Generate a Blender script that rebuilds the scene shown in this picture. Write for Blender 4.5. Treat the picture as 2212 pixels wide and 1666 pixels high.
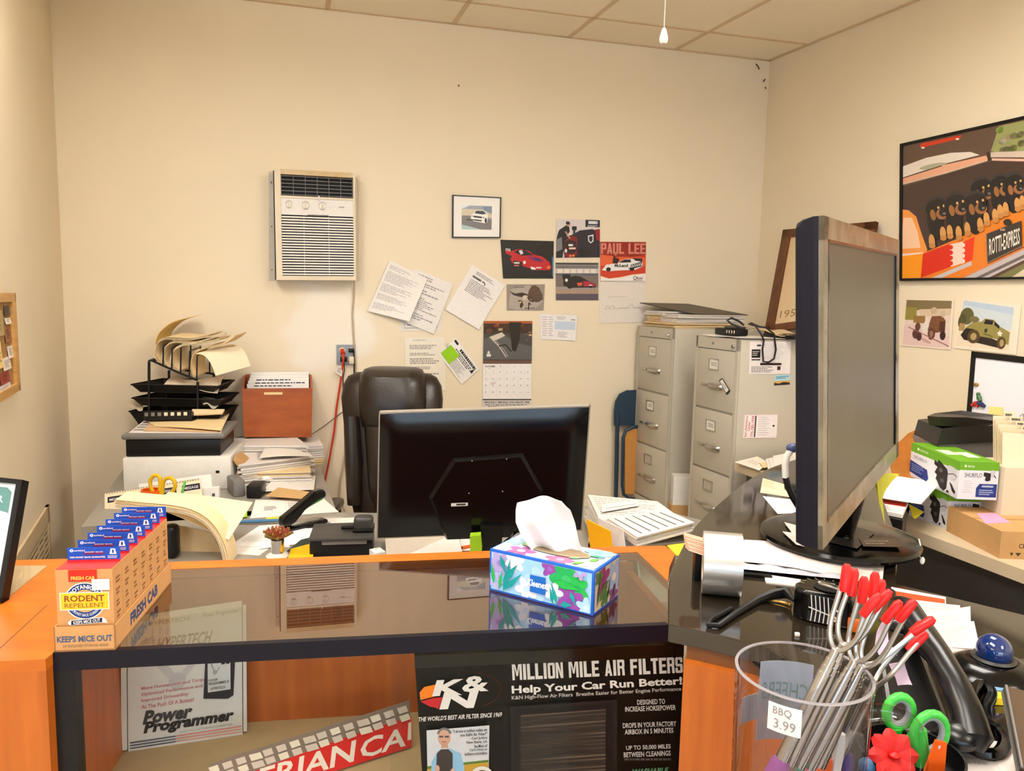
import bpy, bmesh, math, random
from mathutils import Vector, Matrix
from math import sin, cos, pi, radians, sqrt, atan2
random.seed(7)
for _o in list(bpy.data.objects): bpy.data.objects.remove(_o)
SC = bpy.context.scene
COL = SC.collection
V = Vector

# ------------------------------------------------------------------ camera
FPX, PITCH, ROLL, CAMH = 1664.0, radians(6.64), radians(1.2), 1.6
_F = V((0, cos(PITCH), -sin(PITCH))); _R0 = V((1, 0, 0)); _U0 = V((0, sin(PITCH), cos(PITCH)))
CX = _R0 * cos(ROLL) + _U0 * sin(ROLL)
CY = -_R0 * sin(ROLL) + _U0 * cos(ROLL)
CAM = V((0, 0, CAMH))
cd = bpy.data.cameras.new('camera'); cam = bpy.data.objects.new('camera', cd); COL.objects.link(cam)
cd.sensor_fit = 'HORIZONTAL'; cd.sensor_width = 36.0; cd.lens = FPX / 2212 * 36.0
cd.clip_start = 0.02; cd.clip_end = 100
mr = Matrix((CX, CY, -_F)).transposed()
cam.matrix_world = Matrix.Translation(CAM) @ mr.to_4x4()
SC.camera = cam

# ------------------------------------------------------------------ world, exposure
SC.view_settings.view_transform = 'Standard'
try: SC.view_settings.look = 'None'
except Exception: pass
SC.view_settings.gamma = 1.0
SC.view_settings.use_curve_mapping = False
SC.view_settings.exposure = 0.52
wd = bpy.data.worlds.new('sky'); SC.world = wd; wd.use_nodes = True
_bg = wd.node_tree.nodes['Background']
_bg.inputs[0].default_value = (0.66, 0.82, 1.0, 1); _bg.inputs[1].default_value = 4.2
PANEL_STRENGTH = 14.0

# ------------------------------------------------------------------ measuring helpers
def ray(px, py): return _F * FPX + CX * (px - 1106) + CY * (833 - py)
def onP(px, py, P, n):
    d = ray(px, py); return CAM + d * ((P - CAM).dot(n) / d.dot(n))
def Z(px, py, z): return onP(px, py, V((0, 0, z)), V((0, 0, 1)))
def Yd(px, py, y): return onP(px, py, V((0, y, 0)), V((0, 1, 0)))
WD = V((0.9619, 0.2736, 0)).normalized()            # along the back wall, to the right
WN = V((WD.y, -WD.x, 0))                              # out of the back wall, to the camera
WB = V((-0.474, 4.2, 0))
RD = -WN                                              # along the right wall, into the depth
RN = -WD                                              # out of the right wall, into the room
RC = onP(1635, 620, WB, WN); RC.z = 0
LC = onP(135, 600, WB, WN); LC.z = 0
LD = V((-0.39, 0.921, 0)).normalized()
LN = V((LD.y, -LD.x, 0))
def W(px, py, off=0.0): return onP(px, py, WB + WN * off, WN)
def RW(px, py, off=0.0): return onP(px, py, RC + RN * off, RN)
def LW(px, py, off=0.0): return onP(px, py, LC + LN * off, LN)
def fr(o, x, y, z=None):
    x = V(x).normalized(); z = V(z) if z is not None else x.cross(V(y)); z.normalize(); y = z.cross(x).normalized()
    m = Matrix((x, y, z)).transposed().to_4x4(); m.translation = V(o); return m
def rz(o, a): return Matrix.Translation(V(o)) @ Matrix.Rotation(a, 4, 'Z')

# ------------------------------------------------------------------ materials
def lin(c): return tuple(((x / 255) / 12.92 if x / 255 <= 0.04045 else ((x / 255 + 0.055) / 1.055) ** 2.4) for x in c)
MATS = {}
def M(name, rgb, rough=0.5, metal=0.0, var=0.06, scale=30, bump=0.0, bscale=200, spec=0.5, coat=0.0, stretch=None, rgb2=None, trans=0.0, sub=0.0, sheen=0.0):
    if name in MATS: return MATS[name]
    m = bpy.data.materials.new(name); m.use_nodes = True; nt = m.node_tree; N = nt.nodes; L = nt.links
    b = N['Principled BSDF']; b.inputs['Roughness'].default_value = rough; b.inputs['Metallic'].default_value = metal
    b.inputs['Specular IOR Level'].default_value = spec; b.inputs['Coat Weight'].default_value = coat
    b.inputs['Transmission Weight'].default_value = trans; b.inputs['Sheen Weight'].default_value = sheen
    c = lin(rgb); c2 = lin(rgb2) if rgb2 else tuple(x * (1 - var) for x in c); c1 = c if rgb2 else tuple(min(1, x * (1 + var)) for x in c)
    tc = N.new('ShaderNodeTexCoord'); mp = N.new('ShaderNodeMapping'); L.new(tc.outputs['Object'], mp.inputs[0])
    if stretch: mp.inputs['Scale'].default_value = stretch
    nz = N.new('ShaderNodeTexNoise'); nz.inputs['Scale'].default_value = scale; nz.inputs['Detail'].default_value = 4
    L.new(mp.outputs[0], nz.inputs['Vector'])
    mx = N.new('ShaderNodeMix'); mx.data_type = 'RGBA'; mx.inputs[6].default_value = (*c1, 1); mx.inputs[7].default_value = (*c2, 1)
    rp = N.new('ShaderNodeMapRange'); rp.inputs[1].default_value = 0.3; rp.inputs[2].default_value = 0.7
    L.new(nz.outputs[0], rp.inputs[0]); L.new(rp.outputs[0], mx.inputs[0]); L.new(mx.outputs[2], b.inputs['Base Color'])
    if bump:
        n2 = N.new('ShaderNodeTexNoise'); n2.inputs['Scale'].default_value = bscale; L.new(mp.outputs[0], n2.inputs['Vector'])
        bp = N.new('ShaderNodeBump'); bp.inputs['Strength'].default_value = bump; bp.inputs['Distance'].default_value = 0.002
        L.new(n2.outputs[0], bp.inputs['Height']); L.new(bp.outputs[0], b.inputs['Normal'])
    MATS[name] = m; return m
def printmat(name, rough, spec=0.5, coat=0.0):
    m = bpy.data.materials.new(name); m.use_nodes = True; nt = m.node_tree; N = nt.nodes; L = nt.links
    b = N['Principled BSDF']; b.inputs['Roughness'].default_value = rough; b.inputs['Specular IOR Level'].default_value = spec
    b.inputs['Coat Weight'].default_value = coat
    a = N.new('ShaderNodeAttribute'); a.attribute_name = 'ink'
    nz = N.new('ShaderNodeTexNoise'); nz.inputs['Scale'].default_value = 60
    tc = N.new('ShaderNodeTexCoord'); L.new(tc.outputs['Object'], nz.inputs['Vector'])
    h = N.new('ShaderNodeHueSaturation'); mr_ = N.new('ShaderNodeMapRange'); mr_.inputs[3].default_value = 0.93; mr_.inputs[4].default_value = 1.05
    L.new(nz.outputs[0], mr_.inputs[0]); L.new(mr_.outputs[0], h.inputs['Value']); L.new(a.outputs['Color'], h.inputs['Color'])
    L.new(h.outputs[0], b.inputs['Base Color']); MATS[name] = m; return m
def glassmat(name, ior, tint=(1, 1, 1), rough=0.0):
    m = bpy.data.materials.new(name); m.use_nodes = True; nt = m.node_tree; N = nt.nodes; L = nt.links
    N.remove(N['Principled BSDF']); out = N['Material Output']
    t = N.new('ShaderNodeBsdfTransparent'); t.inputs[0].default_value = (*tint, 1)
    g = N.new('ShaderNodeBsdfGlossy'); g.inputs['Roughness'].default_value = rough
    fz = N.new('ShaderNodeFresnel'); fz.inputs[0].default_value = ior
    mx = N.new('ShaderNodeMixShader'); ge = N.new('ShaderNodeNewGeometry'); mu = N.new('ShaderNodeMath'); mu.operation = 'MULTIPLY'; iv = N.new('ShaderNodeMath'); iv.operation = 'SUBTRACT'; iv.inputs[0].default_value = 1.0
    L.new(ge.outputs['Backfacing'], iv.inputs[1]); L.new(fz.outputs[0], mu.inputs[0]); L.new(iv.outputs[0], mu.inputs[1]); L.new(mu.outputs[0], mx.inputs[0]); L.new(t.outputs[0], mx.inputs[1]); L.new(g.outputs[0], mx.inputs[2])
    L.new(mx.outputs[0], out.inputs[0]); MATS[name] = m; return m
def emitmat(name, rgb, s):
    m = bpy.data.materials.new(name); m.use_nodes = True; b = m.node_tree.nodes['Principled BSDF']
    b.inputs['Emission Color'].default_value = (*rgb, 1); b.inputs['Emission Strength'].default_value = s
    b.inputs['Base Color'].default_value = (.8, .8, .8, 1); MATS[name] = m; return m
printmat('print', 0.65, 0.3); printmat('glossprint', 0.25, 0.5)

# ------------------------------------------------------------------ mesh builder
class MB:
    def __init__(s, T=None): s.v = []; s.f = []; s.m = []; s.c = []; s.s = []; s.mats = []; s.T = T
    def add(s, vs, fs, mat, col=None, smooth=False, raw=False):
        if isinstance(mat, str): mat = MATS[mat]
        if mat not in s.mats: s.mats.append(mat)
        k = s.mats.index(mat); o = len(s.v)
        s.v += [(s.T @ V(p)) if (s.T and not raw) else V(p) for p in vs]
        for f in fs:
            s.f.append([i + o for i in f]); s.m.append(k); s.c.append(col or (.8, .8, .8)); s.s.append(smooth)
        return s
    def box(s, c, size, mat, R=None, bev=0.0, seg=2, col=None):
        bm = bmesh.new(); bmesh.ops.create_cube(bm, size=1.0)
        bmesh.ops.scale(bm, vec=V(size), verts=bm.verts)
        if bev > 0: bmesh.ops.bevel(bm, geom=bm.edges[:], offset=min(bev, min(size) * 0.49), segments=seg, affect='EDGES', profile=0.5)
        T = Matrix.Translation(V(c)) @ (R.to_4x4() if R else Matrix())
        bm.verts.index_update()
        s.add([T @ v.co for v in bm.verts], [[v.index for v in f.verts] for f in bm.faces], mat, col, bev > 0); bm.free(); return s
    def hexa(s, a, b, mat, col=None):      # a: 4 pts loop, b: 4 pts loop opposite
        vs = list(a) + list(b); n = len(a)
        fs = [list(range(n))[::-1], list(range(n, 2 * n))] + [[i, (i + 1) % n, n + (i + 1) % n, n + i] for i in range(n)]
        return s.add(vs, fs, mat, col)
    def prism(s, pts, h, mat, T=None, z0=0.0, col=None):
        T = T or Matrix()
        a = [T @ V((p[0], p[1], z0)) for p in pts]; b = [T @ V((p[0], p[1], z0 + h)) for p in pts]
        ar = sum(pts[i][0] * pts[(i + 1) % len(pts)][1] - pts[(i + 1) % len(pts)][0] * pts[i][1] for i in range(len(pts)))
        if ar < 0: a.reverse(); b.reverse()
        return s.hexa(a, b, mat, col)
    def tube(s, path, r, mat, n=8, closed=False, col=None):
        P = [V(p) for p in path]; k = len(P); vs = []; fs = []
        rr = r if isinstance(r, (list, tuple)) else [r] * k
        up = None
        for i in range(k):
            if closed: t = P[(i + 1) % k] - P[i - 1]
            else: t = P[min(i + 1, k - 1)] - P[max(i - 1, 0)]
            if t.length < 1e-9: t = V((0, 0, 1))
            t.normalize()
            if up is None: up = V((0, 0, 1)) if abs(t.z) < .9 else V((1, 0, 0))
            x = t.cross(up)
            if x.length < 1e-6: x = t.orthogonal()
            x.normalize(); y = x.cross(t).normalized(); up = y
            for j in range(n):
                a = 2 * pi * j / n; vs.append(P[i] + x * (cos(a) * rr[i]) + y * (sin(a) * rr[i]))
        m = k if closed else k - 1
        for i in range(m):
            for j in range(n):
                fs.append([i * n + j, i * n + (j + 1) % n, ((i + 1) % k) * n + (j + 1) % n, ((i + 1) % k) * n + j])
        if not closed: fs.append(list(range(n))); fs.append([(k - 1) * n + j for j in range(n)][::-1])
        return s.add(vs, fs, mat, col, True)
    def lathe(s, prof, mat, n=24, T=None, col=None, smooth=True, sx=1.0, sy=1.0):
        T = T or Matrix(); vs = []; fs = []; k = len(prof)
        for r, z in prof:
            for j in range(n):
                a = 2 * pi * j / n; vs.append(T @ V((cos(a) * r * sx, sin(a) * r * sy, z)))
        for i in range(k - 1):
            for j in range(n): fs.append([i * n + j, i * n + (j + 1) % n, (i + 1) * n + (j + 1) % n, (i + 1) * n + j])
        if prof[0] == prof[-1]: return s.add(vs, fs, mat, col, smooth)
        if prof[0][0] > 1e-5: fs.append(list(range(n))[::-1])
        if prof[-1][0] > 1e-5: fs.append([(k - 1) * n + j for j in range(n)])
        return s.add(vs, fs, mat, col, smooth)
    def ball(s, c, r, mat, R=None, n=16, m=10, col=None):
        r = r if isinstance(r, (list, tuple)) else (r, r, r)
        T = Matrix.Translation(V(c)) @ (R.to_4x4() if R else Matrix()) @ Matrix.Diagonal((*r, 1))
        return s.lathe([(max(1e-6, sin(pi * i / m)), -cos(pi * i / m)) for i in range(m + 1)], mat, n, T, col)
    def sheet(s, fn, nu, nv, mat, thick=0.0, col=None, smooth=True):
        vs = [fn(i / nu, j / nv) for j in range(nv + 1) for i in range(nu + 1)]
        w = nu + 1; fs = [[j * w + i, j * w + i + 1, (j + 1) * w + i + 1, (j + 1) * w + i] for j in range(nv) for i in range(nu)]
        if thick:
            k = len(vs); nr = []
            for j in range(nv + 1):
                for i in range(nu + 1):
                    a = vs[j * w + min(i + 1, nu)] - vs[j * w + max(i - 1, 0)]; b = vs[min(j + 1, nv) * w + i] - vs[max(j - 1, 0) * w + i]
                    q = a.cross(b); nr.append(q.normalized() if q.length > 1e-12 else V((0, 0, 1)))
            vs = vs + [p - q * thick for p, q in zip(vs, nr)]
            fs = fs + [[k + i for i in f[::-1]] for f in fs]
            rim = [i for i in range(w)] + [j * w + nu for j in range(1, nv + 1)] + [nv * w + i for i in range(nu - 1, -1, -1)] + [j * w for j in range(nv - 1, 0, -1)]
            for q in range(len(rim)):
                a, b = rim[q], rim[(q + 1) % len(rim)]; fs.append([b, a, k + a, k + b])
        return s.add(vs, fs, mat, col, smooth)
    def build(s, name, parent=None, world=True):
        me = bpy.data.meshes.new(name); inv = None
        if parent is not None and world: inv = PM[parent.name].inverted()
        me.from_pydata([tuple(inv @ p) if inv else tuple(p) for p in s.v], [], s.f); 
        for m in s.mats: me.materials.append(m)
        me.polygons.foreach_set('material_index', s.m); me.polygons.foreach_set('use_smooth', s.s)
        at = me.color_attributes.new('ink', 'FLOAT_COLOR', 'CORNER'); buf = []
        for f, c in zip(s.f, s.c): buf += [c[0], c[1], c[2], 1.0] * len(f)
        at.data.foreach_set('color', buf); me.update()
        if any(s.s) and hasattr(me, 'set_sharp_from_angle'): me.set_sharp_from_angle(angle=radians(38))
        o = bpy.data.objects.new(name, me); COL.objects.link(o)
        if parent is not None: o.parent = parent
        PM[o.name] = PM[parent.name].copy() if parent is not None else Matrix()
        return o
PM = {}
def tag(o, label=None, cat=None, group=None, kind=None):
    for k, v in (('label', label), ('category', cat), ('group', group), ('kind', kind)):
        if v: o[k] = v
    return o
def thing(name, label, cat, T=None, group=None):
    o = bpy.data.objects.new(name, None); o.empty_display_size = 0.05; COL.objects.link(o)
    T = T if isinstance(T, Matrix) else Matrix.Translation(V(T) if T is not None else V((0, 0, 0)))
    o.matrix_world = T; PM[o.name] = T.copy(); return tag(o, label, cat, group)
def solo(mb, name, label, cat, group=None, kind=None, origin=None):
    o = mb.build(name); c = V(origin) if origin is not None else None
    if c is None:
        xs = [p.x for p in mb.v]; ys = [p.y for p in mb.v]; zs = [p.z for p in mb.v]
        c = V(((min(xs) + max(xs)) / 2, (min(ys) + max(ys)) / 2, min(zs)))
    o.data.transform(Matrix.Translation(-c)); o.location = c; PM[o.name] = Matrix.Translation(c)
    return tag(o, label, cat, group, kind)
def structure(mb, name): o = mb.build(name); o['kind'] = 'structure'; return o
def duptree(root, T, label=None):
    r = root.copy(); COL.objects.link(r); r.matrix_world = T; PM[r.name] = T.copy()
    if label: r['label'] = label
    for ch in [o for o in bpy.data.objects if o.parent == root]:
        c = ch.copy(); COL.objects.link(c); c.parent = r
        for g in [o for o in bpy.data.objects if o.parent == ch]:
            d = g.copy(); COL.objects.link(d); d.parent = c
    return r

# ------------------------------------------------------------------ lettering and flat print
_tcache = {}
def glyphs(t, bold=0.0, res=2):
    key = (t, bold, res)
    if key not in _tcache:
        cu = bpy.data.curves.new('t', 'FONT'); cu.body = t; cu.resolution_u = res; cu.offset = bold
        o = bpy.data.objects.new('t', cu); me = o.to_mesh()
        vs = [(v.co.x, v.co.y) for v in me.vertices]; fs = [list(p.vertices) for p in me.polygons]
        o.to_mesh_clear(); bpy.data.objects.remove(o); bpy.data.curves.remove(cu)
        if not vs: vs = [(0, 0)]
        x0 = min(a for a, b in vs); x1 = max(a for a, b in vs); y0 = min(b for a, b in vs); y1 = max(b for a, b in vs)
        _tcache[key] = ([((a - x0) / max(1e-6, x1 - x0), (b - y0) / max(1e-6, y1 - y0)) for a, b in vs], fs, (x1 - x0) / max(1e-6, y1 - y0))
    return _tcache[key]
class Art:
    """flat print on a surface: fn(u, v, d) gives the point at u (right), v (up), d above the sheet"""
    def __init__(s, mb, fn, w=1.0, h=1.0, mat='print', step=0.00008):
        s.mb = mb; s.fn = fn; s.w = w; s.h = h; s.mat = mat; s.k = 1; s.step = step
    def P(s, u, v): return s.fn(u / s.w, v / s.h, s.k * s.step)
    def up(s): s.k += 1; return s
    def poly(s, pts, rgb, up=True):
        ar = sum(pts[i][0] * pts[(i + 1) % len(pts)][1] - pts[(i + 1) % len(pts)][0] * pts[i][1] for i in range(len(pts)))
        if ar < 0: pts = pts[::-1]
        if up: s.k += 1
        s.mb.add([s.P(*p) for p in pts], [list(range(len(pts)))], s.mat, lin(rgb), raw=True); return s
    def rect(s, x0, y0, x1, y1, rgb, up=True): return s.poly([(x0, y0), (x1, y0), (x1, y1), (x0, y1)], rgb, up)
    def ell(s, cx, cy, rx, ry, rgb, a0=0, a1=2 * pi, n=20, rot=0.0, up=True):
        full = abs(a1 - a0 - 2 * pi) < 1e-6; p = []
        for i in range(n if full else n + 1):
            a = a0 + (a1 - a0) * i / n; x = cos(a) * rx; y = sin(a) * ry
            p.append((cx + x * cos(rot) - y * sin(rot), cy + x * sin(rot) + y * cos(rot)))
        return s.poly(p, rgb, up)
    def stroke(s, pts, wd, rgb, up=True):
        if up: s.k += 1
        for (a, b), (c, d) in zip(pts[:-1], pts[1:]):
            dx, dy = c - a, d - b; l = sqrt(dx * dx + dy * dy) or 1; nx, ny = -dy / l * wd / 2, dx / l * wd / 2
            q = [(a - nx, b - ny), (c - nx, d - ny), (c + nx, d + ny), (a + nx, b + ny)]
            s.mb.add([s.P(*p) for p in q], [[0, 1, 2, 3]], s.mat, lin(rgb), raw=True)
        return s
    def arc(s, cx, cy, rx, ry, wd, rgb, a0=0, a1=2 * pi, n=24, w1=None, rot=0.0):
        s.k += 1; w1 = wd if w1 is None else w1; vs = []
        for i in range(n + 1):
            t = i / n; a = a0 + (a1 - a0) * t; ww = wd + (w1 - wd) * t
            for q in (-.5, .5):
                x = cos(a) * (rx + q * ww); y = sin(a) * (ry + q * ww); vs.append(s.P(cx + x * cos(rot) - y * sin(rot), cy + x * sin(rot) + y * cos(rot)))
        fs = [[2 * i, 2 * i + 1, 2 * i + 3, 2 * i + 2] for i in range(n)]
        s.mb.add(vs, fs, s.mat, lin(rgb), raw=True); return s
    def text(s, t, x0, y0, x1, y1, rgb, bold=0.0, shear=0.0, rot=0.0, arcr=None, up=True, mirror=False):
        """fill the box x0..x1, y0..y1 (shear leans, rot turns about the box centre)"""
        g, fs, asp = glyphs(t, bold); 
        if up: s.k += 1
        vs = []; cx, cy = (x0 + x1) / 2, (y0 + y1) / 2
        for a, b in g:
            if mirror: a = 1 - a
            x = x0 + a * (x1 - x0) + shear * (b - .5) * (y1 - y0); y = y0 + b * (y1 - y0)
            if rot: x, y = cx + (x - cx) * cos(rot) - (y - cy) * sin(rot), cy + (x - cx) * sin(rot) + (y - cy) * cos(rot)
            if arcr:   # (centre x, centre y, +1 above / -1 below)
                ax, ay, sg = arcr; r = sg * (y - ay); th = (x - ax) / abs((y0 + y1) / 2 - ay)
                x, y = ax + r * sin(th), ay + sg * r * cos(th)
            vs.append(s.P(x, y))
        s.mb.add(vs, fs, s.mat, lin(rgb), raw=True); return s
    def scrawl(s, x0, y0, x1, y1, n, rgb=(120, 115, 112), fill=.55, rag=.35, seed=1):
        """rows of words too small to read"""
        rnd = random.Random(seed); s.k += 1; dy = (y1 - y0) / n
        for i in range(n):
            y = y1 - (i + .5) * dy; e = x1 - (x1 - x0) * rnd.random() * rag; x = x0
            while x < e:
                w = (x1 - x0) * rnd.uniform(.03, .11); w = min(w, e - x)
                q = [(x, y - dy * fill / 2), (x + w, y - dy * fill / 2), (x + w, y + dy * fill / 2), (x, y + dy * fill / 2)]
                s.mb.add([s.P(*p) for p in q], [[0, 1, 2, 3]], s.mat, lin(rgb), raw=True); x += w + (x1 - x0) * .018
        return s
def bil(c, curl=None):
    """c = TL, TR, BR, BL -> fn(u, v, d)"""
    tl, tr, br, bl = [V(p) for p in c]; n = (br - tl).cross(bl - tr) ; n = (tr - tl).cross(bl - tl); n = -n.normalized() * 1.0
    n = (br - bl).cross(tl - bl).normalized()
    def fn(u, v, d=0.0):
        p = bl * (1 - u) * (1 - v) + br * u * (1 - v) + tr * u * v + tl * (1 - u) * v
        return p + n * (d + (curl(u, v) if curl else 0.0))
    return fn
def planar(c):
    n = (c[1] - c[0]).cross(c[3] - c[0]); d = c[2] - CAM; c[2] = CAM + d * ((c[0] - CAM).dot(n) / d.dot(n)); return c
BLK = {'M': [[(0, 0), (.24, 0), (.24, 1), (0, 1)], [(.76, 0), (1, 0), (1, 1), (.76, 1)], [(.2, 1), (.34, 1), (.58, .25), (.42, .25)], [(.66, 1), (.8, 1), (.58, .25), (.42, .25)]],
 'I': [[(.1, 0), (.9, 0), (.9, 1), (.1, 1)]], 'L': [[(0, 0), (.4, 0), (.4, 1), (0, 1)], [(.4, 0), (1, 0), (1, .2), (.4, .2)]], 'O': [[(0, .05), (.34, .05), (.34, .95), (0, .95)], [(.66, .05), (1, .05), (1, .95), (.66, .95)], [(.1, 0), (.9, 0), (.9, .16), (.1, .16)], [(.1, .84), (.9, .84), (.9, 1), (.1, 1)]],
 'N': [[(0, 0), (.3, 0), (.3, 1), (0, 1)], [(.7, 0), (1, 0), (1, 1), (.7, 1)], [(.1, 1), (.36, 1), (.9, 0), (.64, 0)]], 'E': [[(0, 0), (.4, 0), (.4, 1), (0, 1)], [(.4, 0), (1, 0), (1, .18), (.4, .18)], [(.4, .42), (.9, .42), (.9, .58), (.4, .58)], [(.4, .82), (1, .82), (1, 1), (.4, 1)]],
 'F': [[(0, 0), (.4, 0), (.4, 1), (0, 1)], [(.4, .42), (.9, .42), (.9, .6), (.4, .6)], [(.4, .82), (1, .82), (1, 1), (.4, 1)]], 'T': [[(.3, 0), (.7, 0), (.7, .82), (.3, .82)], [(0, .82), (1, .82), (1, 1), (0, 1)]],
 'A': [[(0, 0), (.32, 0), (.62, 1), (.34, 1)], [(.68, 0), (1, 0), (.66, 1), (.38, 1)], [(.25, .18), (.75, .18), (.7, .34), (.3, .34)]], 'R': [[(0, 0), (.34, 0), (.34, 1), (0, 1)], [(.66, .5), (1, .54), (1, .95), (.66, .95)], [(.3, .84), (.9, .84), (.9, 1), (.3, 1)], [(.3, .44), (.92, .44), (.92, .6), (.3, .6)], [(.66, 0), (1, 0), (.96, .46), (.62, .46)]],
 'S': [[(0, .05), (.34, .05), (.34, .34), (0, .34)], [(.1, 0), (.9, 0), (.9, .16), (.1, .16)], [(.66, .05), (1, .05), (1, .5), (.66, .5)], [(0, .5), (.34, .5), (.34, .95), (0, .95)], [(.1, .84), (.9, .84), (.9, 1), (.1, 1)], [(.66, .68), (1, .68), (1, .95), (.66, .95)], [(.08, .42), (.92, .42), (.92, .58), (.08, .58)]],
 'P': [[(0, 0), (.34, 0), (.34, 1), (0, 1)], [(.66, .45), (1, .45), (1, .95), (.66, .95)], [(.3, .84), (.9, .84), (.9, 1), (.3, 1)], [(.3, .4), (.9, .4), (.9, .56), (.3, .56)]], 'U': [[(0, .05), (.34, .05), (.34, 1), (0, 1)], [(.66, .05), (1, .05), (1, 1), (.66, 1)], [(.1, 0), (.9, 0), (.9, .16), (.1, .16)]]}
def blocktext(a, t, x0, y0, x1, y1, rgb, rot=0.0):
    W_ = {'I': .5, ' ': .55, 'M': 1.35}; tot = sum(W_.get(c, 1.0) + .12 for c in t) - .12; u = (x1 - x0) / tot; x = x0; cx, cy = (x0 + x1) / 2, (y0 + y1) / 2
    for ch in t:
        w = W_.get(ch, 1.0) * u
        for k, q in enumerate(BLK.get(ch, [])):
            if k == 0: a.up()
            P = [(x + p * w, y0 + b * (y1 - y0)) for p, b in q]; a.poly([(cx + (p - cx) * cos(rot) - (b - cy) * sin(rot), cy + (p - cx) * sin(rot) + (b - cy) * cos(rot)) for p, b in P], rgb)
        x += w + .12 * u
    return a
def sheetcard(mb, c, rgb, thick=0.0006, curl=None, mat='print', nu=1, nv=1):
    f = bil(c, curl)
    mb.sheet(lambda u, v: f(u, v, 0.0), nu if not curl else max(nu, 8), nv if not curl else max(nv, 8), mat, thick, lin(rgb), bool(curl))
    return f

# ================================================================== materials of the place
M('wall_paint', (232, 217, 190), 0.75, var=0.012, scale=3, bump=0.06, bscale=90)
def patched_wall():      # cream paint with a pale skim-coat patch below the air conditioner
    m = M('patched_paint', (232, 217, 190), 0.75, var=0.012, scale=3, bump=0.06, bscale=90); nt = m.node_tree; N = nt.nodes; L = nt.links; b = N['Principled BSDF']
    old = b.inputs['Base Color'].links[0].from_socket; tc = N.new('ShaderNodeTexCoord'); d = N.new('ShaderNodeVectorMath'); d.operation = 'DISTANCE'; d.inputs[1].default_value = W(710, 705)
    L.new(tc.outputs['Object'], d.inputs[0]); n = N.new('ShaderNodeTexNoise'); n.inputs['Scale'].default_value = 5.0; n.inputs['Detail'].default_value = 5; L.new(tc.outputs['Object'], n.inputs['Vector'])
    a = N.new('ShaderNodeMath'); a.operation = 'MULTIPLY_ADD'; a.inputs[1].default_value = 0.45; L.new(n.outputs[0], a.inputs[0]); L.new(d.outputs['Value'], a.inputs[2])
    r = N.new('ShaderNodeMapRange'); r.inputs[1].default_value = .52; r.inputs[2].default_value = .40; r.inputs[3].default_value = 0; r.inputs[4].default_value = .8; L.new(a.outputs[0], r.inputs[0])
    x = N.new('ShaderNodeMix'); x.data_type = 'RGBA'; x.inputs[7].default_value = (*lin((238, 231, 219)), 1); L.new(r.outputs[0], x.inputs[0]); L.new(old, x.inputs[6]); L.new(x.outputs[2], b.inputs['Base Color'])
patched_wall()
M('ceiling_tile', (246, 234, 212), 0.9, var=0.05, scale=160, bump=0.3, bscale=260)
M('ceiling_bar', (214, 190, 156), 0.7, var=0.04)
M('floor_tile', (196, 182, 162), 0.5, var=0.08, scale=8)
M('orange_wood', (200, 108, 30), 0.38, stretch=(14, 14, 1.2), scale=3, rgb2=(178, 90, 20))
M('orange_wood_flat', (206, 112, 26), 0.34, stretch=(2.5, 14, 14), scale=3, rgb2=(190, 96, 18))
M('brown_edge', (120, 74, 34), 0.5)
M('black_laminate', (42, 35, 26), 0.07, var=0.1, spec=1.0)
M('black_trim', (8, 8, 24), 0.36, spec=.3, var=0.15, scale=12)
M('black_plastic', (9, 9, 10), 0.38, var=0.1, spec=.35)
M('black_gloss', (6, 6, 7), 0.16, var=0.1, spec=.4)
M('dark_grey', (58, 56, 54), 0.45)
M('mid_grey', (120, 116, 112), 0.5)
M('white_plastic', (228, 224, 216), 0.45, var=0.03)
M('aged_white', (222, 208, 182), 0.5, var=0.06, scale=6)
M('paper', (240, 236, 230), 0.8, var=0.03, scale=10)
M('manila', (238, 212, 164), 0.75, var=0.05, scale=12)
M('kraft', (196, 152, 98), 0.75, var=0.05, scale=20)
M('cabinet_grey', (186, 178, 162), 0.45, var=0.02, scale=10)
M('chrome', (210, 210, 212), 0.18, metal=1.0, var=0.02)
M('steel', (188, 186, 182), 0.3, metal=1.0, var=0.04)
M('leather', (30, 20, 14), 0.36, var=0.2, scale=18, bump=0.25, bscale=150)
M('frame_brown', (112, 62, 22), 0.35, stretch=(10, 10, 1), scale=4, rgb2=(82, 42, 14))
M('desk_grey', (150, 144, 134), 0.35, var=0.05, scale=12)
M('beige_laminate', (202, 184, 154), 0.45, var=0.03)
M('case_lining', (176, 150, 112), 0.7, var=0.04)
M('beige_cord', (190, 170, 140), 0.6)
M('black_cord', (14, 13, 14), 0.5)
M('orange_cord', (196, 50, 14), 0.5)
glassmat('case_glass', 1.28, (0.96, 0.97, 0.96)); glassmat('counter_glass', 4.6, (0.74, 0.76, 0.70))
glassmat('window_glass', 1.45)
emitmat('lamp_diffuser', (1.0, 0.95, 0.875), PANEL_STRENGTH)

def slab(mb, f, u0, v0, u1, v1, d0, d1, mat, col=None):
    a = [f(u0, v0, d0), f(u1, v0, d0), f(u1, v1, d0), f(u0, v1, d0)]; b = [f(u0, v0, d1), f(u1, v0, d1), f(u1, v1, d1), f(u0, v1, d1)]
    return mb.hexa(a, b, mat, col)

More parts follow.
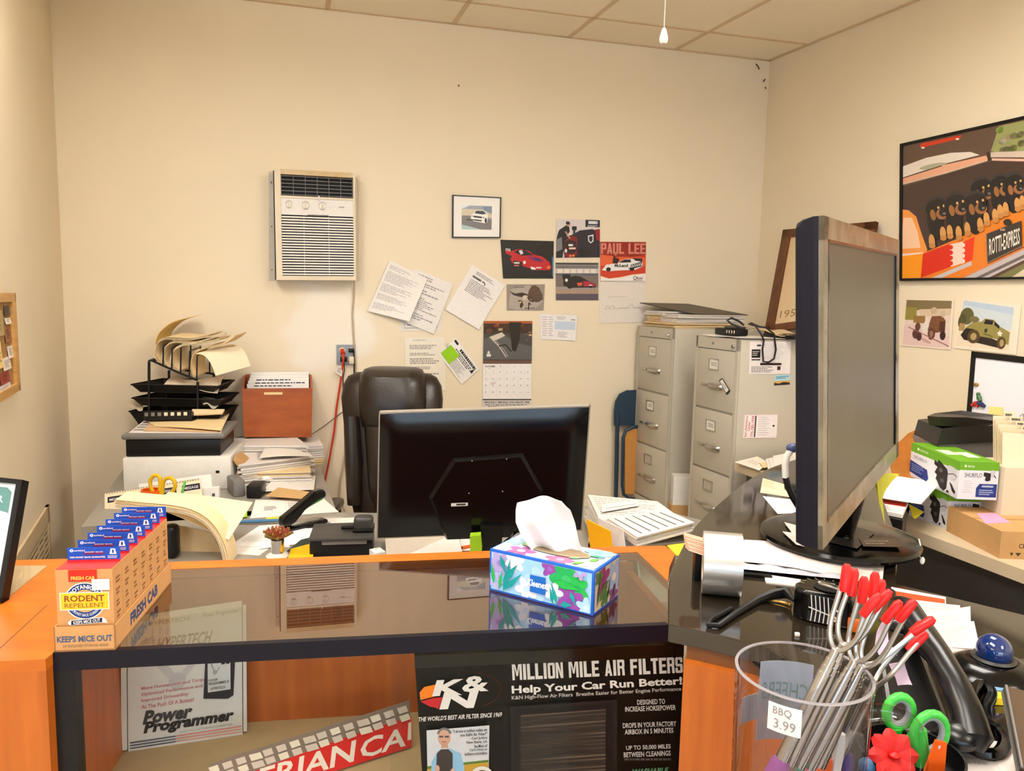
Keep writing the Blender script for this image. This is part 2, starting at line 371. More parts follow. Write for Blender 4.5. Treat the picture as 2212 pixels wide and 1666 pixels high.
# ================================================================== the room
cA, cB, cC = W(706, 20), W(1651, 130), RW(1986, 0)
CN = (cB - cA).cross(cC - cA).normalized()
if CN.z > 0: CN = -CN
def ceil_at(x, y): return cA.z - (CN.x * (x - cA.x) + CN.y * (y - cA.y)) / CN.z
ROOM = [V((-4.5, LC.y - 1.6, 0)), V((-4.5, -4.6, 0)), RC + RD * (-9.2), RC, LC]   # reference corners
def wallpanel(name, a, b, n, th=0.12, z1=None, mat='wall_paint'):
    mb = MB(); a = V((a.x, a.y, 0)); b = V((b.x, b.y, 0)); q = -n * th
    za, zb = ceil_at(a.x, a.y) + .02, ceil_at(b.x, b.y) + .02
    A = [a, b, b + V((0, 0, zb)), a + V((0, 0, za))]; mb.hexa(A, [p + q for p in A], mat); return structure(mb, name)
LEND = LC + LD * (-1.9)
wallpanel('wall_back', LC - WD * .12, RC + WD * .12, WN, mat='patched_paint')
wallpanel('wall_right', RC + RD * .0, RC + RD * (-9.0), RN)
wallpanel('wall_left', LC, LEND, LN)
SIDE = V((-4.2, LEND.y, 0))
wallpanel('wall_side', LEND, SIDE, V((0, -1, 0)))
wallpanel('wall_far_left', SIDE, V((-4.2, -4.4, 0)), V((1, 0, 0)))
FE = RC + RD * (-9.0); FE = V((FE.x, -4.4, 0))
for i, (x0, x1, z0, z1) in enumerate(((-4.2, -3.7, 0, 3), (-3.7, 3.0, 0, .75), (-3.7, 3.0, 2.25, 3), (3.0, 4.2, 0, 3))):
    mb = MB(); mb.box(((x0 + x1) / 2, -4.46, (z0 + z1) / 2), (x1 - x0, .12, z1 - z0), 'wall_paint'); structure(mb, 'wall_front' + ('' if i == 0 else '.%03d' % i))
for i in range(4):
    x0 = -3.7 + i * 1.675; mb = MB()
    for a, b in (((x0 + .03, .75), (x0 + .03, 2.25)), ((x0 + 1.645, .75), (x0 + 1.645, 2.25))): mb.box((a[0], -4.46, 1.5), (.06, .1, 1.5), 'dark_grey')
    for z in (.78, 2.22): mb.box((x0 + .8375, -4.46, z), (1.675, .1, .06), 'dark_grey')
    w_ = structure(mb, 'window_%d' % (i + 1)); PM[w_.name] = Matrix()
    g = MB(); g.box((x0 + .8375, -4.46, 1.5), (1.56, .006, 1.4), 'window_glass'); g.build('window_pane', w_)
mb = MB(); mb.box((0, 0, -.05), (12, 12, .1), 'floor_tile'); structure(mb, 'floor')
mb = MB(); P0 = [V((-4.4, -4.6, 0)), V((4.4, -4.6, 0)), V((4.4, 6, 0)), V((-4.4, 6, 0))]
P0 = [V((p.x, p.y, ceil_at(p.x, p.y))) for p in P0]; mb.hexa(P0, [p + V((0, 0, .08)) for p in P0], 'ceiling_tile'); ceil_o = structure(mb, 'ceiling')
# suspended grid under the tiles
mb = MB(); g0 = W(979, 54); rowd = .40
def cbar(a, b, wd=.024):
    a = V((a.x, a.y, ceil_at(a.x, a.y))); b = V((b.x, b.y, ceil_at(b.x, b.y))); t = (b - a).normalized(); s_ = t.cross(CN).normalized() * wd / 2; d = CN * .004
    mb.hexa([a - s_, b - s_, b + s_, a + s_], [p + d for p in (a - s_, b - s_, b + s_, a + s_)], 'ceiling_bar')
for k in range(-6, 5):
    p = V((g0.x, g0.y, 0)) + WD * (k * .643)
    if (p - RC).dot(WD) < -.02: cbar(p, p - RD * 9)
def cpt(px, py): return onP(px, py, cA, CN)
r1 = V((*cpt(1529, 68).xy, 0)); rowd = (r1 - WB).dot(WN)
for k in range(7):
    p = RC - RD * (rowd + k * 1.22) ; cbar(p, p - WD * 6.5)
cbar(RC + RN * .012, RC + RN * .012 - RD * 9); cbar(RC + WN * .012, RC + WN * .012 - WD * 6)
g = mb.build('ceiling_grid', ceil_o); g['kind'] = 'structure'

# ------------------------------------------------------------------ ceiling light panels (over and behind the camera)
def ceiling_light(x, y, label, first=[None]):
    z = ceil_at(x, y) - .05
    T = fr((x, y, z), WD, -RD, (0, 0, 1))
    if first[0]: return duptree(first[0], T, label)
    t = thing('ceiling_light', label, 'ceiling light', T, 'recessed ceiling light panels'); first[0] = t
    mb = MB(T); 
    for sx, sy, w, h in ((0, .59, .62, .03), (0, -.59, .62, .03), (.295, 0, .03, 1.2), (-.295, 0, .03, 1.2)): mb.box((sx, sy, .02), (w, h, .05), 'white_plastic')
    mb.build('frame', t); mb = MB(T); mb.box((0, 0, .015), (.56, 1.15, .008), 'lamp_diffuser'); mb.build('diffuser', t); return t
for i, (x, y) in enumerate(((-1.25, 1.85), (.9, 2.1), (-.2, .5), (1.9, -.7), (-2.0, -1.6))):
    ceiling_light(x, y, 'rectangular white light panel recessed in the ceiling grid in front of the counter')

# ------------------------------------------------------------------ pull cord from the ceiling
p = Yd(1433, 96, 2.0); t = thing('light_pull_cord', 'thin cord with a white plastic pull hanging from the ceiling', 'pull cord', p)
k = (Yd(1433, 60, 2.0) - p).z
mb = MB(); mb.tube([p + V((0, 0, k)), V((p.x, p.y, ceil_at(p.x, p.y)))], .0009, 'white_plastic', 6); mb.build('cord', t)
mb = MB(); mb.lathe([(.001, 0), (.0075, .002), (.0105, .008), (.0105, .016), (.006, k - .006), (.003, k)], 'white_plastic', 16, Matrix.Translation(p)); mb.build('pull', t)

# ------------------------------------------------------------------ wall air conditioner
OFF = .10
ac = bil((W(592, 364, OFF), W(767, 374, OFF), W(769, 606, OFF), W(597, 605, OFF)))
M('ac_dark', (9, 9, 9), 0.7); M('flange_grey', (196, 186, 170), .5); M('ac_panel', (226, 220, 214), 0.45, var=0.02); M('ac_rust', (196, 166, 118), 0.6, scale=14, rgb2=(214, 196, 164))
t = thing('air_conditioner', 'old cream wall air conditioner with dark louvres and three knobs', 'air conditioner', ac(.5, 0, -.05))
mb = MB(); D = -OFF + .002
slab(mb, ac, 0, 0, .076, 1, D, 0, 'aged_white'); slab(mb, ac, .974, 0, 1, 1, D, 0, 'aged_white')
slab(mb, ac, .076, 0, .974, .04, D, 0, 'aged_white'); slab(mb, ac, .076, .955, .974, 1, D, 0, 'ac_rust')
slab(mb, ac, .076, .745, .974, .765, D, 0, 'aged_white'); slab(mb, ac, .076, .04, .974, .955, D, -.03, 'ac_dark'); slab(mb, ac, -.014, .005, 0, .985, D, -.01, 'ac_dark'); mb.build('housing', t)
mb = MB()
for i in range(6): slab(mb, ac, .08, .775 + i * .033, .97, .780 + i * .033, -.012, -.006, 'mid_grey')
for i in range(7): slab(mb, ac, .08 + i * .147, .77, .086 + i * .147, .95, -.014, -.008, 'mid_grey')
slab(mb, ac, .535, .735, .55, .775, -.012, .006, 'white_plastic'); mb.build('outlet_grille', t)
mb = MB(); slab(mb, ac, .076, .595, .974, .745, -.03, -.004, 'ac_panel'); slab(mb, ac, .40, .594, .66, .602, -.004, -.001, 'mid_grey')
a = Art(mb, ac, step=.0003)
a.rect(.79, .678, .86, .686, (170, 165, 160)); a.k = 1
for u in (.17, .375, .583):
    a.k = 1; a.arc(u, .687, .045, .034, .006, (190, 186, 182), 0.3, pi - .3)
pn = mb.build('control_panel', t)
for u in (.17, .375, .583):
    T = fr(ac(u, .68, -.004), WD, (0, 0, 1), WN); mb = MB(); r = .014 if u < .2 else .017
    mb.lathe([(r, 0), (r, .006), (r * .85, .009), (.001, .009)], 'white_plastic', 20, T); mb.box((0, 0, .012), (.006, r * 1.7, .012), 'white_plastic', bev=.002, R=None) if False else None
    mb.add([T @ V(q) for q in ((-.003, -r * .9, .008), (.003, -r * .9, .008), (.003, r * .9, .008), (-.003, r * .9, .008), (-.002, -r * .8, .016), (.002, -r * .8, .016), (.002, r * .8, .016), (-.002, r * .8, .016))],
           [[0, 1, 2, 3], [4, 5, 6, 7], [0, 1, 5, 4], [1, 2, 6, 5], [2, 3, 7, 6], [3, 0, 4, 7]], 'aged_white')
    mb.build('knob', pn)
mb = MB(); n = 22
for i in range(n):
    v = .048 + i * (.545 / n); slab(mb, ac, .078, v, .972, v + .0135, -.026, -.002, 'white_plastic')
for u in (.35, .66): slab(mb, ac, u, .045, u + .006, .59, -.028, -.012, 'white_plastic')
mb.build('intake_louvres', t)
for nm, (x0, y0, x1, y1) in (('l', (580, 370, 592, 606)), ('r', (773, 378, 777, 607))):
    f = bil((W(x0, y0, .004), W(x1, y0 + 1, .004), W(x1 + 2, y1, .004), W(x0 + 1, y1, .004))); mb = MB(); slab(mb, f, 0, 0, 1, 1, -.004, 0, 'flange_grey' if nm == 'l' else 'aged_white')
    if nm == 'l':
        for v in (.9, .5, .1): mb.ball(f(.5, v, 0), .004, 'mid_grey', n=8, m=6)
    mb.build('side_flange', t)
mb = MB(); mb.tube([W(765, 606, .03), W(764, 640, .008), W(761, 680, .008), W(764, 735, .008), W(768, 790, .008), W(766, 850, .01), W(752, 950, .012), W(735, 1040, .012), W(733, 1075, .014), W(745, 1105, .014)], .0042, 'beige_cord'); mb.build('supply_cable', t)

# ------------------------------------------------------------------ wall outlet, plugs, cords
f = bil((W(727, 745, .008), W(768, 745, .008), W(768, 788, .008), W(727, 788, .008)))
M('outlet_steel', (150, 150, 150), 0.35, metal=.7)
t = thing('wall_outlet', 'steel double wall outlet with four sockets beside the office chair', 'outlet', f(.5, 0, -.004))
mb = MB(); slab(mb, f, 0, 0, 1, 1, -.008, 0, 'outlet_steel'); mb.build('cover_plate', t)
for u, v in ((.3, .72), (.76, .72), (.3, .28), (.76, .28)):
    mb = MB(); mb.lathe([(.016, 0), (.016, .003), (.001, .003)], 'aged_white', 18, fr(f(u, v, 0), WD, (0, 0, 1), WN)); mb.build('socket', t)
t = thing('extension_cord', 'orange extension cord with a white tag running down from the outlet', 'cord', f(.3, .72, .02))
pts = [W(741, 762, .03), W(742, 775, .05), W(739, 800, .03), W(735, 830, .02), W(727, 880, .02), W(722, 930, .02), W(712, 990, .03), W(702, 1038, .05), W(694, 1075, .06)]
mb = MB(); mb.tube(pts, .0055, 'orange_cord'); mb.build('cable', t)
mb = MB(); mb.tube([W(739, 757, .01), W(741, 764, .035)], .012, 'orange_cord', 10); mb.build('plug', t)
mb = MB(); g = sheetcard(mb, (W(732, 790, .04), W(740, 795, .035), W(738, 814, .035), W(724, 803, .04)), (236, 228, 220)); Art(mb, g).scrawl(.15, .15, .85, .85, 5, seed=3); mb.build('tag', t)
t = thing('power_adapter', 'black plug and thin black cord in the outlet beneath the orange plug', 'plug', W(742, 776, .01))
mb = MB(); T = fr(W(742, 776, .02), WD, (0, 0, 1), WN); mb.add(*([[], []]), 'black_plastic') if False else None
mb.T = T; mb.box((0, 0, 0), (.036, .028, .03), 'black_plastic', bev=.005); mb.T = None; mb.build('plug', t)
mb = MB(); mb.tube([W(743, 782, .03), W(744, 800, .02), W(741, 815, .02), W(741, 840, .02)], .0028, 'black_cord'); mb.build('cable', t)
t = thing('black_extension_cord', 'thick black power cord plugged into the upper right socket', 'cord', W(760, 757, .01))
mb = MB(T=fr(W(759, 757, .02), WD, (0, 0, 1), WN)); mb.box((0, 0, 0), (.03, .022, .03), 'black_plastic', bev=.004); mb.T = None; mb.build('plug', t)
mb = MB(); mb.tube([W(764, 758, .03), W(765, 775, .025), W(765, 820, .03), W(766, 870, .05)], .004, 'black_cord'); mb.build('cable', t)
mb = MB(T=fr(W(759, 778, .022), WD, (0, 0, 1), WN)); mb.box((0, 0, 0), (.026, .04, .035), 'aged_white', bev=.004); mb.T = None
solo(mb, 'plug_adapter', 'cream plug adapter in the lower right socket of the outlet', 'plug')
mb = MB(); mb.tube([W(500, 947, .03), W(540, 942, .04), W(565, 932, .05), W(590, 936, .06), W(640, 944, .06), W(670, 941, .05), W(700, 921, .03), W(736, 893, .02), W(750, 884, .02)], .0022, 'black_cord')
solo(mb, 'lamp_cord', 'thin black cord draped in front of the wooden file box', 'cord')

# ================================================================== papers and pictures on the back wall
def wcard(name, label, cat, px, rgb, off=.004, curl=None, group=None, mat='print', thick=.0006, w=1.0, h=1.0):
    c = [W(x, y, off) for x, y in px]; mb = MB(); f = sheetcard(mb, c, rgb, thick, curl, mat)
    return mb, Art(mb, f, w, h, mat), f
def wdone(mb, name, label, cat, group=None): return solo(mb, name, label, cat, group)
INK = (150, 146, 146)
mb, a, f = wcard('', '', '', ((868, 604), (955, 607), (953, 714), (865, 716)), (226, 220, 212), .002)
a.stroke([(.1, .3), (.1, .06), (.9, .06), (.9, .3)], .012, INK); a.scrawl(.16, .1, .8, .3, 4, seed=5)
wdone(mb, 'letter', 'upright white letter showing below the overlapping tilted letters', 'paper', 'letters pinned to the back wall')
mb, a, f = wcard('', '', '', ((896, 580), (979, 614), (937, 722), (853, 688)), (232, 226, 220), .008)
for q, (y0, y1, n) in enumerate(((.86, .95, 2), (.74, .82, 2), (.6, .7, 2), (.3, .55, 7), (.12, .25, 3))): a.scrawl(.12, y0, .95, y1, n, (160, 154, 155), seed=q + 20, rag=.6)
wdone(mb, 'letter', 'tilted white letter partly covered by the curled one', 'paper', 'letters pinned to the back wall')
mb, a, f = wcard('', '', '', ((842, 562), (924, 602), (882, 694), (794, 672)), (234, 228, 222), .014, curl=lambda u, v: .045 * max(0, u * .7 + (1 - v) * .9 - .75) ** 1.5)
for q, (y0, y1, n) in enumerate(((.86, .94, 4), (.62, .82, 9), (.42, .58, 6), (.26, .38, 5), (.08, .2, 5))): a.scrawl(.06, y0, .85, y1, n, (160, 156, 156), seed=q + 30, rag=.7, fill=.4)
wdone(mb, 'letter', 'tilted white letter with a curled lower corner, leftmost on the back wall', 'paper', 'letters pinned to the back wall')
mb, a, f = wcard('', '', '', ((1020, 572), (1091, 617), (1034, 712), (962, 669)), (236, 230, 226), .006, curl=lambda u, v: .02 * max(0, .35 - v) ** 1.2)
a.scrawl(.2, .88, .75, .95, 3, (130, 124, 126), seed=41); a.scrawl(.16, .8, .42, .85, 1, (40, 36, 40), seed=60, rag=.05, fill=.8); a.arc(.46, .8, .08, .03, .02, (30, 28, 32), -.6, 1.8); a.scrawl(.16, .5, .9, .77, 9, (150, 145, 146), seed=42, rag=.4)
wdone(mb, 'letter', 'single tilted white letter to the right of the overlapping ones', 'paper', 'letters pinned to the back wall')
mb, a, f = wcard('', '', '', ((874, 730), (960, 729), (964, 844), (876, 844)), (234, 226, 210), .004)
a.scrawl(.2, .93, .62, .975, 1, (200, 190, 182), seed=50)
for q, (y0, y1, n) in enumerate(((.78, .87, 3), (.66, .72, 2), (.5, .62, 3), (.4, .46, 2), (.3, .34, 1))): a.scrawl(.12, y0, .85, y1, n, (150, 142, 138), seed=51 + q)
wdone(mb, 'letter', 'upright white letter pinned low behind the office chair', 'paper', 'letters pinned to the back wall')

t = thing('notice_card', 'tilted white printed card with a bright green note clipped on it', 'card', W(991, 780, .006))
mb, a, f = wcard('', '', '', ((985, 731), (1035, 798), (997, 831), (947, 764)), (236, 232, 228), .006)
a.rect(.02, .86, .16, .96, (30, 28, 30)); a.scrawl(.3, .78, .95, .93, 1, (50, 46, 50), seed=61, rag=.05, fill=.8); a.scrawl(.2, .55, .95, .76, 3, (60, 55, 60), seed=60); a.scrawl(.25, .08, .9, .5, 8, (160, 155, 155), seed=61); a.poly([(.86, .62), (.96, .62), (.93, .86)], (40, 38, 40)); mb.build('card', t)
mb, a, f = wcard('', '', '', ((952, 763), (974, 745), (993, 768), (970, 787)), (150, 205, 30), .009); tag(mb.build('sticky_note', t), 'bright green note')
mb = MB(); q = [W(966, 743, .012), W(969, 752, .012), W(972, 750, .012), W(968, 740, .012), W(964, 744, .012), W(968, 755, .012)]; mb.tube(q, .0007, 'steel', 6); mb.build('paper_clip', t)

# calendar
t = thing('wall_calendar', 'hanging October calendar with a workshop picture above the date grid', 'calendar', W(1095, 880, .004))
mb, a, f = wcard('', '', '', ((1045, 693.6), (1150, 693.6), (1148.7, 777.5), (1043.6, 778)), (70, 66, 64), .006, mat='glossprint', w=350, h=280)
a.rect(0, 0, 350, 110, (72, 70, 70)); a.rect(0, 190, 350, 275, (60, 40, 28)); 
rn = random.Random(3)
for i in range(26): x = rn.uniform(20, 330); y = rn.uniform(135, 255); a.rect(x, y, x + rn.uniform(8, 40), y + rn.uniform(5, 18), rn.choice([(190, 96, 40), (205, 170, 110), (120, 70, 40), (225, 200, 150), (150, 60, 30), (90, 84, 80)]), False)
a.rect(0, 262, 350, 280, (176, 90, 40)); a.poly([(0, 0), (350, 0), (350, 95), (250, 120), (120, 190), (0, 150)], (92, 90, 90)); a.poly([(180, 270), (270, 270), (258, 140), (232, 60), (205, 70), (196, 150)], (24, 20, 20))
a.poly([(40, 165), (130, 200), (155, 175), (75, 135)], (206, 196, 178)); a.stroke([(50, 160), (110, 100), (165, 20)], 8, (190, 182, 170)); a.stroke([(80, 145), (150, 70), (178, 25)], 6, (150, 140, 130)); a.stroke([(110, 100), (160, 110), (200, 60)], 10, (40, 34, 32))
a.ell(40, 210, 22, 20, (90, 60, 40)); a.ell(38, 55, 9, 10, (225, 220, 216)); a.rect(24, 25, 54, 44, (225, 220, 216)); mb.build('picture_sheet', t)
mb, a, f = wcard('', '', '', ((1043.6, 777), (1148.7, 777), (1148.3, 786), (1043.4, 786)), (110, 84, 72), .007); a.rect(0, .8, 1, 1, (70, 56, 50)); mb.build('binding_strip', t)
mb, a, f = wcard('', '', '', ((1043.4, 785.5), (1148.3, 785.5), (1147.5, 862), (1042.4, 862)), (238, 234, 230), .006, w=7, h=5.2)
a.text('OCTOBER', .3, 4.65, 1.75, 4.9, (40, 36, 36), .03); a.rect(.7, 4.48, 1.1, 4.54, (150, 145, 145))
for i in range(1, 7): a.rect(i - .008, 0, i + .008, 4.55, (216, 208, 204), False)
for j in range(1, 6): a.rect(0, j * .98 - .3, 7, j * .98 - .285, (216, 208, 204), False)
a.up()
for i, d in enumerate([(c, 4.9) for c in range(1, 6)]): a.text(str(d[0]), 2.45 + i, 4.72, 2.55 + i, 4.9, (120, 116, 116), up=False)
for k in range(26):
    dnum = 6 + k; r, c = divmod(k, 7); y = 3.85 - r * .98; s_ = str(dnum); w_ = .1 if len(s_) == 1 else .22
    a.text(s_, c + .45 - w_ / 2, y, c + .45 + w_ / 2, y + .2, (90, 86, 88), .01, up=False)
for c in (5, 6): a.rect(c + .2, .95, c + .7, .985, (120, 116, 116))
a.scrawl(1.1, 2.1, 1.9, 2.5, 3, (205, 170, 165), seed=4); mb.build('date_page', t)
mb, a, f = wcard('', '', '', ((1042.4, 862), (1147.5, 862), (1146.7, 882), (1042, 882)), (214, 208, 202), .006, w=350, h=70)
a.rect(0, 60, 350, 70, (80, 74, 76)); a.text('PROUDLY SERVING YOU SINCE 1958', 15, 36, 335, 52, (40, 36, 38), .025); a.scrawl(20, 20, 330, 30, 1, (90, 86, 88), rag=.02, seed=2); a.scrawl(40, 7, 300, 17, 1, (90, 86, 88), rag=.02, seed=9); mb.build('footer', t)

# postcard with a bird of prey
mb, a, f = wcard('', '', '', ((1094.6, 614.4), (1177, 614.4), (1174, 670.5), (1095, 670.5)), (150, 138, 130), .004, mat='glossprint', w=274, h=186)
a.poly([(10, 20), (70, 4), (200, 8), (266, 60), (250, 150), (150, 180), (30, 150)], (172, 160, 150)); a.scrawl(50, 160, 130, 172, 1, (120, 110, 104), seed=62, rag=.05, fill=.8)
a.poly([(15, 140), (60, 120), (110, 128), (150, 116), (160, 95), (120, 92), (80, 100), (50, 108)], (52, 40, 34))
fan = [(150, 95), (158, 140), (178, 174), (205, 180), (235, 160), (262, 110), (264, 78), (240, 62), (215, 56), (190, 70)]; a.poly(fan, (92, 70, 54))
for k, (x, y) in enumerate([(178, 174), (205, 178), (235, 158), (258, 112), (262, 80), (238, 64), (216, 58)]): a.stroke([(160, 100), (x, y)], 3, (46, 34, 28), False)
a.ell(135, 92, 22, 16, (205, 190, 170)); a.stroke([(150, 96), (170, 70), (200, 62)], 12, (70, 50, 36)); a.poly([(80, 74), (110, 70), (122, 40), (108, 14), (94, 24), (98, 50)], (58, 44, 34)); a.ell(100, 58, 8, 6, (220, 180, 110)); a.stroke([(160, 4), (162, 56), (176, 40)], 9, (60, 46, 36)); a.stroke([(130, 14), (206, 16)], 5, (60, 46, 36))
wdone(mb, 'postcard', 'brown postcard of a bird of prey below the red race car picture', 'postcard')
mb, a, f = wcard('', '', '', ((1166.4, 677.7), (1246.8, 681.6), (1242, 736), (1167, 733)), (234, 230, 228), .004, curl=lambda u, v: .012 * max(0, u - .6))
a.rect(.4, .42, .97, .74, (196, 210, 226)); a.scrawl(.44, .5, .95, .72, 3, (140, 150, 170), seed=7); a.scrawl(.06, .12, .2, .92, 9, (190, 150, 150), seed=8, fill=.3); a.scrawl(.24, .12, .36, .92, 9, (170, 160, 170), seed=11, fill=.3); a.scrawl(.45, .8, .75, .94, 3, (140, 136, 140), seed=12, fill=.35); a.scrawl(.5, .1, .8, .34, 4, seed=13, fill=.3); a.rect(.84, .8, .95, .84, (150, 150, 155))
wdone(mb, 'invoice_slip', 'white form with a pale blue block to the right of the bird postcard', 'paper')

def glossy(px, rgb, w, h, off=.004, curl=None): return wcard('', '', '', px, rgb, off, curl, mat='glossprint', w=w, h=h)
# red funny car on black
mb, a, f = glossy(((1081, 518), (1196.4, 521), (1195, 601.7), (1086.8, 601.7)), (14, 12, 16), 384, 275)
a.poly([(30, 200), (75, 195), (110, 208), (150, 212), (200, 200), (232, 175), (300, 160), (352, 120), (368, 82), (355, 62), (240, 62), (160, 88), (75, 110), (62, 140), (78, 160), (30, 180)], (190, 16, 34))
a.poly([(92, 188), (120, 206), (170, 208), (206, 186), (232, 168), (150, 165)], (20, 22, 40)); a.poly([(126, 200), (150, 206), (160, 180), (140, 172)], (210, 205, 205)); a.poly([(32, 214), (66, 212), (66, 196), (34, 200)], (235, 230, 225)); a.scrawl(36, 200, 64, 211, 1, (60, 20, 20), seed=63, rag=.05, fill=.8)
a.ell(166, 116, 10, 12, (230, 225, 220)); a.poly([(84, 130), (148, 120), (150, 92), (80, 104)], (34, 10, 14)); a.scrawl(88, 104, 130, 120, 1, (220, 210, 200), seed=64, rag=.05, fill=.8); a.scrawl(88, 88, 124, 98, 1, (235, 120, 120), seed=65, rag=.05, fill=.8)
a.ell(248, 140, 60, 14, (140, 20, 80), rot=-.25); a.ell(262, 140, 30, 9, (60, 40, 110), rot=-.25); a.poly([(210, 88), (215, 65), (250, 64), (246, 78)], (235, 225, 225)); a.scrawl(252, 72, 292, 86, 1, (235, 210, 215), seed=66, rag=.05, fill=.8); a.ell(346, 82, 12, 10, (230, 120, 60)); a.poly([(370, 160), (384, 160), (384, 10), (376, 10)], (70, 110, 150))
wdone(mb, 'race_car_picture', 'glossy print of a red race car on a black background', 'picture', 'race car pictures on the back wall')
# man leaning over a dark car
mb, a, f = glossy(((1201.8, 473.5), (1295.8, 475.6), (1295.8, 556), (1201, 556.7)), (214, 204, 202), 316, 278)
a.rect(210, 225, 316, 278, (24, 26, 44)); a.scrawl(232, 245, 300, 272, 1, (235, 235, 240), seed=67, rag=.05, fill=.8); a.scrawl(226, 222, 306, 240, 2, (210, 210, 220), seed=3)
a.poly([(46, 110), (60, 150), (110, 165), (170, 200), (260, 210), (316, 190), (316, 0), (60, 0)], (30, 26, 44)); a.poly([(60, 120), (110, 160), (150, 150), (150, 20), (90, 0), (60, 10)], (120, 24, 34)); a.poly([(62, 110), (88, 130), (140, 120), (150, 60), (120, 20), (70, 40)], (40, 18, 24))
a.rect(92, 60, 140, 74, (230, 190, 185)); a.rect(88, 84, 120, 98, (235, 230, 230)); a.ell(70, 50, 9, 14, (225, 220, 220)); a.ell(102, 12, 10, 10, (230, 110, 50)); a.ell(124, 14, 10, 10, (230, 110, 50)); a.poly([(280, 206), (316, 212), (316, 120), (290, 130)], (150, 24, 40))
a.poly([(228, 160), (268, 170), (268, 120), (248, 104), (230, 122)], (235, 235, 238)); a.poly([(234, 154), (262, 160), (262, 124), (248, 112), (236, 126)], (40, 44, 60)); a.rect(172, 0, 240, 60, (12, 12, 16)); a.ell(226, 30, 16, 30, (26, 24, 30))
a.poly([(10, 170), (20, 200), (70, 235), (92, 225), (96, 190), (70, 150), (60, 105), (46, 0), (0, 0), (0, 120)], (26, 26, 34)); a.ell(86, 244, 15, 18, (190, 140, 120)); a.ell(82, 252, 15, 12, (40, 30, 26)); a.stroke([(66, 190), (84, 160), (98, 140)], 10, (196, 146, 124)); a.poly([(0, 130), (40, 150), (44, 60), (0, 40)], (120, 118, 122)); a.rect(112, 200, 146, 228, (30, 30, 38)); a.rect(120, 160, 136, 200, (50, 50, 60))
wdone(mb, 'race_car_picture', 'glossy print of a man leaning over the body of a dark race car', 'picture', 'race car pictures on the back wall')
# car on the strip
mb, a, f = glossy(((1200, 567.5), (1292.5, 568), (1292.5, 648.6), (1201, 648.6)), (150, 144, 142), 307, 270)
a.rect(0, 190, 307, 245, (196, 186, 180)); a.rect(0, 228, 307, 250, (112, 110, 112)); a.rect(0, 256, 307, 270, (60, 58, 60)); a.rect(0, 176, 307, 194, (90, 96, 108))
for i in range(6): a.rect(14 + i * 48, 196, 48 + i * 48, 224, (226, 214, 204), False)
a.rect(0, 96, 307, 176, (118, 104, 98)); a.rect(0, 48, 307, 78, (168, 140, 122)); a.rect(0, 0, 307, 46, (84, 76, 88))
a.poly([(46, 186), (104, 182), (104, 168), (136, 176), (176, 172), (236, 138), (288, 116), (290, 92), (120, 90), (54, 104), (54, 150)], (28, 20, 28)); a.rect(48, 150, 106, 186, (20, 20, 30)); a.poly([(150, 124), (190, 130), (190, 108), (160, 100)], (210, 90, 40)); a.poly([(196, 140), (240, 134), (286, 112), (284, 100), (200, 100)], (170, 36, 60)); a.ell(76, 144, 10, 12, (226, 220, 220)); a.ell(100, 98, 20, 14, (10, 10, 12)); a.ell(250, 96, 12, 8, (10, 10, 12)); a.scrawl(238, 104, 262, 114, 1, (230, 225, 225), seed=68, rag=.05, fill=.8)
wdone(mb, 'race_car_picture', 'glossy print of a dark race car speeding along a strip', 'picture', 'race car pictures on the back wall')
# red poster with a white car
mb, a, f = glossy(((1297, 522.5), (1395.4, 523), (1394, 607.7), (1297, 607)), (206, 62, 34), 327, 282, .006)
a.poly([(0, 282), (327, 282), (327, 190), (200, 170), (0, 190)], (150, 34, 26)); blocktext(a, 'PAUL LEE', 4, 196, 322, 272, (214, 130, 112)); a.poly([(0, 190), (120, 176), (327, 170), (327, 110), (0, 110)], (226, 96, 52))
a.poly([(0, 0), (327, 0), (327, 56), (230, 46), (140, 26), (60, 16), (0, 34)], (236, 230, 226)); a.stroke([(0, 34), (60, 16), (140, 26), (230, 46), (327, 56)], 4, (240, 200, 150)); a.text('McLeod', 258, 14, 304, 32, (120, 30, 30), .03); a.arc(248, 24, 10, 11, 4, (30, 26, 28), .5, 5.6); a.rect(236, 6, 306, 9, (60, 50, 50))
a.poly([(10, 78), (40, 118), (120, 128), (168, 158), (250, 162), (300, 146), (304, 106), (250, 82), (120, 76), (60, 70)], (232, 228, 226)); a.text('McLeod', 100, 100, 196, 124, (44, 34, 34), .04); a.poly([(214, 118), (298, 142), (302, 108), (240, 92), (200, 86)], (52, 48, 52)); a.poly([(128, 132), (170, 156), (214, 156), (220, 136)], (34, 34, 44)); a.poly([(226, 168), (300, 164), (300, 140), (250, 148)], (46, 40, 40)); a.ell(56, 84, 17, 15, (22, 20, 22)); a.ell(226, 88, 17, 15, (22, 20, 22))
a.poly([(84, 130), (92, 180), (124, 182), (132, 150), (118, 124)], (40, 26, 26)); a.ell(106, 194, 9, 11, (196, 120, 90)); a.poly([(96, 172), (122, 182), (126, 160)], (210, 60, 44))
for i in range(7): a.poly([(206 + i * 14, 96 + i * 3), (214 + i * 14, 118 + i * 3), (218 + i * 14, 116 + i * 3), (212 + i * 14, 94 + i * 3)], (240, 236, 234), False)
wdone(mb, 'race_car_poster', 'orange-red poster of a white race car with a name in tall letters', 'poster')
mb, a, f = wcard('', '', '', ((1295.5, 609), (1394, 608), (1394, 697), (1295, 698)), (226, 216, 206), .003, w=327, h=290)
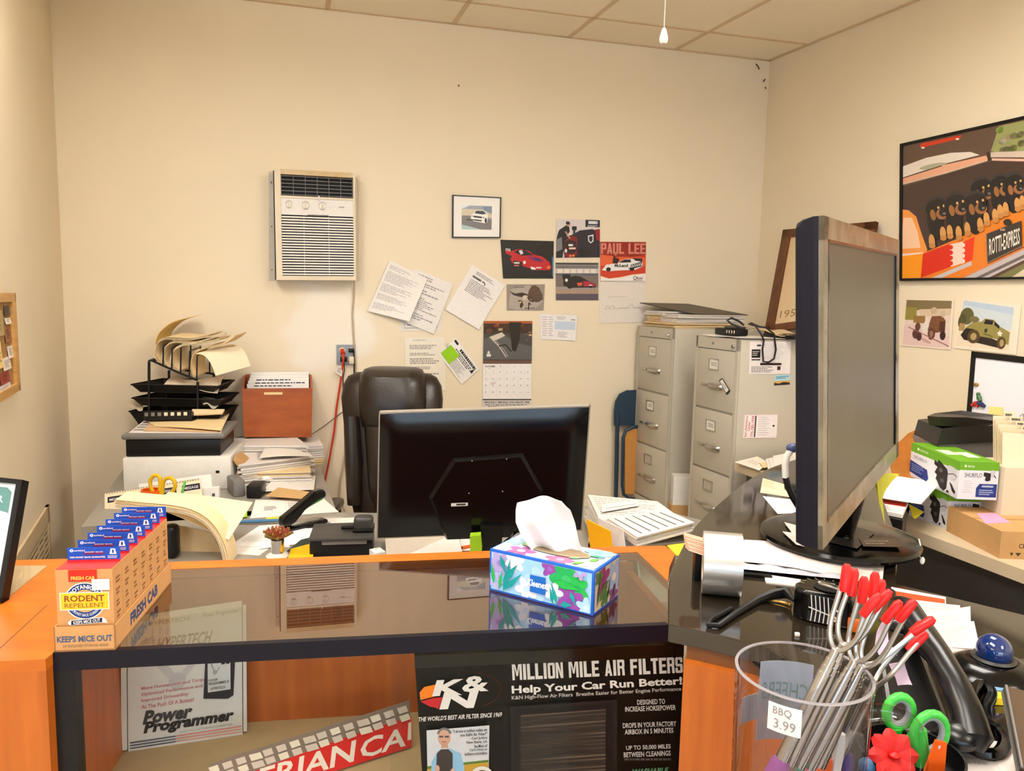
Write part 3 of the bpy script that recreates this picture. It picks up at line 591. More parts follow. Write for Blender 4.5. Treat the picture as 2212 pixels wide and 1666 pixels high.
a.stroke([(40, 100), (50, 120), (64, 116), (70, 104), (80, 118), (96, 124), (110, 100), (140, 102), (150, 106), (200, 106), (212, 124), (230, 132), (240, 108), (280, 106)], 2, (140, 136, 136)); a.stroke([(36, 98), (290, 104)], 1.6, (150, 146, 146)); a.stroke([(90, 150), (130, 156), (250, 170)], 1.2, (190, 182, 176)); a.scrawl(60, 178, 200, 190, 1, (200, 192, 186), seed=3)
wdone(mb, 'pencil_sketch', 'white sheet with a faint pencil drawing below the orange-red poster', 'drawing')
# framed picture of a white car
fc = [W(x, y, .014) for x, y in ((977.5, 421), (1082.6, 426.4), (1081, 514), (977, 513.5))]; f = bil(fc)
t = thing('framed_picture', 'black-framed picture of a white sports car on a white mat', 'picture', f(.5, 0, -.012))
mb = MB()
for r in ((0, 0, .022, 1), (.978, 0, 1, 1), (0, 0, 1, .022), (0, .978, 1, 1)): slab(mb, f, *r, -.013, .004, 'black_plastic')
mb.build('frame', t); mb = MB(); slab(mb, f, .02, .02, .98, .98, -.012, -.001, 'paper'); mb.build('mat_board', t)
mb = MB(); a = Art(mb, lambda u, v, d: f(.19 + u * .62, .2 + v * .57, d), 220, 165, 'glossprint'); a.rect(0, 0, 220, 165, (150, 160, 172)); a.rect(0, 85, 220, 140, (206, 196, 168)); a.poly([(0, 0), (220, 0), (220, 70), (110, 95), (0, 95)], (120, 116, 118)); a.poly([(0, 0), (140, 0), (60, 20), (0, 32)], (170, 196, 200)); a.poly([(150, 165), (220, 165), (220, 110), (160, 135)], (120, 140, 160)); a.poly([(0, 140), (60, 165), (0, 165)], (226, 232, 238))
a.poly([(66, 96), (84, 110), (98, 132), (160, 132), (186, 112), (192, 90), (186, 50), (170, 44), (84, 58), (68, 72)], (238, 236, 232)); a.poly([(92, 112), (104, 130), (158, 130), (180, 110), (150, 106)], (46, 48, 56)); a.poly([(84, 96), (148, 90), (146, 78), (86, 84)], (40, 42, 50)); a.poly([(82, 72), (146, 66), (144, 56), (90, 62)], (50, 50, 56)); a.ell(176, 64, 8, 18, (24, 24, 28)); a.ell(76, 92, 5, 4, (90, 100, 110)); a.ell(158, 84, 6, 5, (90, 100, 110)); a.poly([(30, 62), (84, 60), (84, 70), (36, 74)], (70, 70, 74)); tag(mb.build('print', t))

# ================================================================== helpers for desk things
def obox(mb, fl, frp, depth, h, mat, bev=0.0, up=None):
    """box standing on its front bottom edge fl-frp, going back by depth"""
    x = (frp - fl); l = x.length; T = fr(fl, x, V((0, 0, 1)).cross(x), up); mb.T = T
    mb.box((l / 2, depth / 2, h / 2), (l, depth, h), mat, bev=bev); mb.T = None; return T
def lay(px, z, rgb, thick=.0008, curl=None, mat='print', w=1.0, h=1.0, nu=1, nv=1):
    """sheet lying flat; corners far-left, far-right, near-right, near-left"""
    zz = z if isinstance(z, (list, tuple)) else [z] * 4
    c = [Z(x, y, q) for (x, y), q in zip(px, zz)]; mb = MB(); f = sheetcard(mb, c, rgb, thick, curl, mat, nu, nv); return mb, Art(mb, f, w, h, mat), f
def stack(name, label, cat, px, z0, h, rgbs, n=9, jit=.006, art=None, group=None, seed=1, thickf=.8):
    """pile of sheets between z0 and z0+h, its top at the given corners; the sheets slightly out of line"""
    rn = random.Random(seed); c = [Z(x, y, z0 + h) for x, y in px]; cen = sum(c, V()) / 4; mb = MB()
    for i in range(n):
        z = z0 + h * i / n; a = rn.uniform(-1, 1) * jit * 4 * (i < n - 1); d = V((rn.uniform(-1, 1), rn.uniform(-1, 1), 0)) * jit * 2 * (i < n - 1)
        q = []
        for p in c: r = p - cen; q.append(V((cen.x + r.x * cos(a) - r.y * sin(a) + d.x, cen.y + r.x * sin(a) + r.y * cos(a) + d.y, z + h / n * thickf)))
        sheetcard(mb, q, rgbs[i % len(rgbs)] if i < n - 1 else rgbs[-1], h / n * thickf, nu=1)
    if art:
        f = bil([V((p.x, p.y, z0 + h - h / n * (1 - thickf))) for p in c]); art(Art(mb, f))
    return solo(mb, name, label, cat, group)
def pen(name, label, a, b, r, mat, tip=None):
    mb = MB(); d = (b - a); mb.tube([a, a + d * .08, a + d * .92, b], [r * .5, r, r, r * .7], mat, 8); return solo(mb, name, label, 'pen')
PAPERS = [(228, 220, 212), (218, 208, 198), (232, 226, 220), (210, 198, 186), (230, 222, 216)]
FOLD = [(236, 208, 160), (230, 200, 150), (240, 216, 172)]
DZ = .74

# ================================================================== desks
def desk(name, label, poly, legs, z=DZ, mat='desk_grey', th=.03):
    P = [V((p[0], p[1], 0)) for p in poly]; c = sum(P, V()) / len(P); t = thing(name, label, 'desk', V((c.x, c.y, 0)))
    mb = MB(); mb.prism([(p.x, p.y) for p in P], th, mat, z0=z - th); mb.build('desktop', t)
    for x, y in legs: mb = MB(); mb.box((x, y, (z - th) / 2), (.05, .05, z - th), 'dark_grey'); mb.build('leg', t)
    return t
e1, e2 = Z(682, 985, DZ), Z(726, 1102, DZ); ed = (e1 - e2).normalized(); el = V((-ed.y, ed.x, 0))
e1w = e2 + ed * 1.0
desk('side_desk', 'grey-topped desk against the back wall under the paper stacks and printer', [(e1w + el * .0)[:2], (e1w + el * .9)[:2], (e2 + el * .9)[:2], e2[:2]], [(e1w + el * .06 - ed * .06)[:2], (e1w + el * .84 - ed * .06)[:2], (e2 + el * .84 + ed * .06)[:2], (e2 + el * .06 + ed * .06)[:2]])
desk('front_desk', 'grey-topped desk behind the glass counter carrying the wide monitor', [(-1.22, 1.98), (.52, 2.12), (.95, 2.5), (.93, 2.78), (.60, 3.10), (.30, 3.12), (.2, 2.97), (-1.45, 2.93)], [(-1.15, 2.1), (.5, 2.25), (.6, 2.95), (-1.3, 2.85)])

# ================================================================== side desk: printer, trays, files
T0 = Z(265, 1060, DZ)
fl, frp = Z(267, 1062, DZ), Z(500, 1057, DZ); fx = (frp - fl).normalized(); fy = V((-fx.y, fx.x, 0))
t = thing('printer', 'white and black printer with loose papers on its grey lid', 'printer', (fl + frp) / 2)
hW = Yd(265, 990, fl.y).z - DZ
mb = MB(); obox(mb, fl, frp, .36, hW, 'white_plastic', .006); f = bil([fl + V((0, 0, hW)) - fy * .0005, frp + V((0, 0, hW)) - fy * .0005, frp - fy * .0005, fl - fy * .0005])
Art(mb, f).rect(.855, .5, .89, .58, (20, 20, 22)); mb.build('base', t)
mb = MB(); z1 = DZ + hW; a0 = fl + fx * .008 + fy * .02; a1 = frp - fx * .045 + fy * .02; obox(mb, V((a0.x, a0.y, z1)), V((a1.x, a1.y, z1)), .32, .075, 'black_plastic', .006); mb.build('scanner_body', t)
mb = MB(); a0 -= fx * .014 + fy * .015; a1 += fx * .02 - fy * .015; obox(mb, V((a0.x, a0.y, z1 + .076)), V((a1.x, a1.y, z1 + .076)), .355, .024, 'mid_grey', .01); mb.build('lid', t); LZ = z1 + .101
mb = MB(); q = [frp + V((.001, .05, hW * .96)), frp + V((.03, .08, hW * .70)), frp + V((.018, .05, hW * .55)), frp + V((.001, .02, hW * .86))]; mb.hexa(q, [p + fx * .006 + fy * .1 for p in q], 'kraft'); mb.build('paper_support', t)
mb, a, f = lay(((318, 903), (490, 900), (478, 936), (278, 935)), LZ, (236, 228, 222)); a.scrawl(.02, .1, .2, .9, 5, seed=3); solo(mb, 'paper_sheet', 'white printed sheet under the manila folders on the printer lid', 'paper')
mb, a, f = lay(((330, 908), (470, 900), (470, 933), (310, 930)), LZ + .004, (222, 184, 140), .002); solo(mb, 'folder', 'tan folder just under the top folder on the printer', 'folder')
mb, a, f = lay(((311, 905), (496, 893), (478, 930), (335, 921)), (LZ + .007, LZ + .016, LZ + .012, LZ + .007), (244, 218, 166), .002, curl=lambda u, v: .003 * sin(u * 3)); a.poly([(.86, .55), (.98, .99), (1.0, .55)], (250, 230, 186)); solo(mb, 'folder', 'pale manila folder lying on top of the printer', 'folder')

# dark panel with buttons behind the lid
def calc_panel():
    bz = Z(310, 900, .97)
    c = [Yd(310, 888, 3.5), Yd(414, 886, 3.5), Yd(414, 902, 3.48), Yd(310, 904, 3.48)]; mb = MB(); f = bil(c); slab(mb, f, 0, -.3, 1, 1, -.06, 0, 'black_plastic'); mb.v = [V((p.x, p.y, max(p.z, LZ + .001))) for p in mb.v]; t = thing('adding_machine', 'black desk machine with a row of pale keys on the back of the printer lid', 'machine', f(.5, 0, 0)); mb.build('body', t)
    for i in range(7): mb = MB(); slab(mb, f, .03 + i * .135, .25, .1 + i * .135, .7, 0, .004, 'aged_white' if i > 2 else 'mid_grey'); mb.build('key', t)
calc_panel()

# stacked mesh letter trays with a file sorter on top
M('wire_mesh', (30, 27, 24), 0.5, metal=.3, var=.2, scale=300)
TY = 3.67
t = thing('letter_tray_tower', 'black wire-mesh tower of letter trays with an upright sorter on top', 'letter tray', Yd(390, 980, TY))
def meshtray(nm, l, r, yb, drop):
    """open tray: rim corners from pixels at the front edge"""
    A, B = Yd(l, yb, TY - .12), Yd(r, yb + 4, TY - .12); d = V((0, .26, .0)) ; s = V((.03, 0, 0)); dn = V((0, 0, -drop)); mb = MB()
    rim = [A, B, B + d - s * .5, A + d + s]; flo = [A + s + dn + V((0, .02, 0)), B - s + dn + V((0, .02, 0)), B + d - s * 1.4 + dn - V((0, .02, 0)), A + d + s * 1.5 + dn - V((0, .02, 0))]
    for i in range(4):
        if i == 0: continue
        mb.add([rim[i], rim[(i + 1) % 4], flo[(i + 1) % 4], flo[i]], [[0, 1, 2, 3]], 'wire_mesh')
    mb.add([rim[0], rim[1], flo[1], flo[0]], [[0, 1, 2, 3]], 'wire_mesh')
    mb.hexa(flo, [p - V((0, 0, .002)) for p in flo], 'wire_mesh'); mb.tube(rim, .004, 'black_plastic', 6, closed=True); mb.build(nm, t); return flo[0].z
meshtray('tray', 283, 470, 831, .035); meshtray('tray', 285, 480, 860, .035); meshtray('tray', 279, 478, 889, .06)
mb = MB(); A = Yd(279, 889, TY - .12); B = Yd(478, 890, TY - .12); mb.hexa([V((A.x + .03, A.y + .02, DZ)), V((B.x - .03, B.y + .02, DZ)), V((B.x - .03, B.y + .2, DZ)), V((A.x + .03, A.y + .2, DZ))], [V((A.x + .03, A.y + .02, A.z - .06)), V((B.x - .03, B.y + .02, A.z - .06)), V((B.x - .03, B.y + .2, A.z - .06)), V((A.x + .03, A.y + .2, A.z - .06))], 'wire_mesh'); mb.build('stand', t)
for (x, y0, y1, yy) in ((322, 783, 930, TY - .12), (365, 800, 920, TY + .12), (427, 825, 930, TY - .12), (462, 808, 900, TY + .12)):
    mb = MB(); mb.tube([Yd(x, y0, yy), Yd(x, y1, yy)], .0065, 'black_plastic'); mb.build('post', t)
so = MB()
so.tube([Yd(322, 790, TY - .12), Yd(322, 780, TY - .12), Yd(331, 776, TY), Yd(336, 784, TY)], .005, 'black_plastic'); so.tube([Yd(325, 778, TY - .10), Yd(388, 806, TY - .11), Yd(427, 822, TY - .12)], .005, 'black_plastic'); so.tube([Yd(331, 776, TY + .08), Yd(400, 800, TY + .1), Yd(462, 808, TY + .12)], .005, 'black_plastic')
for (x0, ya, yb_, xs) in ((390, 751, 805, 20), (409, 759, 813, 22), (425, 768, 820, 26), (352, 748, 790, 18), (371, 752, 797, 18)):
    so.tube([Yd(x0, yb_, TY - .11), Yd(x0 + 1, ya, TY - .11), Yd(x0 + xs * .2, ya - 2, TY - .08), Yd(x0 + xs, ya - 8, TY + .08), Yd(x0 + xs + 2, ya - 12, TY + .1), Yd(x0 + xs + 2, yb_ - 12, TY + .1)], .0035, 'black_plastic', 6)
so.build('file_sorter', t)
# curled folders in the sorter
def ribbon(path, y, dv, rgb, thick=.0016, nv=3, n=24, layers=1, gap=.004, fan=0.0, yw=None):
    P = [Yd(px, py, y) for px, py in path]; mb = MB()
    # smooth the path
    L_ = [0]
    for a, b in zip(P[:-1], P[1:]): L_.append(L_[-1] + (b - a).length)
    def at(s):
        s *= L_[-1]
        for i in range(len(P) - 1):
            if s <= L_[i + 1] + 1e-9:
                k = (s - L_[i]) / max(1e-9, L_[i + 1] - L_[i]); p0 = P[max(i - 1, 0)]; p1 = P[i]; p2 = P[i + 1]; p3 = P[min(i + 2, len(P) - 1)]
                return p1 * (1 - 3 * k * k + 2 * k ** 3) + p2 * (3 * k * k - 2 * k ** 3) + (p2 - p0) * .5 * (k - 2 * k * k + k ** 3) + (p3 - p1) * .5 * (k ** 3 - k * k)
        return P[-1]
    for q in range(layers):
        o = V((gap * q * .7, 0, gap * q)); fn = lambda u, v, o=o, q=q: at(u) + o + V(dv) * v + V((fan * u * v, 0, 0))
        mb.sheet(fn, n, nv, 'print', thick, lin(rgb[q % len(rgb)] if isinstance(rgb, list) else rgb))
    return mb
Y0 = TY - .09; gl = 'folders curled in the file sorter'
for k, (pth, c, lb, ly) in enumerate((
    ([(336, 770), (335, 745), (342, 722), (362, 702), (384, 692), (407, 686)], (236, 198, 116), 'yellow-tan folder standing highest in the file sorter', 1),
    ([(347, 792), (332, 766), (337, 745), (352, 734), (375, 733), (410, 735), (450, 727)], [(238, 214, 170), (232, 206, 160), (214, 190, 150)], 'leftmost curled manila folder bundle in the file sorter', 4),
    ([(364, 798), (350, 780), (352, 758), (362, 745), (380, 740), (420, 741), (462, 730)], [(240, 218, 176), (226, 200, 156)], 'second curled folder bundle from the left in the file sorter', 3),
    ([(384, 806), (368, 788), (369, 766), (382, 752), (402, 746), (430, 744), (470, 736)], [(242, 222, 184), (236, 212, 168)], 'third curled folder bundle from the left in the file sorter', 4),
    ([(418, 816), (411, 796), (414, 772), (424, 760), (446, 752), (480, 744), (505, 728)], [(236, 204, 150), (242, 216, 164)], 'curled folder bundle at the right end of the file sorter', 3))):
    mb = ribbon(pth, Y0 + (.1 if k == 0 else 0), (0, .16, .01), c, layers=ly, gap=.0035, nv=2); solo(mb, 'folder', lb, 'folder', gl)
mb = ribbon([(421, 764), (440, 768), (455, 785), (466, 812)], Y0 - .01, (.13, .1, .04), (236, 222, 190), nv=3); solo(mb, 'folder', 'white flap drooping down at the right of the file sorter', 'folder', gl)
mb = ribbon([(424, 766), (462, 752), (505, 745)], Y0 + .06, (0, .1, -.02), (234, 196, 120), nv=2); solo(mb, 'folder', 'flat tan folder jutting out to the right of the file sorter', 'folder', gl)
mb = MB(); sheetcard(mb, [Yd(374, 815, TY + .09), Yd(482, 818, TY + .09), Yd(470, 845, TY - .11), Yd(352, 834, TY - .11)], (232, 216, 196), .002, lambda u, v: .010 * sin(u * 5 + v * 3), nu=12, nv=8); solo(mb, 'paper_sheet', 'loose white papers lying in the top letter tray', 'paper')
mb = MB(); sheetcard(mb, [Yd(425, 862, TY + .05), Yd(488, 858, TY + .02), Yd(466, 880, TY - .14), Yd(440, 874, TY - .14)], (206, 194, 176), .002, lambda u, v: .008 * sin(u * 6)); solo(mb, 'paper_sheet', 'crumpled paper hanging out of the middle letter tray on the right', 'paper')
mb = MB(); sheetcard(mb, [Yd(271, 868, TY - .02), Yd(310, 862, TY + .02), Yd(308, 885, TY - .13), Yd(282, 882, TY - .13)], (206, 190, 164), .002, lambda u, v: .008 * sin(u * 6)); solo(mb, 'paper_sheet', 'bent paper sticking out of the middle letter tray on the left', 'paper')
mb = MB(); sheetcard(mb, [Yd(415, 884, TY - .13), Yd(485, 884, TY - .13), Yd(480, 893, TY - .16), Yd(415, 897, TY - .16)], (232, 206, 164), .006); solo(mb, 'folder', 'manila folder edge between the printer and the letter trays', 'folder')

# wooden file box
M('box_wood', (176, 90, 32), 0.45, stretch=(1, 1, 3), scale=8, rgb2=(152, 72, 22))
f = bil((W(522, 840, .2), W(675, 839, .2), W(673, 945, .2), W(527, 944, .2)))
t = thing('file_box', 'open brown wooden file box holding white envelopes', 'box', f(.5, 0, -.09))
for nm, r in (('front_panel', (0, 0, 1, 1, -.012, 0)), ('side_panel', (0, 0, .03, 1.0, -.17, -.012)), ('side_panel', (.97, 0, 1, 1.0, -.17, -.012)), ('back_panel', (.03, 0, .97, 1.22, -.18, -.168)), ('bottom_panel', (.03, 0, .97, .05, -.168, -.012))):
    mb = MB(); slab(mb, f, *r, 'box_wood')
    if nm == 'side_panel':
        u0, u1 = r[0], r[2]; mb.hexa([f(u0, 1, -.012), f(u1, 1, -.012), f(u1, 1.2, -.17), f(u0, 1.2, -.17)], [f(u0, .98, -.012), f(u1, .98, -.012), f(u1, .98, -.17), f(u0, .98, -.17)], 'box_wood')
    mb.build(nm, t)
mb = MB(); Art(mb, lambda u, v, d: f(u, v, d + .001)).rect(.31, .875, .57, .925, (236, 206, 150)); tag(mb.build('label_strip', t), 'cream label strip')
for i in range(5):
    mb = MB(); d = -.03 - i * .026; top = 1.08 + i * .05; u0 = .07 + .012 * i; u1 = .95 - .005 * (i % 2); slab(mb, f, u0, .2, u1, top, d - .012, d, 'paper')
    if i < 3: Art(mb, lambda u, v, dd, d=d: f(u, v, d + dd + .0006)).scrawl(u0 + .1, top - .06, u1 - .02, top - .02, 1, (60, 60, 90), seed=i)
    solo(mb, 'envelope', ('frontmost white envelope in the wooden file box', 'second white envelope from the front of the wooden file box', 'white envelope in the middle of the wooden file box', 'second white envelope from the back of the wooden file box', 'rearmost white envelope in the wooden file box')[i], 'envelope', 'envelopes in the file box')

# paper piles beside the printer
def txt(x0, y0, x1, y1, n, s, c=(150, 144, 142)): return lambda a: a.scrawl(x0, y0, x1, y1, n, c, seed=s)
stack('paper_stack', 'tall white paper pile right under the wooden file box', 'paper', ((470, 946), (640, 942), (660, 962), (455, 962)), DZ, .13, PAPERS, 14, .008, None, 'paper piles on the side desk', 2)
stack('paper_stack', 'tan folder pile with a turned corner right of the wooden file box', 'folder', ((640, 944), (684, 938), (697, 960), (655, 962)), DZ, .10, FOLD + PAPERS, 9, .004, None, 'paper piles on the side desk', 3)
stack('paper_stack', 'white pile with a printed letter on top beside the printer', 'paper', ((520, 976), (655, 968), (676, 984), (515, 1004)), DZ, .10, PAPERS, 10, .006, lambda a: (a.scrawl(.25, .3, .5, .9, 7, seed=4), a.scrawl(.55, .3, .8, .9, 6, seed=5)), 'paper piles on the side desk', 4)
mb, a, f = lay(((572, 968), (632, 965), (672, 984), (560, 990)), DZ + .112, (240, 234, 226), curl=lambda u, v: .004 * sin(u * 4)); solo(mb, 'paper_sheet', 'loose white sheet turned on top of the printed letter pile', 'paper')
stack('paper_stack', 'low white and tan pile in front of the printed letter', 'paper', ((512, 1008), (668, 1000), (672, 1018), (512, 1022)), DZ, .055, PAPERS + FOLD[:1], 8, .006, None, 'paper piles on the side desk', 6)
mb, a, f = lay(((600, 1024), (682, 1028), (678, 1058), (566, 1062)), DZ + .012, (236, 230, 224)); a.stroke([(0, 1), (.45, .45), (1, 1)], .012, (200, 192, 186)); solo(mb, 'envelope', 'white envelope on the side desk behind the brown paper', 'envelope')
mb = MB(); mb.tube([Z(566, 1036, DZ + .025), Z(625, 1026, DZ + .025)], .012, 'paper', 10); solo(mb, 'paper_roll', 'rolled white paper lying on the side desk', 'paper')
mb, a, f = lay(((602, 1053), (686, 1065), (668, 1078), (574, 1071)), DZ + .020, (206, 166, 112), .003); solo(mb, 'envelope', 'brown kraft envelope lying on the side desk', 'envelope')
t = thing('label_maker', 'grey and black desk gadget between the printer and the white envelope', 'gadget', Z(540, 1070, DZ))
mb = MB(); obox(mb, Z(505, 1075, DZ), Z(530, 1072, DZ), .12, .07, 'mid_grey', .006); mb.build('body', t)
mb = MB(); obox(mb, Z(532, 1078, DZ), Z(563, 1078, DZ), .10, .055, 'black_plastic', .006); mb.build('tape_bay', t)

# message book and scissors
MY = 3.0
c = [Yd(226, 1066, MY - .02), Yd(432, 1034, MY + .05), Yd(440, 1090, MY - .0), Yd(226, 1122, MY - .1)]
f = bil(planar(c)); t = thing('message_book', 'open cream message book with a wire spiral along its top', 'notebook', f(.5, 0, -.01))
mb = MB(); slab(mb, f, 0, 0, 1, 1, -.006, 0, 'print', lin((224, 208, 176))); a = Art(mb, f)
for i, (u0, u1) in enumerate(((.03, .23), (.29, .5), (.56, .74), (.8, .99))):
    a.k = 1; a.rect(u0, .6, u1, .83, (28, 26, 44)); a.text('MESSAGE', u0 + .02, .66, u1 - .02, .76, (220, 214, 214), .01); a.scrawl(u0 + .01, .08, u1, .55, 5, (190, 180, 165), seed=i, fill=.2)
for u in (.26, .53, .77): a.k = 1; a.rect(u, 0, u + .004, .9, (200, 190, 170))
mb.build('pages', t); mb = MB(); q = [f(i / 110 , .97 + .05 * sin(i * pi / 1.5), .008 * cos(i * pi / 1.5)) for i in range(111)]; mb.tube(q, .0014, 'steel', 5); mb.build('spiral', t)
mb = MB(); f2 = bil(planar([Yd(300, 1046, MY + .11), Yd(455, 1024, MY + .12), Yd(462, 1092, MY + .06), Yd(300, 1112, MY + .07)])); slab(mb, f2, 0, 0, 1, 1, -.02, 0, 'paper'); solo(mb, 'notepad', 'white pad standing behind the message book', 'paper')
mb = MB(); f2 = bil([Yd(430, 1056, MY + .045), Yd(473, 1053, MY + .05), Yd(473, 1080, MY + .05), Yd(430, 1084, MY + .045)]); slab(mb, f2, 0, -.4, 1, 1, -.02, 0, 'paper'); Art(mb, f2).rect(.65, .3, .8, .55, (90, 90, 90)); solo(mb, 'small_carton', 'small white carton at the right end of the message book', 'box')
M('yellow_plastic', (222, 178, 20), 0.35); M('orange_plastic', (236, 100, 14), 0.4)
SY = 2.86
t = thing('scissors', 'yellow-handled scissors standing upright before the message book', 'scissors', Yd(338, 1130, SY))
for pts in ([(336, 1072), (326, 1055), (324, 1038), (331, 1028), (340, 1027), (346, 1033), (346, 1050), (345, 1065), (341, 1078)], [(351, 1062), (352, 1044), (358, 1034), (368, 1032), (377, 1039), (379, 1050), (374, 1062), (362, 1072), (350, 1076)]):
    mb = MB(); mb.tube([Yd(x, y, SY) for x, y in pts], .0075, 'yellow_plastic', 8, closed=True); mb.tube([Yd(pts[-1][0], pts[-1][1] - 4, SY), Yd(339, 1100, SY)], .0085, 'yellow_plastic'); mb.build('handle', t)
mb = MB(); mb.tube([Yd(340, 1090, SY), Yd(336, 1140, SY)], [.008, .003], 'steel', 6); mb.build('blades', t)
t = thing('pen_cup', 'orange pen cup partly hidden by the front folders', 'cup', Yd(340, 1150, SY + .02))
mb = MB(); T = Matrix.Translation(V((Yd(333, 1100, SY + .02).x, SY, DZ))); mb.lathe([(.034, 0), (.036, .10), (.031, .10), (.030, .006), (.001, .006)], 'orange_plastic', 20, T); mb.build('cup', t); t.location = T.translation; PM[t.name] = T.copy(); bpy.data.objects.remove([o for o in bpy.data.objects if o.parent == t][0]); mb.build('cup', t)
M('green_plastic', (70, 170, 50), 0.4)
pen('pen', 'green-tipped clear pen standing in front of the message book', Yd(392, 1070, 2.92), Yd(400, 1040, 2.95), .005, 'green_plastic')

# pile of folders curving down at the front of the desk
Y1 = 2.34
pth = [(246, 1096), (300, 1100), (360, 1104), (405, 1112), (440, 1130), (464, 1158), (478, 1190), (484, 1225), (485, 1262)]
for k, (o, c, lb) in enumerate((((0, 0), [(232, 210, 178), (238, 220, 190)], 'innermost sheets of the curved folder pile behind the counter'), ((5, -7), [(240, 220, 186), (228, 196, 150), (240, 214, 170)], 'middle folders of the curved folder pile behind the counter'), ((9, -12), [(244, 220, 172), (236, 206, 152)], 'outer folder of the curved folder pile behind the counter'))):
    mb = ribbon([(x + o[0] * (i / 8), y + o[1] * (1 - i / 8)) for i, (x, y) in enumerate(pth)], Y1, (-.01, .10, .0), c, layers=3, gap=.0035, n=30, nv=2); solo(mb, 'folder', lb, 'folder', 'curved folder pile')
c = [Yd(364, 1063, 2.66), Yd(546, 1085, 2.60), Yd(494, 1166, 2.36), Yd(325, 1094, 2.44)]; mb = MB(); ff = sheetcard(mb, c, (248, 226, 180), .0016, lambda u, v: .006 * sin(min(1, u * 1.15) * pi) * (1 - .6 * v), nu=12, nv=8); solo(mb, 'folder', 'pale open folder spread over the curved folder pile', 'folder', 'curved folder pile')
mb = MB(); c = [Yd(345, 1128, 2.46), Yd(455, 1150, 2.46), Yd(478, 1215, 2.46), Yd(345, 1240, 2.46)]; sheetcard(mb, [c[0], c[1], V((c[2].x, c[2].y, DZ)), V((c[3].x, c[3].y, DZ))], (224, 196, 150), .004); solo(mb, 'folder', 'upright tan folder under the arch of the curved folder pile', 'folder', 'curved folder pile')
mb = MB(); p = Yd(372, 1205, 2.40); p.z = DZ; mb.box(p + V((0, 0, .055)), (.045, .05, .11), 'black_plastic', bev=.018, seg=4); solo(mb, 'calculator', 'black rounded gadget under the arch of the folder pile', 'gadget')

# ================================================================== front desk things
mb, a, f = lay(((552, 1080), (700, 1078), (732, 1106), (540, 1120)), DZ + .002, (238, 232, 226)); a.rect(.42, .2, .72, .85, (220, 214, 210)); a.rect(.43, .22, .71, .83, (240, 234, 228)); a.scrawl(.45, .3, .7, .8, 4, (170, 164, 162), seed=3); a.scrawl(.14, .35, .3, .6, 3, (120, 116, 118), seed=4); solo(mb, 'paper_sheet', 'large white printed sheets behind the stapler', 'paper')
mb, a, f = lay(((560, 1136), (640, 1130), (625, 1182), (494, 1180)), DZ + .002, (238, 234, 230)); a.scrawl(.1, .2, .7, .7, 7, (176, 170, 170), seed=9, fill=.25); solo(mb, 'paper_sheet', 'white letter left of the succulent on the front desk', 'paper')
mb, a, f = lay(((500, 1176), (600, 1172), (560, 1200), (496, 1196)), DZ + .0005, (232, 226, 220)); solo(mb, 'paper_sheet', 'white sheet edge just behind the counter below the letter', 'paper')
mb, a, f = lay(((612, 1140), (690, 1142), (668, 1172), (560, 1186)), DZ + .004, (242, 238, 234)); solo(mb, 'paper_sheet', 'white sheet beneath the stapler front behind the succulent', 'paper')
M('yellow_paper', (246, 186, 16), 0.6); M('dark_folder', (52, 60, 54), 0.5)
mb, a, f = lay(((650, 1166), (690, 1156), (670, 1186), (620, 1190)), DZ + .008, (56, 66, 58), .003); solo(mb, 'folder', 'dark green folder corner beside the yellow envelope', 'folder')
mb, a, f = lay(((628, 1186), (680, 1172), (676, 1204), (622, 1207)), DZ + .012, (248, 186, 14), .003); solo(mb, 'envelope', 'yellow envelope between the succulent and the receipt printer', 'envelope')
M('blue_ruler', (70, 120, 160), 0.35)
mb = MB(); mb.tube([Z(512, 1128, DZ + .01), Z(560, 1126, DZ + .012), Z(606, 1124, DZ + .014)], [.006, .007, .006], 'blue_ruler', 8); solo(mb, 'pen', 'blue marker lying behind the stapler base', 'pen')
mb = MB(); c = [Z(640, 1116, DZ + .006), Z(620, 1120, DZ + .004)]; mb, a, f = lay(((575, 1118), (640, 1114), (636, 1121), (575, 1124)), DZ + .007, (220, 214, 60), .001); solo(mb, 'sticky_note', 'thin yellow strip peeking out by the blue marker', 'sticky note')
mb, a, f = lay(((520, 1108), (534, 1106), (534, 1116), (522, 1117)), DZ + .008, (160, 210, 40), .002); solo(mb, 'sticky_note', 'lime green note beside the spread folder', 'sticky note')
# stapler
SA, SB = Z(606, 1150, DZ + .004), Z(703, 1128, DZ + .004); sx_ = (SB - SA).normalized(); sy_ = V((-sx_.y, sx_.x, 0)); sl = (SB - SA).length
t = thing('stapler', 'black stapler standing open on the white sheets', 'stapler', SA)
T = fr(SA, sx_, sy_)
mb = MB(T); mb.box((sl / 2, 0, .008), (sl, .04, .016), 'black_gloss', bev=.006); mb.build('base', t)
mb = MB(T); mb.box((sl * .52, 0, .021), (sl * .62, .016, .010), 'steel'); mb.build('magazine', t)
prof = [(.0, .02), (.0, .052), (.03, .068), (sl * .45, .098), (sl * .72, .128), (sl * .9, .132), (sl * .97, .118), (sl * .97, .10), (sl * .8, .094), (sl * .5, .066), (sl * .3, .030), (.03, .018)]
mb = MB(T @ Matrix.Rotation(pi / 2, 4, 'X')); mb.prism([(x, z) for x, z in prof], .034, 'black_gloss', z0=-.017); o = mb.build('arm', t)
bv = o.modifiers.new('round', 'BEVEL'); bv.width = .007; bv.segments = 3; bv.limit_method = 'ANGLE'
mb, a, f = lay(((672, 1104), (694, 1098), (694, 1106), (674, 1110)), DZ + .05, (170, 200, 50), .002); 
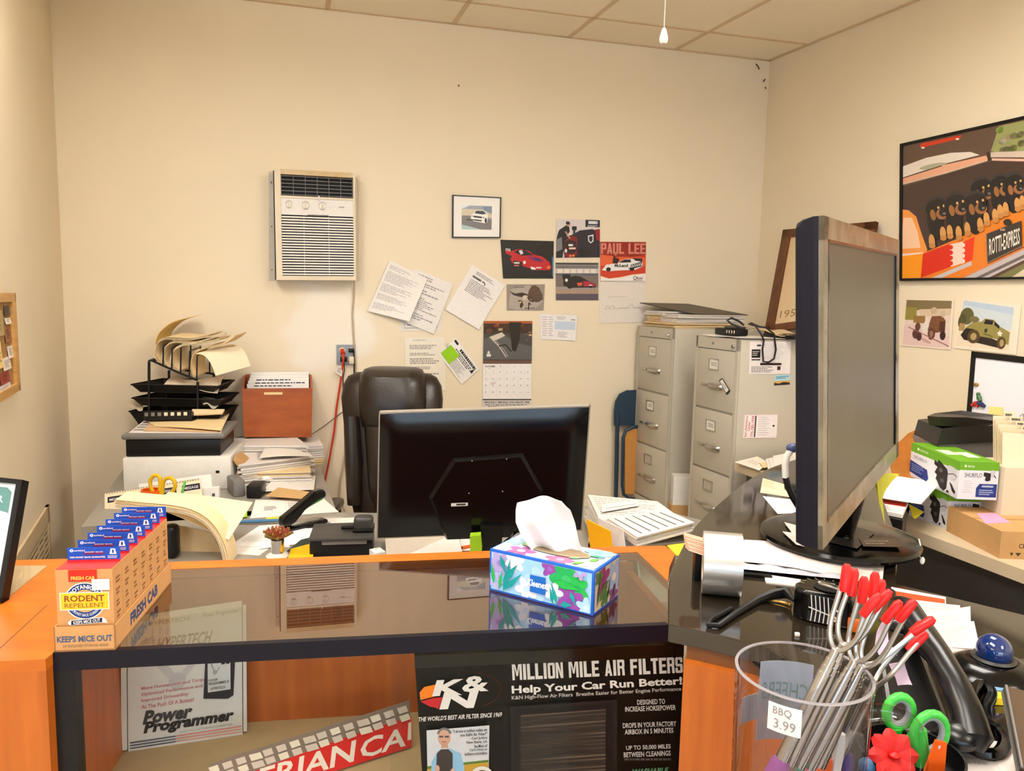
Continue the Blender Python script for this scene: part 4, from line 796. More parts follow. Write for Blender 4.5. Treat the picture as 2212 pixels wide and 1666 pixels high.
mb2 = MB(); mb2.hexa([T @ V(q) for q in ((sl * .62, -.008, .074), (sl * .92, -.008, .092), (sl * .92, .008, .092), (sl * .62, .008, .074))], [T @ V(q) for q in ((sl * .62, -.008, .080), (sl * .92, -.008, .098), (sl * .92, .008, .098), (sl * .62, .008, .080))], 'green_plastic'); tag(mb2.build('grip_pad', t), 'lime green strip under the arm')
# succulent
PT = Z(600, 1204, DZ); 
M('pot_glass', (222, 212, 202), 0.25); M('leaf_pink', (186, 96, 74), 0.5, var=.2, scale=40, rgb2=(150, 78, 52)); M('leaf_green', (124, 120, 48), 0.5, var=.2, scale=40, rgb2=(170, 90, 50))
PT = V((PT.x, PT.y, DZ)); t = thing('succulent_plant', 'small pink and green succulent in a steel cup on a clear dish', 'plant', PT)
mb = MB(); mb.lathe([(.036, 0), (.038, .006), (.03, .012), (.022, .016), (.001, .016)], 'pot_glass', 24, Matrix.Translation(PT)); mb.build('dish', t)
mb = MB(); mb.lathe([(.02, .016), (.021, .06), (.018, .06), (.017, .05), (.001, .05)], 'chrome', 20, Matrix.Translation(PT)); mb.build('cup', t)
mb = MB()
def leafmesh(mb, base, d, up, ln, wd, mat):
    d = d.normalized(); s_ = d.cross(up).normalized(); n_ = s_.cross(d).normalized(); 
    def fn(u, v):
        x = u; w_ = wd * (sin(min(1, x * 1.15) ** .7 * pi) ** .8 + .12 * (1 - x)); return base + d * (ln * x) + s_ * ((v - .5) * w_) + n_ * (.25 * ln * x * x - .3 * wd * (1 - abs(2 * v - 1)))
    mb.sheet(fn, 6, 4, mat, .0025)
for k in range(46):
    a_ = k * 2.399; r = k / 46; el_ = radians(80 - 78 * r); d = V((cos(a_) * cos(el_), sin(a_) * cos(el_), sin(el_))); leafmesh(mb, PT + V((0, 0, .066)), d, V((0, 0, 1)) if el_ < 1.3 else V((1, 0, 0)), .028 + .026 * r, .016 + .012 * r, 'leaf_pink' if (k % 3 and r < .75) else 'leaf_green')
mb.build('rosette', t)
# receipt printer with a mouse on it
A0, B0 = Z(668, 1206, DZ), Z(806, 1202, DZ); x_ = (B0 - A0); l_ = x_.length; T = fr(A0, x_, V((0, 0, 1)).cross(x_), (0, 0, 1)); hh = Yd(668, 1165, A0.y).z - DZ
t = thing('receipt_printer', 'dark grey desktop receipt printer behind the counter', 'printer', A0)
mb = MB(T); mb.box((l_ / 2, .075, hh / 2 - .004), (l_, .15, hh - .008), 'black_plastic', bev=.008); mb.build('body', t)
mb = MB(T); mb.box((l_ / 2, .07, hh), (l_ * 1.01, .17, .012), 'dark_grey', bev=.005); mb.build('top_cover', t)
mb = MB(T); mb.box((l_ * .55, -.004, hh * .80), (l_ * .7, .006, .012), 'mid_grey'); mb.build('paper_slot', t)
P = T @ V((l_ * .84, .06, hh + .0065)); t = thing('computer_mouse', 'dark grey mouse-shaped device on the receipt printer', 'gadget', P)
mb = MB(); T2 = Matrix.Translation(P) @ Matrix.Rotation(.1, 4, 'Z'); mb.T = T2; mb.box((0, 0, .026), (.064, .05, .05), 'dark_grey', bev=.014, seg=4); mb.box((0, -.002, .006), (.07, .054, .012), 'black_plastic', bev=.005); mb.T = None; mb.build('shell', t)
mb = MB(T2); mb.box((-.05, .0, .01), (.05, .016, .012), 'black_plastic', bev=.005); mb.build('tail', t)
mb, a, f = lay(((700, 1120), (770, 1118), (795, 1128), (715, 1130)), DZ + .0015, (226, 222, 216)); solo(mb, 'paper_sheet', 'white sheet edge behind the receipt printer', 'paper')
mb, a, f = lay(((690, 1118), (736, 1116), (742, 1142), (704, 1144)), DZ + .0005, (168, 166, 154), .001, mat='glossprint'); solo(mb, 'desk_mat', 'grey glossy pad on the desk right of the stapler', 'mat')
# monitor seen from behind
t = thing('computer_monitor', 'wide black monitor seen from behind on the front desk', 'monitor', V((Yd(1050, 1100, 2.3).x, 2.33, DZ)))
c = [Yd(817, 894, 2.27), Yd(1277, 879, 2.27), Yd(1258, 1150, 2.33), Yd(812, 1168, 2.33)]; f = bil(c); M('monitor_shell', (5, 5, 7), 0.2, var=.1, spec=.4); M('monitor_edge', (150, 142, 130), 0.35)
def mon(u, v, d): return f(u, v, d)
mb = MB(); bulge = lambda u, v: .012 * min(1, 12 * u, 12 * (1 - u), 9 * v, 9 * (1 - v)); mb.sheet(lambda u, v: f(u, v, bulge(u, v) - .012), 24, 16, 'monitor_shell'); mb.build('back_shell', t)
mb = MB(); 
for r in ((0, 0, .006, 1), (.994, 0, 1, 1), (0, 0, 1, .008), (0, .988, 1, 1)): slab(mb, f, *r, -.034, -.011, 'monitor_edge')
mb.build('bezel', t); mb = MB(); slab(mb, f, .004, .004, .996, .996, -.034, -.014, 'black_gloss'); mb.build('screen', t)
mb = MB(); hexp = [(.36, .64), (.69, .66), (.80, .36), (.66, -.01), (.34, -.01), (.25, .34)]; inn = [(.375, .62), (.68, .64), (.785, .36), (.65, .0), (.35, .0), (.27, .34)]
A_ = [f(u, v, .0005) for u, v in hexp]; B_ = [f(u, v, .014) for u, v in inn]; n6 = 6; mb.add(A_ + B_, [list(range(6, 12))[::-1]] + [[i, (i + 1) % 6, 6 + (i + 1) % 6, 6 + i] for i in range(6)], 'monitor_shell'); mb.build('rear_housing', t)
for u, v in ((.452, .655 - .03), (.615, .63), (.443, .37), (.603, .375)):
    mb = MB(); mb.ball(f(u, v, .0145), .0022, 'chrome', n=8, m=6); mb.build('screw', t)
mb = MB(); a = Art(mb, lambda u, v, d: f(u, v, d + .0142)); a.rect(.36, .27, .44, .296, (226, 220, 216)); a.rect(.385, .276, .43, .29, (60, 56, 56)); tag(mb.build('asset_sticker', t), 'white barcode sticker')
mb = MB(); S0 = f(.56, .06, .012); b_ = V((S0.x, S0.y + .03, DZ)); mb.hexa([S0 + V((-.035, -.02, .02)), S0 + V((.035, -.02, .02)), S0 + V((.035, .02, .02)), S0 + V((-.035, .02, .02))], [b_ + V((-.028, -.03, .012)), b_ + V((.028, -.03, .012)), b_ + V((.028, .01, .012)), b_ + V((-.028, .01, .012))], 'black_plastic'); mb.build('stand_neck', t)
mb = MB(); mb.box(b_ + V((0, .02, .007)), (.24, .18, .012), 'black_plastic', bev=.004); mb.build('stand_base', t)
mb = MB(); mb.tube([f(.68, .02, .0), Yd(1090, 1170, 2.36), Yd(1075, 1195, 2.36), V((.02, 2.36, DZ + .004))], .003, 'black_cord'); mb.build('video_cable', t)
# papers under the monitor
mb, a, f = lay(((832, 1160), (975, 1150), (958, 1190), (835, 1206)), DZ + .02, (212, 200, 184), .003, curl=lambda u, v: .02 * u * v); a.scrawl(.02, .1, .95, .95, 12, (196, 186, 172), seed=2, fill=.3); solo(mb, 'newspaper', 'folded grey printed sheet below the left of the monitor', 'paper')
mb, a, f = lay(((968, 1166), (992, 1164), (1000, 1200), (885, 1204)), DZ + .028, (242, 236, 230), .0015, curl=lambda u, v: .012 * (1 - u)); solo(mb, 'paper_sheet', 'white torn paper below the middle of the monitor', 'paper')
mb = MB(); obox(mb, Z(810, 1212, DZ), Z(833, 1208, DZ), .05, .025, 'paper'); solo(mb, 'note_cube', 'small white block of notes right of the receipt printer', 'paper')
mb, a, f = lay(((994, 1162), (1020, 1160), (1030, 1190), (996, 1190)), DZ + .008, (236, 226, 222)); solo(mb, 'paper_sheet', 'white paper corner left of the lime note block', 'paper')
mb = MB(); p = Z(998, 1184, DZ + .012); mb.tube([p, Z(1018, 1180, DZ + .012)], .006, 'orange_plastic', 6); solo(mb, 'pencil', 'short orange pencil left of the lime note block', 'pencil')
M('lime_paper', (150, 196, 24), 0.6)
mb = MB(); obox(mb, Yd(1018, 1190, 2.25), Yd(1041, 1188, 2.25), .035, .045, 'lime_paper'); q = min(p.z for p in mb.v); mb.v = [V((p.x, p.y, DZ + .012 if p.z < q + .002 else p.z)) for p in mb.v]; solo(mb, 'note_block', 'lime green note block standing beside the monitor stand', 'note block')
# tape dispenser, envelopes and tall paper pile at the right
P = Z(1285, 1200, DZ); P = V((.33, 2.36, DZ)); t = thing('tape_dispenser', 'black tape dispenser with a strip of tape behind the tissue box', 'tape dispenser', P)
mb = MB(Matrix.Translation(P) @ Matrix.Rotation(-.25, 4, 'Z')); mb.T = mb.T @ Matrix.Rotation(pi / 2, 4, 'X'); mb.prism([(-.08, 0), (.085, 0), (.075, .075), (.03, .082), (-.01, .075), (-.03, .10), (-.075, .09)], .055, 'black_plastic', z0=-.03); o = mb.build('body', t)
mb = MB(Matrix.Translation(P) @ Matrix.Rotation(-.25, 4, 'Z')); mb.T = mb.T @ Matrix.Rotation(pi / 2, 4, 'X'); mb.lathe([(.022, -.012), (.034, -.012), (.034, .012), (.022, .012), (.022, -.012)], 'aged_white', 24, Matrix.Translation(V((-.045, .095, 0)))); mb.build('tape_roll', t)
q = Z(1420, 1100, DZ)
stack('paper_stack', 'tall spread of white invoices on the right end of the front desk', 'paper', ((1270, 1068), (1420, 1082), (1500, 1140), (1300, 1132)), DZ, .11, PAPERS, 12, .006, lambda a: (a.scrawl(.05, .3, .9, .95, 9, (150, 142, 138), seed=3, fill=.25), a.rect(.1, .62, .3, .65, (236, 214, 120)), a.rect(.05, .4, .4, .42, (150, 140, 138))), 'paper piles on the front desk', 8)
stack('paper_stack', 'topmost ruled statement pile with dark lines at the right of the front desk', 'paper', ((1312, 1118), (1438, 1100), (1500, 1128), (1378, 1160)), DZ + .112, .03, PAPERS, 5, .003, lambda a: [a.stroke([(.08 + i * .15, .92 - (i % 2) * .05), (.12 + i * .15, .1)], .022, (84, 78, 78)) for i in range(6)] and None, 'paper piles on the front desk', 9)
mb, a, f = lay(((1300, 1090), (1378, 1080), (1380, 1092), (1300, 1106)), DZ + .116, (238, 230, 224), .002); a.rect(.1, .3, .95, .4, (170, 160, 156)); solo(mb, 'paper_sheet', 'narrow folded sheet lying on the spread of invoices', 'paper')
stack('paper_stack', 'lower white pile under the ruled statements at the counter edge', 'paper', ((1340, 1142), (1490, 1135), (1490, 1160), (1370, 1172)), DZ, .085, PAPERS + [(120, 110, 96)], 8, .006, None, 'paper piles on the front desk', 10)
for k, (x0, y0, x1, y1, yy, c, lb) in enumerate(((1266, 1122, 1318, 1185, 2.33, (246, 176, 16), 'yellow padded envelope standing right of the tape dispenser'), (1290, 1118, 1345, 1186, 2.37, (232, 226, 226), 'white envelope standing behind the yellow one'), (1322, 1138, 1368, 1186, 2.40, (226, 222, 226), 'second white envelope standing to the right of the yellow one'))):
    a_, b_ = Yd(x0, y0, yy), Yd(x1, y0 + 26, yy - .06); mb = MB(); g = sheetcard(mb, [a_, b_, V((b_.x + .02, b_.y - .03, DZ)), V((a_.x + .03, a_.y - .03, DZ))], c, .005); solo(mb, 'envelope', lb, 'envelope', 'envelopes standing on the front desk')
mb, a, f = lay(((1440, 1178), (1490, 1172), (1486, 1196), (1462, 1200)), DZ + .09, (240, 214, 60), .003); solo(mb, 'sticky_note', 'yellow note pad corner behind the curved counter', 'sticky note')

# ================================================================== office chair
t = thing('office_chair', 'high-backed dark brown leather office chair behind the monitor', 'chair', V((-.47, 3.28, 0)))
YC = 3.2
def loft(mb, secs, mat, n=20, e=2.6):
    """secs: (centre, half width, half depth) from the bottom up; rounded-box sections"""
    vs = []; fs = []
    for c, hw, hd in secs:
        for j in range(n):
            a = 2 * pi * j / n; ca, sa = cos(a), sin(a); vs.append(V(c) + V((hw * math.copysign(abs(ca) ** (2 / e), ca), hd * math.copysign(abs(sa) ** (2 / e), sa), 0)))
    k = len(secs)
    for i in range(k - 1):
        for j in range(n): fs.append([i * n + j, i * n + (j + 1) % n, (i + 1) * n + (j + 1) % n, (i + 1) * n + j])
    fs.append(list(range(n))[::-1]); fs.append([(k - 1) * n + j for j in range(n)]); return mb.add(vs, fs, mat, None, True)
def sec(l, r, y, hd, dy=0.0): A, B = Yd(l, y, YC + dy), Yd(r, y, YC + dy); return ((A + B) / 2, (B - A).length / 2, hd)
mb = MB(); loft(mb, [sec(770, 900, 1130, .07), sec(760, 915, 1080, .085), sec(755, 930, 1020, .09, .02), sec(748, 945, 960, .09, .04), sec(742, 955, 900, .09, .06), sec(738, 957, 860, .085, .08), sec(742, 954, 832, .075, .1), sec(752, 944, 814, .06, .11), sec(770, 930, 806, .04, .12)], 'leather', 28); mb.build('backrest', t)
mb = MB(); loft(mb, [sec(800, 905, 1100, .03, -.06), sec(795, 905, 1040, .04, -.06), sec(790, 912, 970, .045, -.045), sec(786, 914, 920, .045, -.025)], 'leather', 24); mb.build('lumbar_cushion', t)
mb = MB(); loft(mb, [sec(782, 916, 922, .035, -.02), sec(778, 920, 900, .06, -.012), sec(776, 921, 860, .075, .01), sec(777, 920, 830, .09, .04), sec(780, 918, 810, .105, .07), sec(788, 912, 798, .09, .1), sec(800, 900, 794, .06, .11)], 'leather', 28); mb.build('headrest_pad', t)
for x in (766, 938):
    mb = MB(); mb.tube([Yd(x, 1090, YC - .07), Yd(x - 3, 1000, YC - .06), Yd(x - (8 if x < 800 else -4), 900, YC - .03)], [.03, .035, .03], 'leather', 10); mb.build('side_bolster', t)
mb = MB(); mb.box((-.45, 3.02, .50), (.52, .50, .13), 'leather', bev=.05, seg=4); mb.build('seat', t)
for s in (-1, 1):
    mb = MB(); x = -.45 + s * .29; mb.tube([V((x, 3.2, .45)), V((x, 3.22, .68)), V((x, 3.0, .70)), V((x, 2.97, .45))], .018, 'black_plastic'); mb.box((x, 3.1, .705), (.06, .28, .04), 'leather', bev=.015); mb.build('armrest', t)
mb = MB(); mb.tube([V((-.45, 3.03, .45)), V((-.45, 3.03, .12))], .03, 'black_plastic', 12); mb.build('gas_column', t)
mb = MB()
for k in range(5): a_ = 2 * pi * k / 5 + .3; mb.tube([V((-.45, 3.03, .12)), V((-.45 + .29 * cos(a_), 3.03 + .29 * sin(a_), .07))], [.03, .018], 'black_plastic')
mb.build('star_base', t)
for k in range(5): a_ = 2 * pi * k / 5 + .3; mb = MB(); mb.ball((-.45 + .29 * cos(a_), 3.03 + .29 * sin(a_), .03), .03, 'black_plastic', n=12, m=8); mb.build('caster', t)

# ================================================================== glass display counter
CZ = 1.0
F0, F1 = Z(113, 1412, CZ), Z(1443, 1350, CZ); FX = (F1 - F0).normalized(); FN = V((FX.y, -FX.x, 0)); FB = -FN   # FB goes back into the case
def FP(px, py, off=0.0): return onP(px, py, F0 + FB * off, FN)
def zpoly(px, z): return [(Z(x, y, z).x, Z(x, y, z).y) for x, y in px]
CW = (F1 - F0).length; FLZ = .64
t = thing('display_counter', 'glass-topped display counter with black front frame and orange wood surround', 'counter', V((*((F0 + F1) / 2).xy, 0)))
mb = MB()
mb.prism(zpoly([(-300, 1441), (98, 1424.5), (113, 1412.5), (335, 1235), (352, 1231), (352, 1215.5), (155, 1207), (-300, 1219)], CZ), .02, 'orange_wood_flat', z0=CZ - .02)
q = zpoly([(352, 1230.5), (352, 1215), (1313, 1181), (1437, 1179), (1458, 1197), (1446, 1226), (1443, 1256), (1377, 1193), (1055, 1205)], CZ); mb.prism(q, .02, 'orange_wood_flat', z0=CZ - .02)
mb.build('wood_top', t)
mb = MB(); a, b = Z(-110, 1352, CZ), Z(103, 1308, CZ); d = (b - a).normalized(); s_ = V((-d.y, d.x, 0)) * .0009; mb.hexa([a - s_, b - s_, b + s_, a + s_], [p + V((0, 0, .0004)) for p in (a - s_, b - s_, b + s_, a + s_)], 'brown_edge') if False else None
a, b = Z(0, 1401, CZ), Z(101, 1308, CZ); d = (b - a).normalized(); s_ = V((-d.y, d.x, 0)) * .0008; mb.hexa([a - s_, b - s_, b + s_, a + s_], [p + V((0, 0, .0005)) for p in (a - s_, b - s_, b + s_, a + s_)], 'brown_edge')
mb.build('wood_seam', t)
mb = MB(); inset = zpoly([(-260, 1224), (103, 1223), (12, 1296), (-60, 1355), (-300, 1360)], CZ); mb.prism(inset, .0012, 'case_glass', z0=CZ + .0002); mb.build('side_glass_inset', t)
mb = MB(); mb.prism([(x * 1.0, y) for x, y in inset], .001, 'case_lining', z0=CZ - .0002 + .0003); mb.build('inset_lining', t)
# wooden front of the left counter
a, b = Z(-300, 1441, CZ), Z(98, 1424.5, CZ); c = F0.copy()
mb = MB(); bk = FB * .02
mb.hexa([V((a.x, a.y, .02)), V((b.x, b.y, .02)), V((b.x, b.y, CZ - .02)), V((a.x, a.y, CZ - .02))], [V((a.x, a.y, .02)) + bk, V((b.x, b.y, .02)) + bk, V((b.x, b.y, CZ - .02)) + bk, V((a.x, a.y, CZ - .02)) + bk], 'orange_wood'); mb.build('left_front_panel', t)
mb = MB(); mb.hexa([V((b.x, b.y, .02)), V((c.x, c.y, .02)), V((c.x, c.y, CZ - .02)), V((b.x, b.y, CZ - .02))], [V((b.x, b.y, .02)) + bk, V((c.x, c.y, .02)) + bk, V((c.x, c.y, CZ - .02)) + bk, V((b.x, b.y, CZ - .02)) + bk], 'orange_wood'); mb.build('return_panel', t)
def cbox(x0, x1, y0, y1, z0, z1, mat, mb): T = fr(F0, FX, FB); mb.T = T; mb.box(((x0 + x1) / 2, (y0 + y1) / 2, (z0 + z1) / 2 - CZ), (x1 - x0, y1 - y0, z1 - z0), mat, bev=0); mb.T = None; return mb
mb = MB(); cbox(0, CW, 0, .013, CZ - .031, CZ, 'black_trim', mb); mb.build('front_rail', t)
mb = MB(); cbox(0, .032, 0, .03, .1, CZ - .031, 'black_plastic', mb); mb.build('stile', t)
mb = MB(); cbox(0, CW, .0, .03, .08, .12, 'black_plastic', mb); mb.build('bottom_rail', t)
gl = [(CW * .0 + .006, .013)]
mb = MB(); mb.prism(zpoly([(122, 1409), (340, 1234), (352, 1230.5), (1055, 1205), (1377, 1193), (1443, 1256), (1443, 1346)], CZ), .006, 'counter_glass', z0=CZ - .0065); mb.build('glass_top', t)
mb = MB(); xa = (FP(843, 1500) - F0).dot(FX); xb = (FP(888, 1500) - F0).dot(FX); cbox(.03, xb, .012, .016, .13, CZ - .03, 'case_glass', mb); mb.build('front_glass', t)
mb = MB(); cbox(xa, 1.095, .021, .025, .13, CZ - .03, 'case_glass', mb); mb.build('front_glass', t)
M('case_wood', (200, 104, 26), 0.4, stretch=(12, 12, 1.2), scale=3, rgb2=(176, 84, 18))
DB = .386
mb = MB(); cbox(.0, 1.115, DB, DB + .015, .1, CZ - .022, 'case_wood', mb); mb.build('back_panel', t)
mb = MB(); cbox(-.02, 0, .0, DB, .1, CZ - .022, 'case_wood', mb); mb.build('side_panel', t)
mb = MB(); cbox(1.098, 1.115, .06, DB, .1, CZ - .04, 'case_wood', mb); mb.build('side_panel', t)
mb = MB(); cbox(.0, 1.098, .03, DB, FLZ - .02, FLZ, 'case_lining', mb); mb.build('shelf', t)
mb = MB(); cbox(.0, CW, .03, DB, .1, .12, 'case_lining', mb); mb.build('bottom_shelf', t)

# ---- carton of a tuning computer standing in the case
BYo = .175
def CP(px, py, off): return FP(px, py, off)
b0, b1 = Z(277, 1624, FLZ), Z(524, 1587, FLZ); x_ = (b1 - b0); n_ = V((x_.y, -x_.x, 0)).normalized()
tl, tr = onP(275, 1348, b0, n_), onP(522, 1311, b0, n_); tl.z = min(tl.z, CZ - .012); tr.z = min(tr.z, CZ - .012)
f = bil([tl, tr, b1, b0]); t = thing('software_carton', 'white carton of an engine tuning computer inside the glass counter', 'box', (b0 + b1) / 2)
M('carton_white', (226, 222, 218), 0.55, var=.03)
mb = MB(); slab(mb, f, 0, 0, 1, 1, -.035, 0, 'carton_white')
a = Art(mb, f, 246, 276)
a.rect(0, 262, 246, 276, (226, 220, 206)); a.text('HYPERTECH', 44, 264, 130, 273, (150, 142, 134), .01, .2); a.text('Power Programmer', 160, 263, 240, 274, (150, 142, 134), .02, .25)
a.text('HYPERTECH', 62, 208, 178, 236, (118, 112, 110), .02, .28)
for i in range(5): a.rect(26 + i * 6, 212 + i * 5, 60, 213.5 + i * 5, (140, 136, 136))
a.rect(28, 201, 210, 203.5, (80, 78, 82)); a.scrawl(28, 192, 200, 198, 1, (190, 186, 186), seed=1); a.poly([(4, 205), (30, 236), (56, 244), (40, 214), (20, 196)], (176, 186, 202))
a.poly([(160, 176), (170, 200), (178, 180), (186, 214), (192, 184), (200, 200), (206, 176)], (176, 172, 176)); a.poly([(60, 176), (100, 130), (112, 130), (150, 176), (130, 176), (106, 146), (84, 176)], (206, 202, 206)); a.ell(104, 138, 18, 18, (200, 196, 202))
for i, s_ in enumerate(('More Horsepower and Torque,', 'Optimized Performance and', 'Improved Driveability', 'At The Push Of A Button!')): a.text(s_, 28, 128 - i * 13, 28 + (142, 130, 100, 112)[i], 137 - i * 13, (206, 128, 138), .02)
a.text('Power', 34, 54, 136, 84, (60, 56, 60), .05, .25); a.text('Programmer', 34, 28, 226, 60, (32, 30, 34), .05, .25); a.text('EASY TO USE TUNING COMPUTER', 110, 25, 224, 29, (170, 166, 166), .01, .2)
for i in range(3): a.rect(4, 18 - i * 6, 120, 20.5 - i * 6, (66, 70, 100)); a.rect(100, 18 - i * 6, 244, 20.5 - i * 6, (226, 130 + 16 * i, 118 + 10 * i))
a.poly([(160, 92), (214, 84), (226, 90), (232, 190), (226, 196), (172, 196), (166, 190)], (30, 30, 42)); a.rect(170, 104, 220, 182, (220, 220, 222))
for i in (0, 1):
    for j in (0, 1): a.rect(200 + i * 10, 160 + j * 11, 208 + i * 10, 169 + j * 11, (34, 34, 40))
a.text('POWER', 172, 127, 192, 132, (70, 70, 74), .02, .2); a.text('PROGRAMMER III', 172, 119, 216, 125, (70, 70, 74), .02, .2); a.text('HYPERTECH', 176, 108, 208, 114, (70, 70, 74), .02); a.stroke([(176, 170), (184, 150), (190, 146), (196, 156)], 2, (150, 150, 156)); a.ell(186, 146, 5, 5, (170, 170, 176))
mb.build('carton', t); mb = MB(); slab(mb, f, -.055, .02, -.008, .985, -.02, .003, 'carton_white'); mb.build('side_flap', t); mb = MB(); slab(mb, f, 1.008, .02, 1.04, .97, -.03, 0, 'carton_white'); mb.build('side_flap', t)

# ---- long box with a film strip and red band
Bq = [Z(889, 1614, FLZ + .004), Z(505, 1735, FLZ + .004)]
_d = (Bq[1] - Bq[0]).normalized(); _h = _d.cross(V((0, 0, 1))); _h = _h if _h.y < 0 else -_h; pl_n = (_h * .85 + V((0, 0, .53))).normalized(); pl_p = Bq[0]
def SL(px, py, d=0): return onP(px, py, pl_p, pl_n) + pl_n * d
c = [SL(452, 1650), SL(884, 1513), SL(889, 1614), SL(505, 1735)]
t = thing('display_sign', 'red and grey strip sign with white capitals lying inside the glass counter', 'sign', (c[2] + c[3]) / 2)
mb = MB(); f = bil(c); slab(mb, f, 0, 0, 1, 1, -.004, 0, 'print', lin((128, 108, 96))); a = Art(mb, lambda u, v, d: SL(u, -v, d), 1, 1)
a.poly([(889, -1614), (889, -1548), (738.5, -1596), (480, -1692), (470, -1700), (505, -1735)], (212, 24, 16))
def skew(tx, x0, y0, x1, y1, hh):   # text whose baseline runs from x0,y0 to x1,y1 (pixels)
    g, fs, asp = glyphs(tx, .02); a.k += 1; mb.add([a.P(x0 + u * (x1 - x0) + .12 * v * hh, -(y0 + u * (y1 - y0)) + v * hh) for u, v in g], fs, 'print', lin((232, 214, 200)), raw=True)
skew('ERIAN', 556, 1708, 764, 1645, 47); skew('CA', 776, 1642, 876, 1612, 44); skew('R', 882, 1612, 920, 1600, 40) if False else None
a.k += 1; a.poly([(880, -1600), (888, -1598), (888, -1560), (882, -1562)], (232, 214, 200))
for i in range(15):
    x = 450 + i * 29; y = 1655 - (x - 450) * .315; s_ = 1.25 if i % 4 == 3 else 1.0
    for k in (0, 1): yy = y + 4 + k * 17; a.poly([(x + k * 5, -yy), (x + k * 5 + 20 * s_, -(yy - 6.5)), (x + k * 5 + 25 * s_, -(yy + 6)), (x + k * 5 + 6, -(yy + 13))], (206, 186, 174) if (i + k) % 3 else (226, 210, 190))
mb.build('strip', t)

# ---- black poster board for air filters in the case
bo = .045
PB = lambda u, v, d=0: FP(u, -v, bo) - FB * d
t = thing('advertising_board', 'black air filter advertising board with white lettering in the glass counter', 'board', V((*FP(1185, 1600, bo).xy, .62)))
mb = MB(); c = [FP(895, 1416, bo), FP(1476, 1389, bo), FP(1468, 1720, bo), FP(905, 1738, bo)]; f = bil(c); M('board_black', (5, 5, 5), .5, spec=.2); slab(mb, f, 0, -1.0, 1, 1, -.012, 0, 'board_black')
for p in mb.v: p.z = max(p.z, FLZ + .0005)
a = Art(mb, PB, mat='print', step=.00008); R_ = .0535; WH = (228, 222, 218)
a.poly([(897, -1437), (1474, -1405), (1474, -1402), (897, -1434)], (44, 42, 44))
blocktext(a, 'MILLION MILE AIR FILTERS', 1106, -1460, 1472, -1426, WH, R_)
a.text('Help Your Car Run Better!', 1104, -1490, 1471, -1468, WH, .03, 0, R_)
a.text('K&N High-Flow Air Filters  Breathe Easier for Better Engine Performance', 1104, -1500.5, 1469, -1490, (196, 190, 188), .012, 0, R_)
for s_, x0, y0, x1, y1 in (('DESIGNED TO', 1374, 1518, 1434, 1507), ('INCREASE HORSEPOWER', 1348, 1532, 1457, 1521), ('DROPS IN YOUR FACTORY', 1343, 1567, 1458, 1556), ('AIRBOX IN 5 MINUTES', 1347, 1581, 1452, 1570), ('UP TO 50,000 MILES', 1350, 1616, 1446, 1605), ('BETWEEN CLEANINGS', 1345, 1630, 1446, 1619)):
    a.text(s_, x0, -y0, x1, -y1, (206, 200, 196), .016, 0, .04)
a.scrawl(1346, -1640, 1448, -1632, 1, (84, 80, 78), seed=2, rag=.01); a.text('WASHABLE', 1362, -1668, 1440, -1655, (90, 150, 110), .03, .3, .05)
# logo
a.poly([(908, -1508), (906, -1492), (916, -1480), (948, -1473), (940, -1500)], (242, 128, 20)); a.poly([(908, -1511), (938, -1503), (946, -1525), (928, -1522)], (200, 30, 40)); a.poly([(938, -1503), (955, -1502), (948, -1525), (942, -1527)], (200, 30, 40))
a.arc(1004, -1487, 78, 40, .02, (226, 90, 30), 1.75, -1.1, 36, .20, .05); a.arc(1003, -1486, 74, 38, .0, (190, 36, 26), 1.5, -.4, 30, .10, .05)
a.text('K', 938, -1498, 1002, -1464, WH, .045, .35, .05); a.text('&', 998, -1490, 1056, -1456, WH, .03, .15, .05); a.text('N', 954, -1526, 1028, -1488, WH, .045, .35, .05)
a.text("THE WORLD'S BEST AIR FILTER SINCE 1969", 903, -1549, 1083, -1539, WH, .015, .2, .06)
# small picture of a man holding the filter
q = [(921, -1573), (1056, -1562), (1054, -1700), (924, -1710)]; a.poly(q, (206, 206, 212)); a.poly([(922, -1655), (1054, -1640), (1054, -1700), (924, -1710)], (196, 152, 50)); a.poly([(922, -1650), (1054, -1636), (1054, -1641), (922, -1656)], (86, 120, 50))
a.poly([(930, -1700), (932, -1640), (946, -1616), (972, -1612), (994, -1622), (1002, -1650), (1002, -1700)], (140, 186, 220)); a.ell(959, -1588, 14, 18, (206, 160, 140), n=20); a.arc(959, -1584, 14, 15, 5, (120, 116, 116), .3, 2.9); a.rect(948, -1588, 957, -1584, (90, 80, 80)); a.rect(960, -1588, 969, -1584, (90, 80, 80)); a.stroke([(954, -1597), (964, -1597)], 1.2, (120, 60, 56)); a.poly([(952, -1610), (968, -1610), (966, -1600), (954, -1600)], (200, 152, 132))
a.poly([(940, -1700), (943, -1622), (952, -1613), (968, -1613), (977, -1622), (977, -1700)], (58, 50, 48)); a.ell(944, -1655, 5, 8, (206, 160, 140)); a.ell(977, -1662, 5, 8, (206, 160, 140))
for i, s_ in enumerate(('"I drove a million miles on', 'one K&N Air Filter!"', '- Carl Judice', 'New Iberia, LA', 'See More of', "Carl's Story at", 'knfilters.com/million')): w_ = (76, 60, 40, 46, 30, 40, 50)[i]; x1 = 1053; a.text(s_, x1 - w_, -1576 - i * 8.2, x1 - 2, -1569.5 - i * 8.2, (50, 46, 50), .015, .1, .06)
a.arc(1040, -1675, 22, 22, 8, (226, 222, 218), 0, pi); a.ell(1040, -1675, 17, 17, (30, 26, 26))
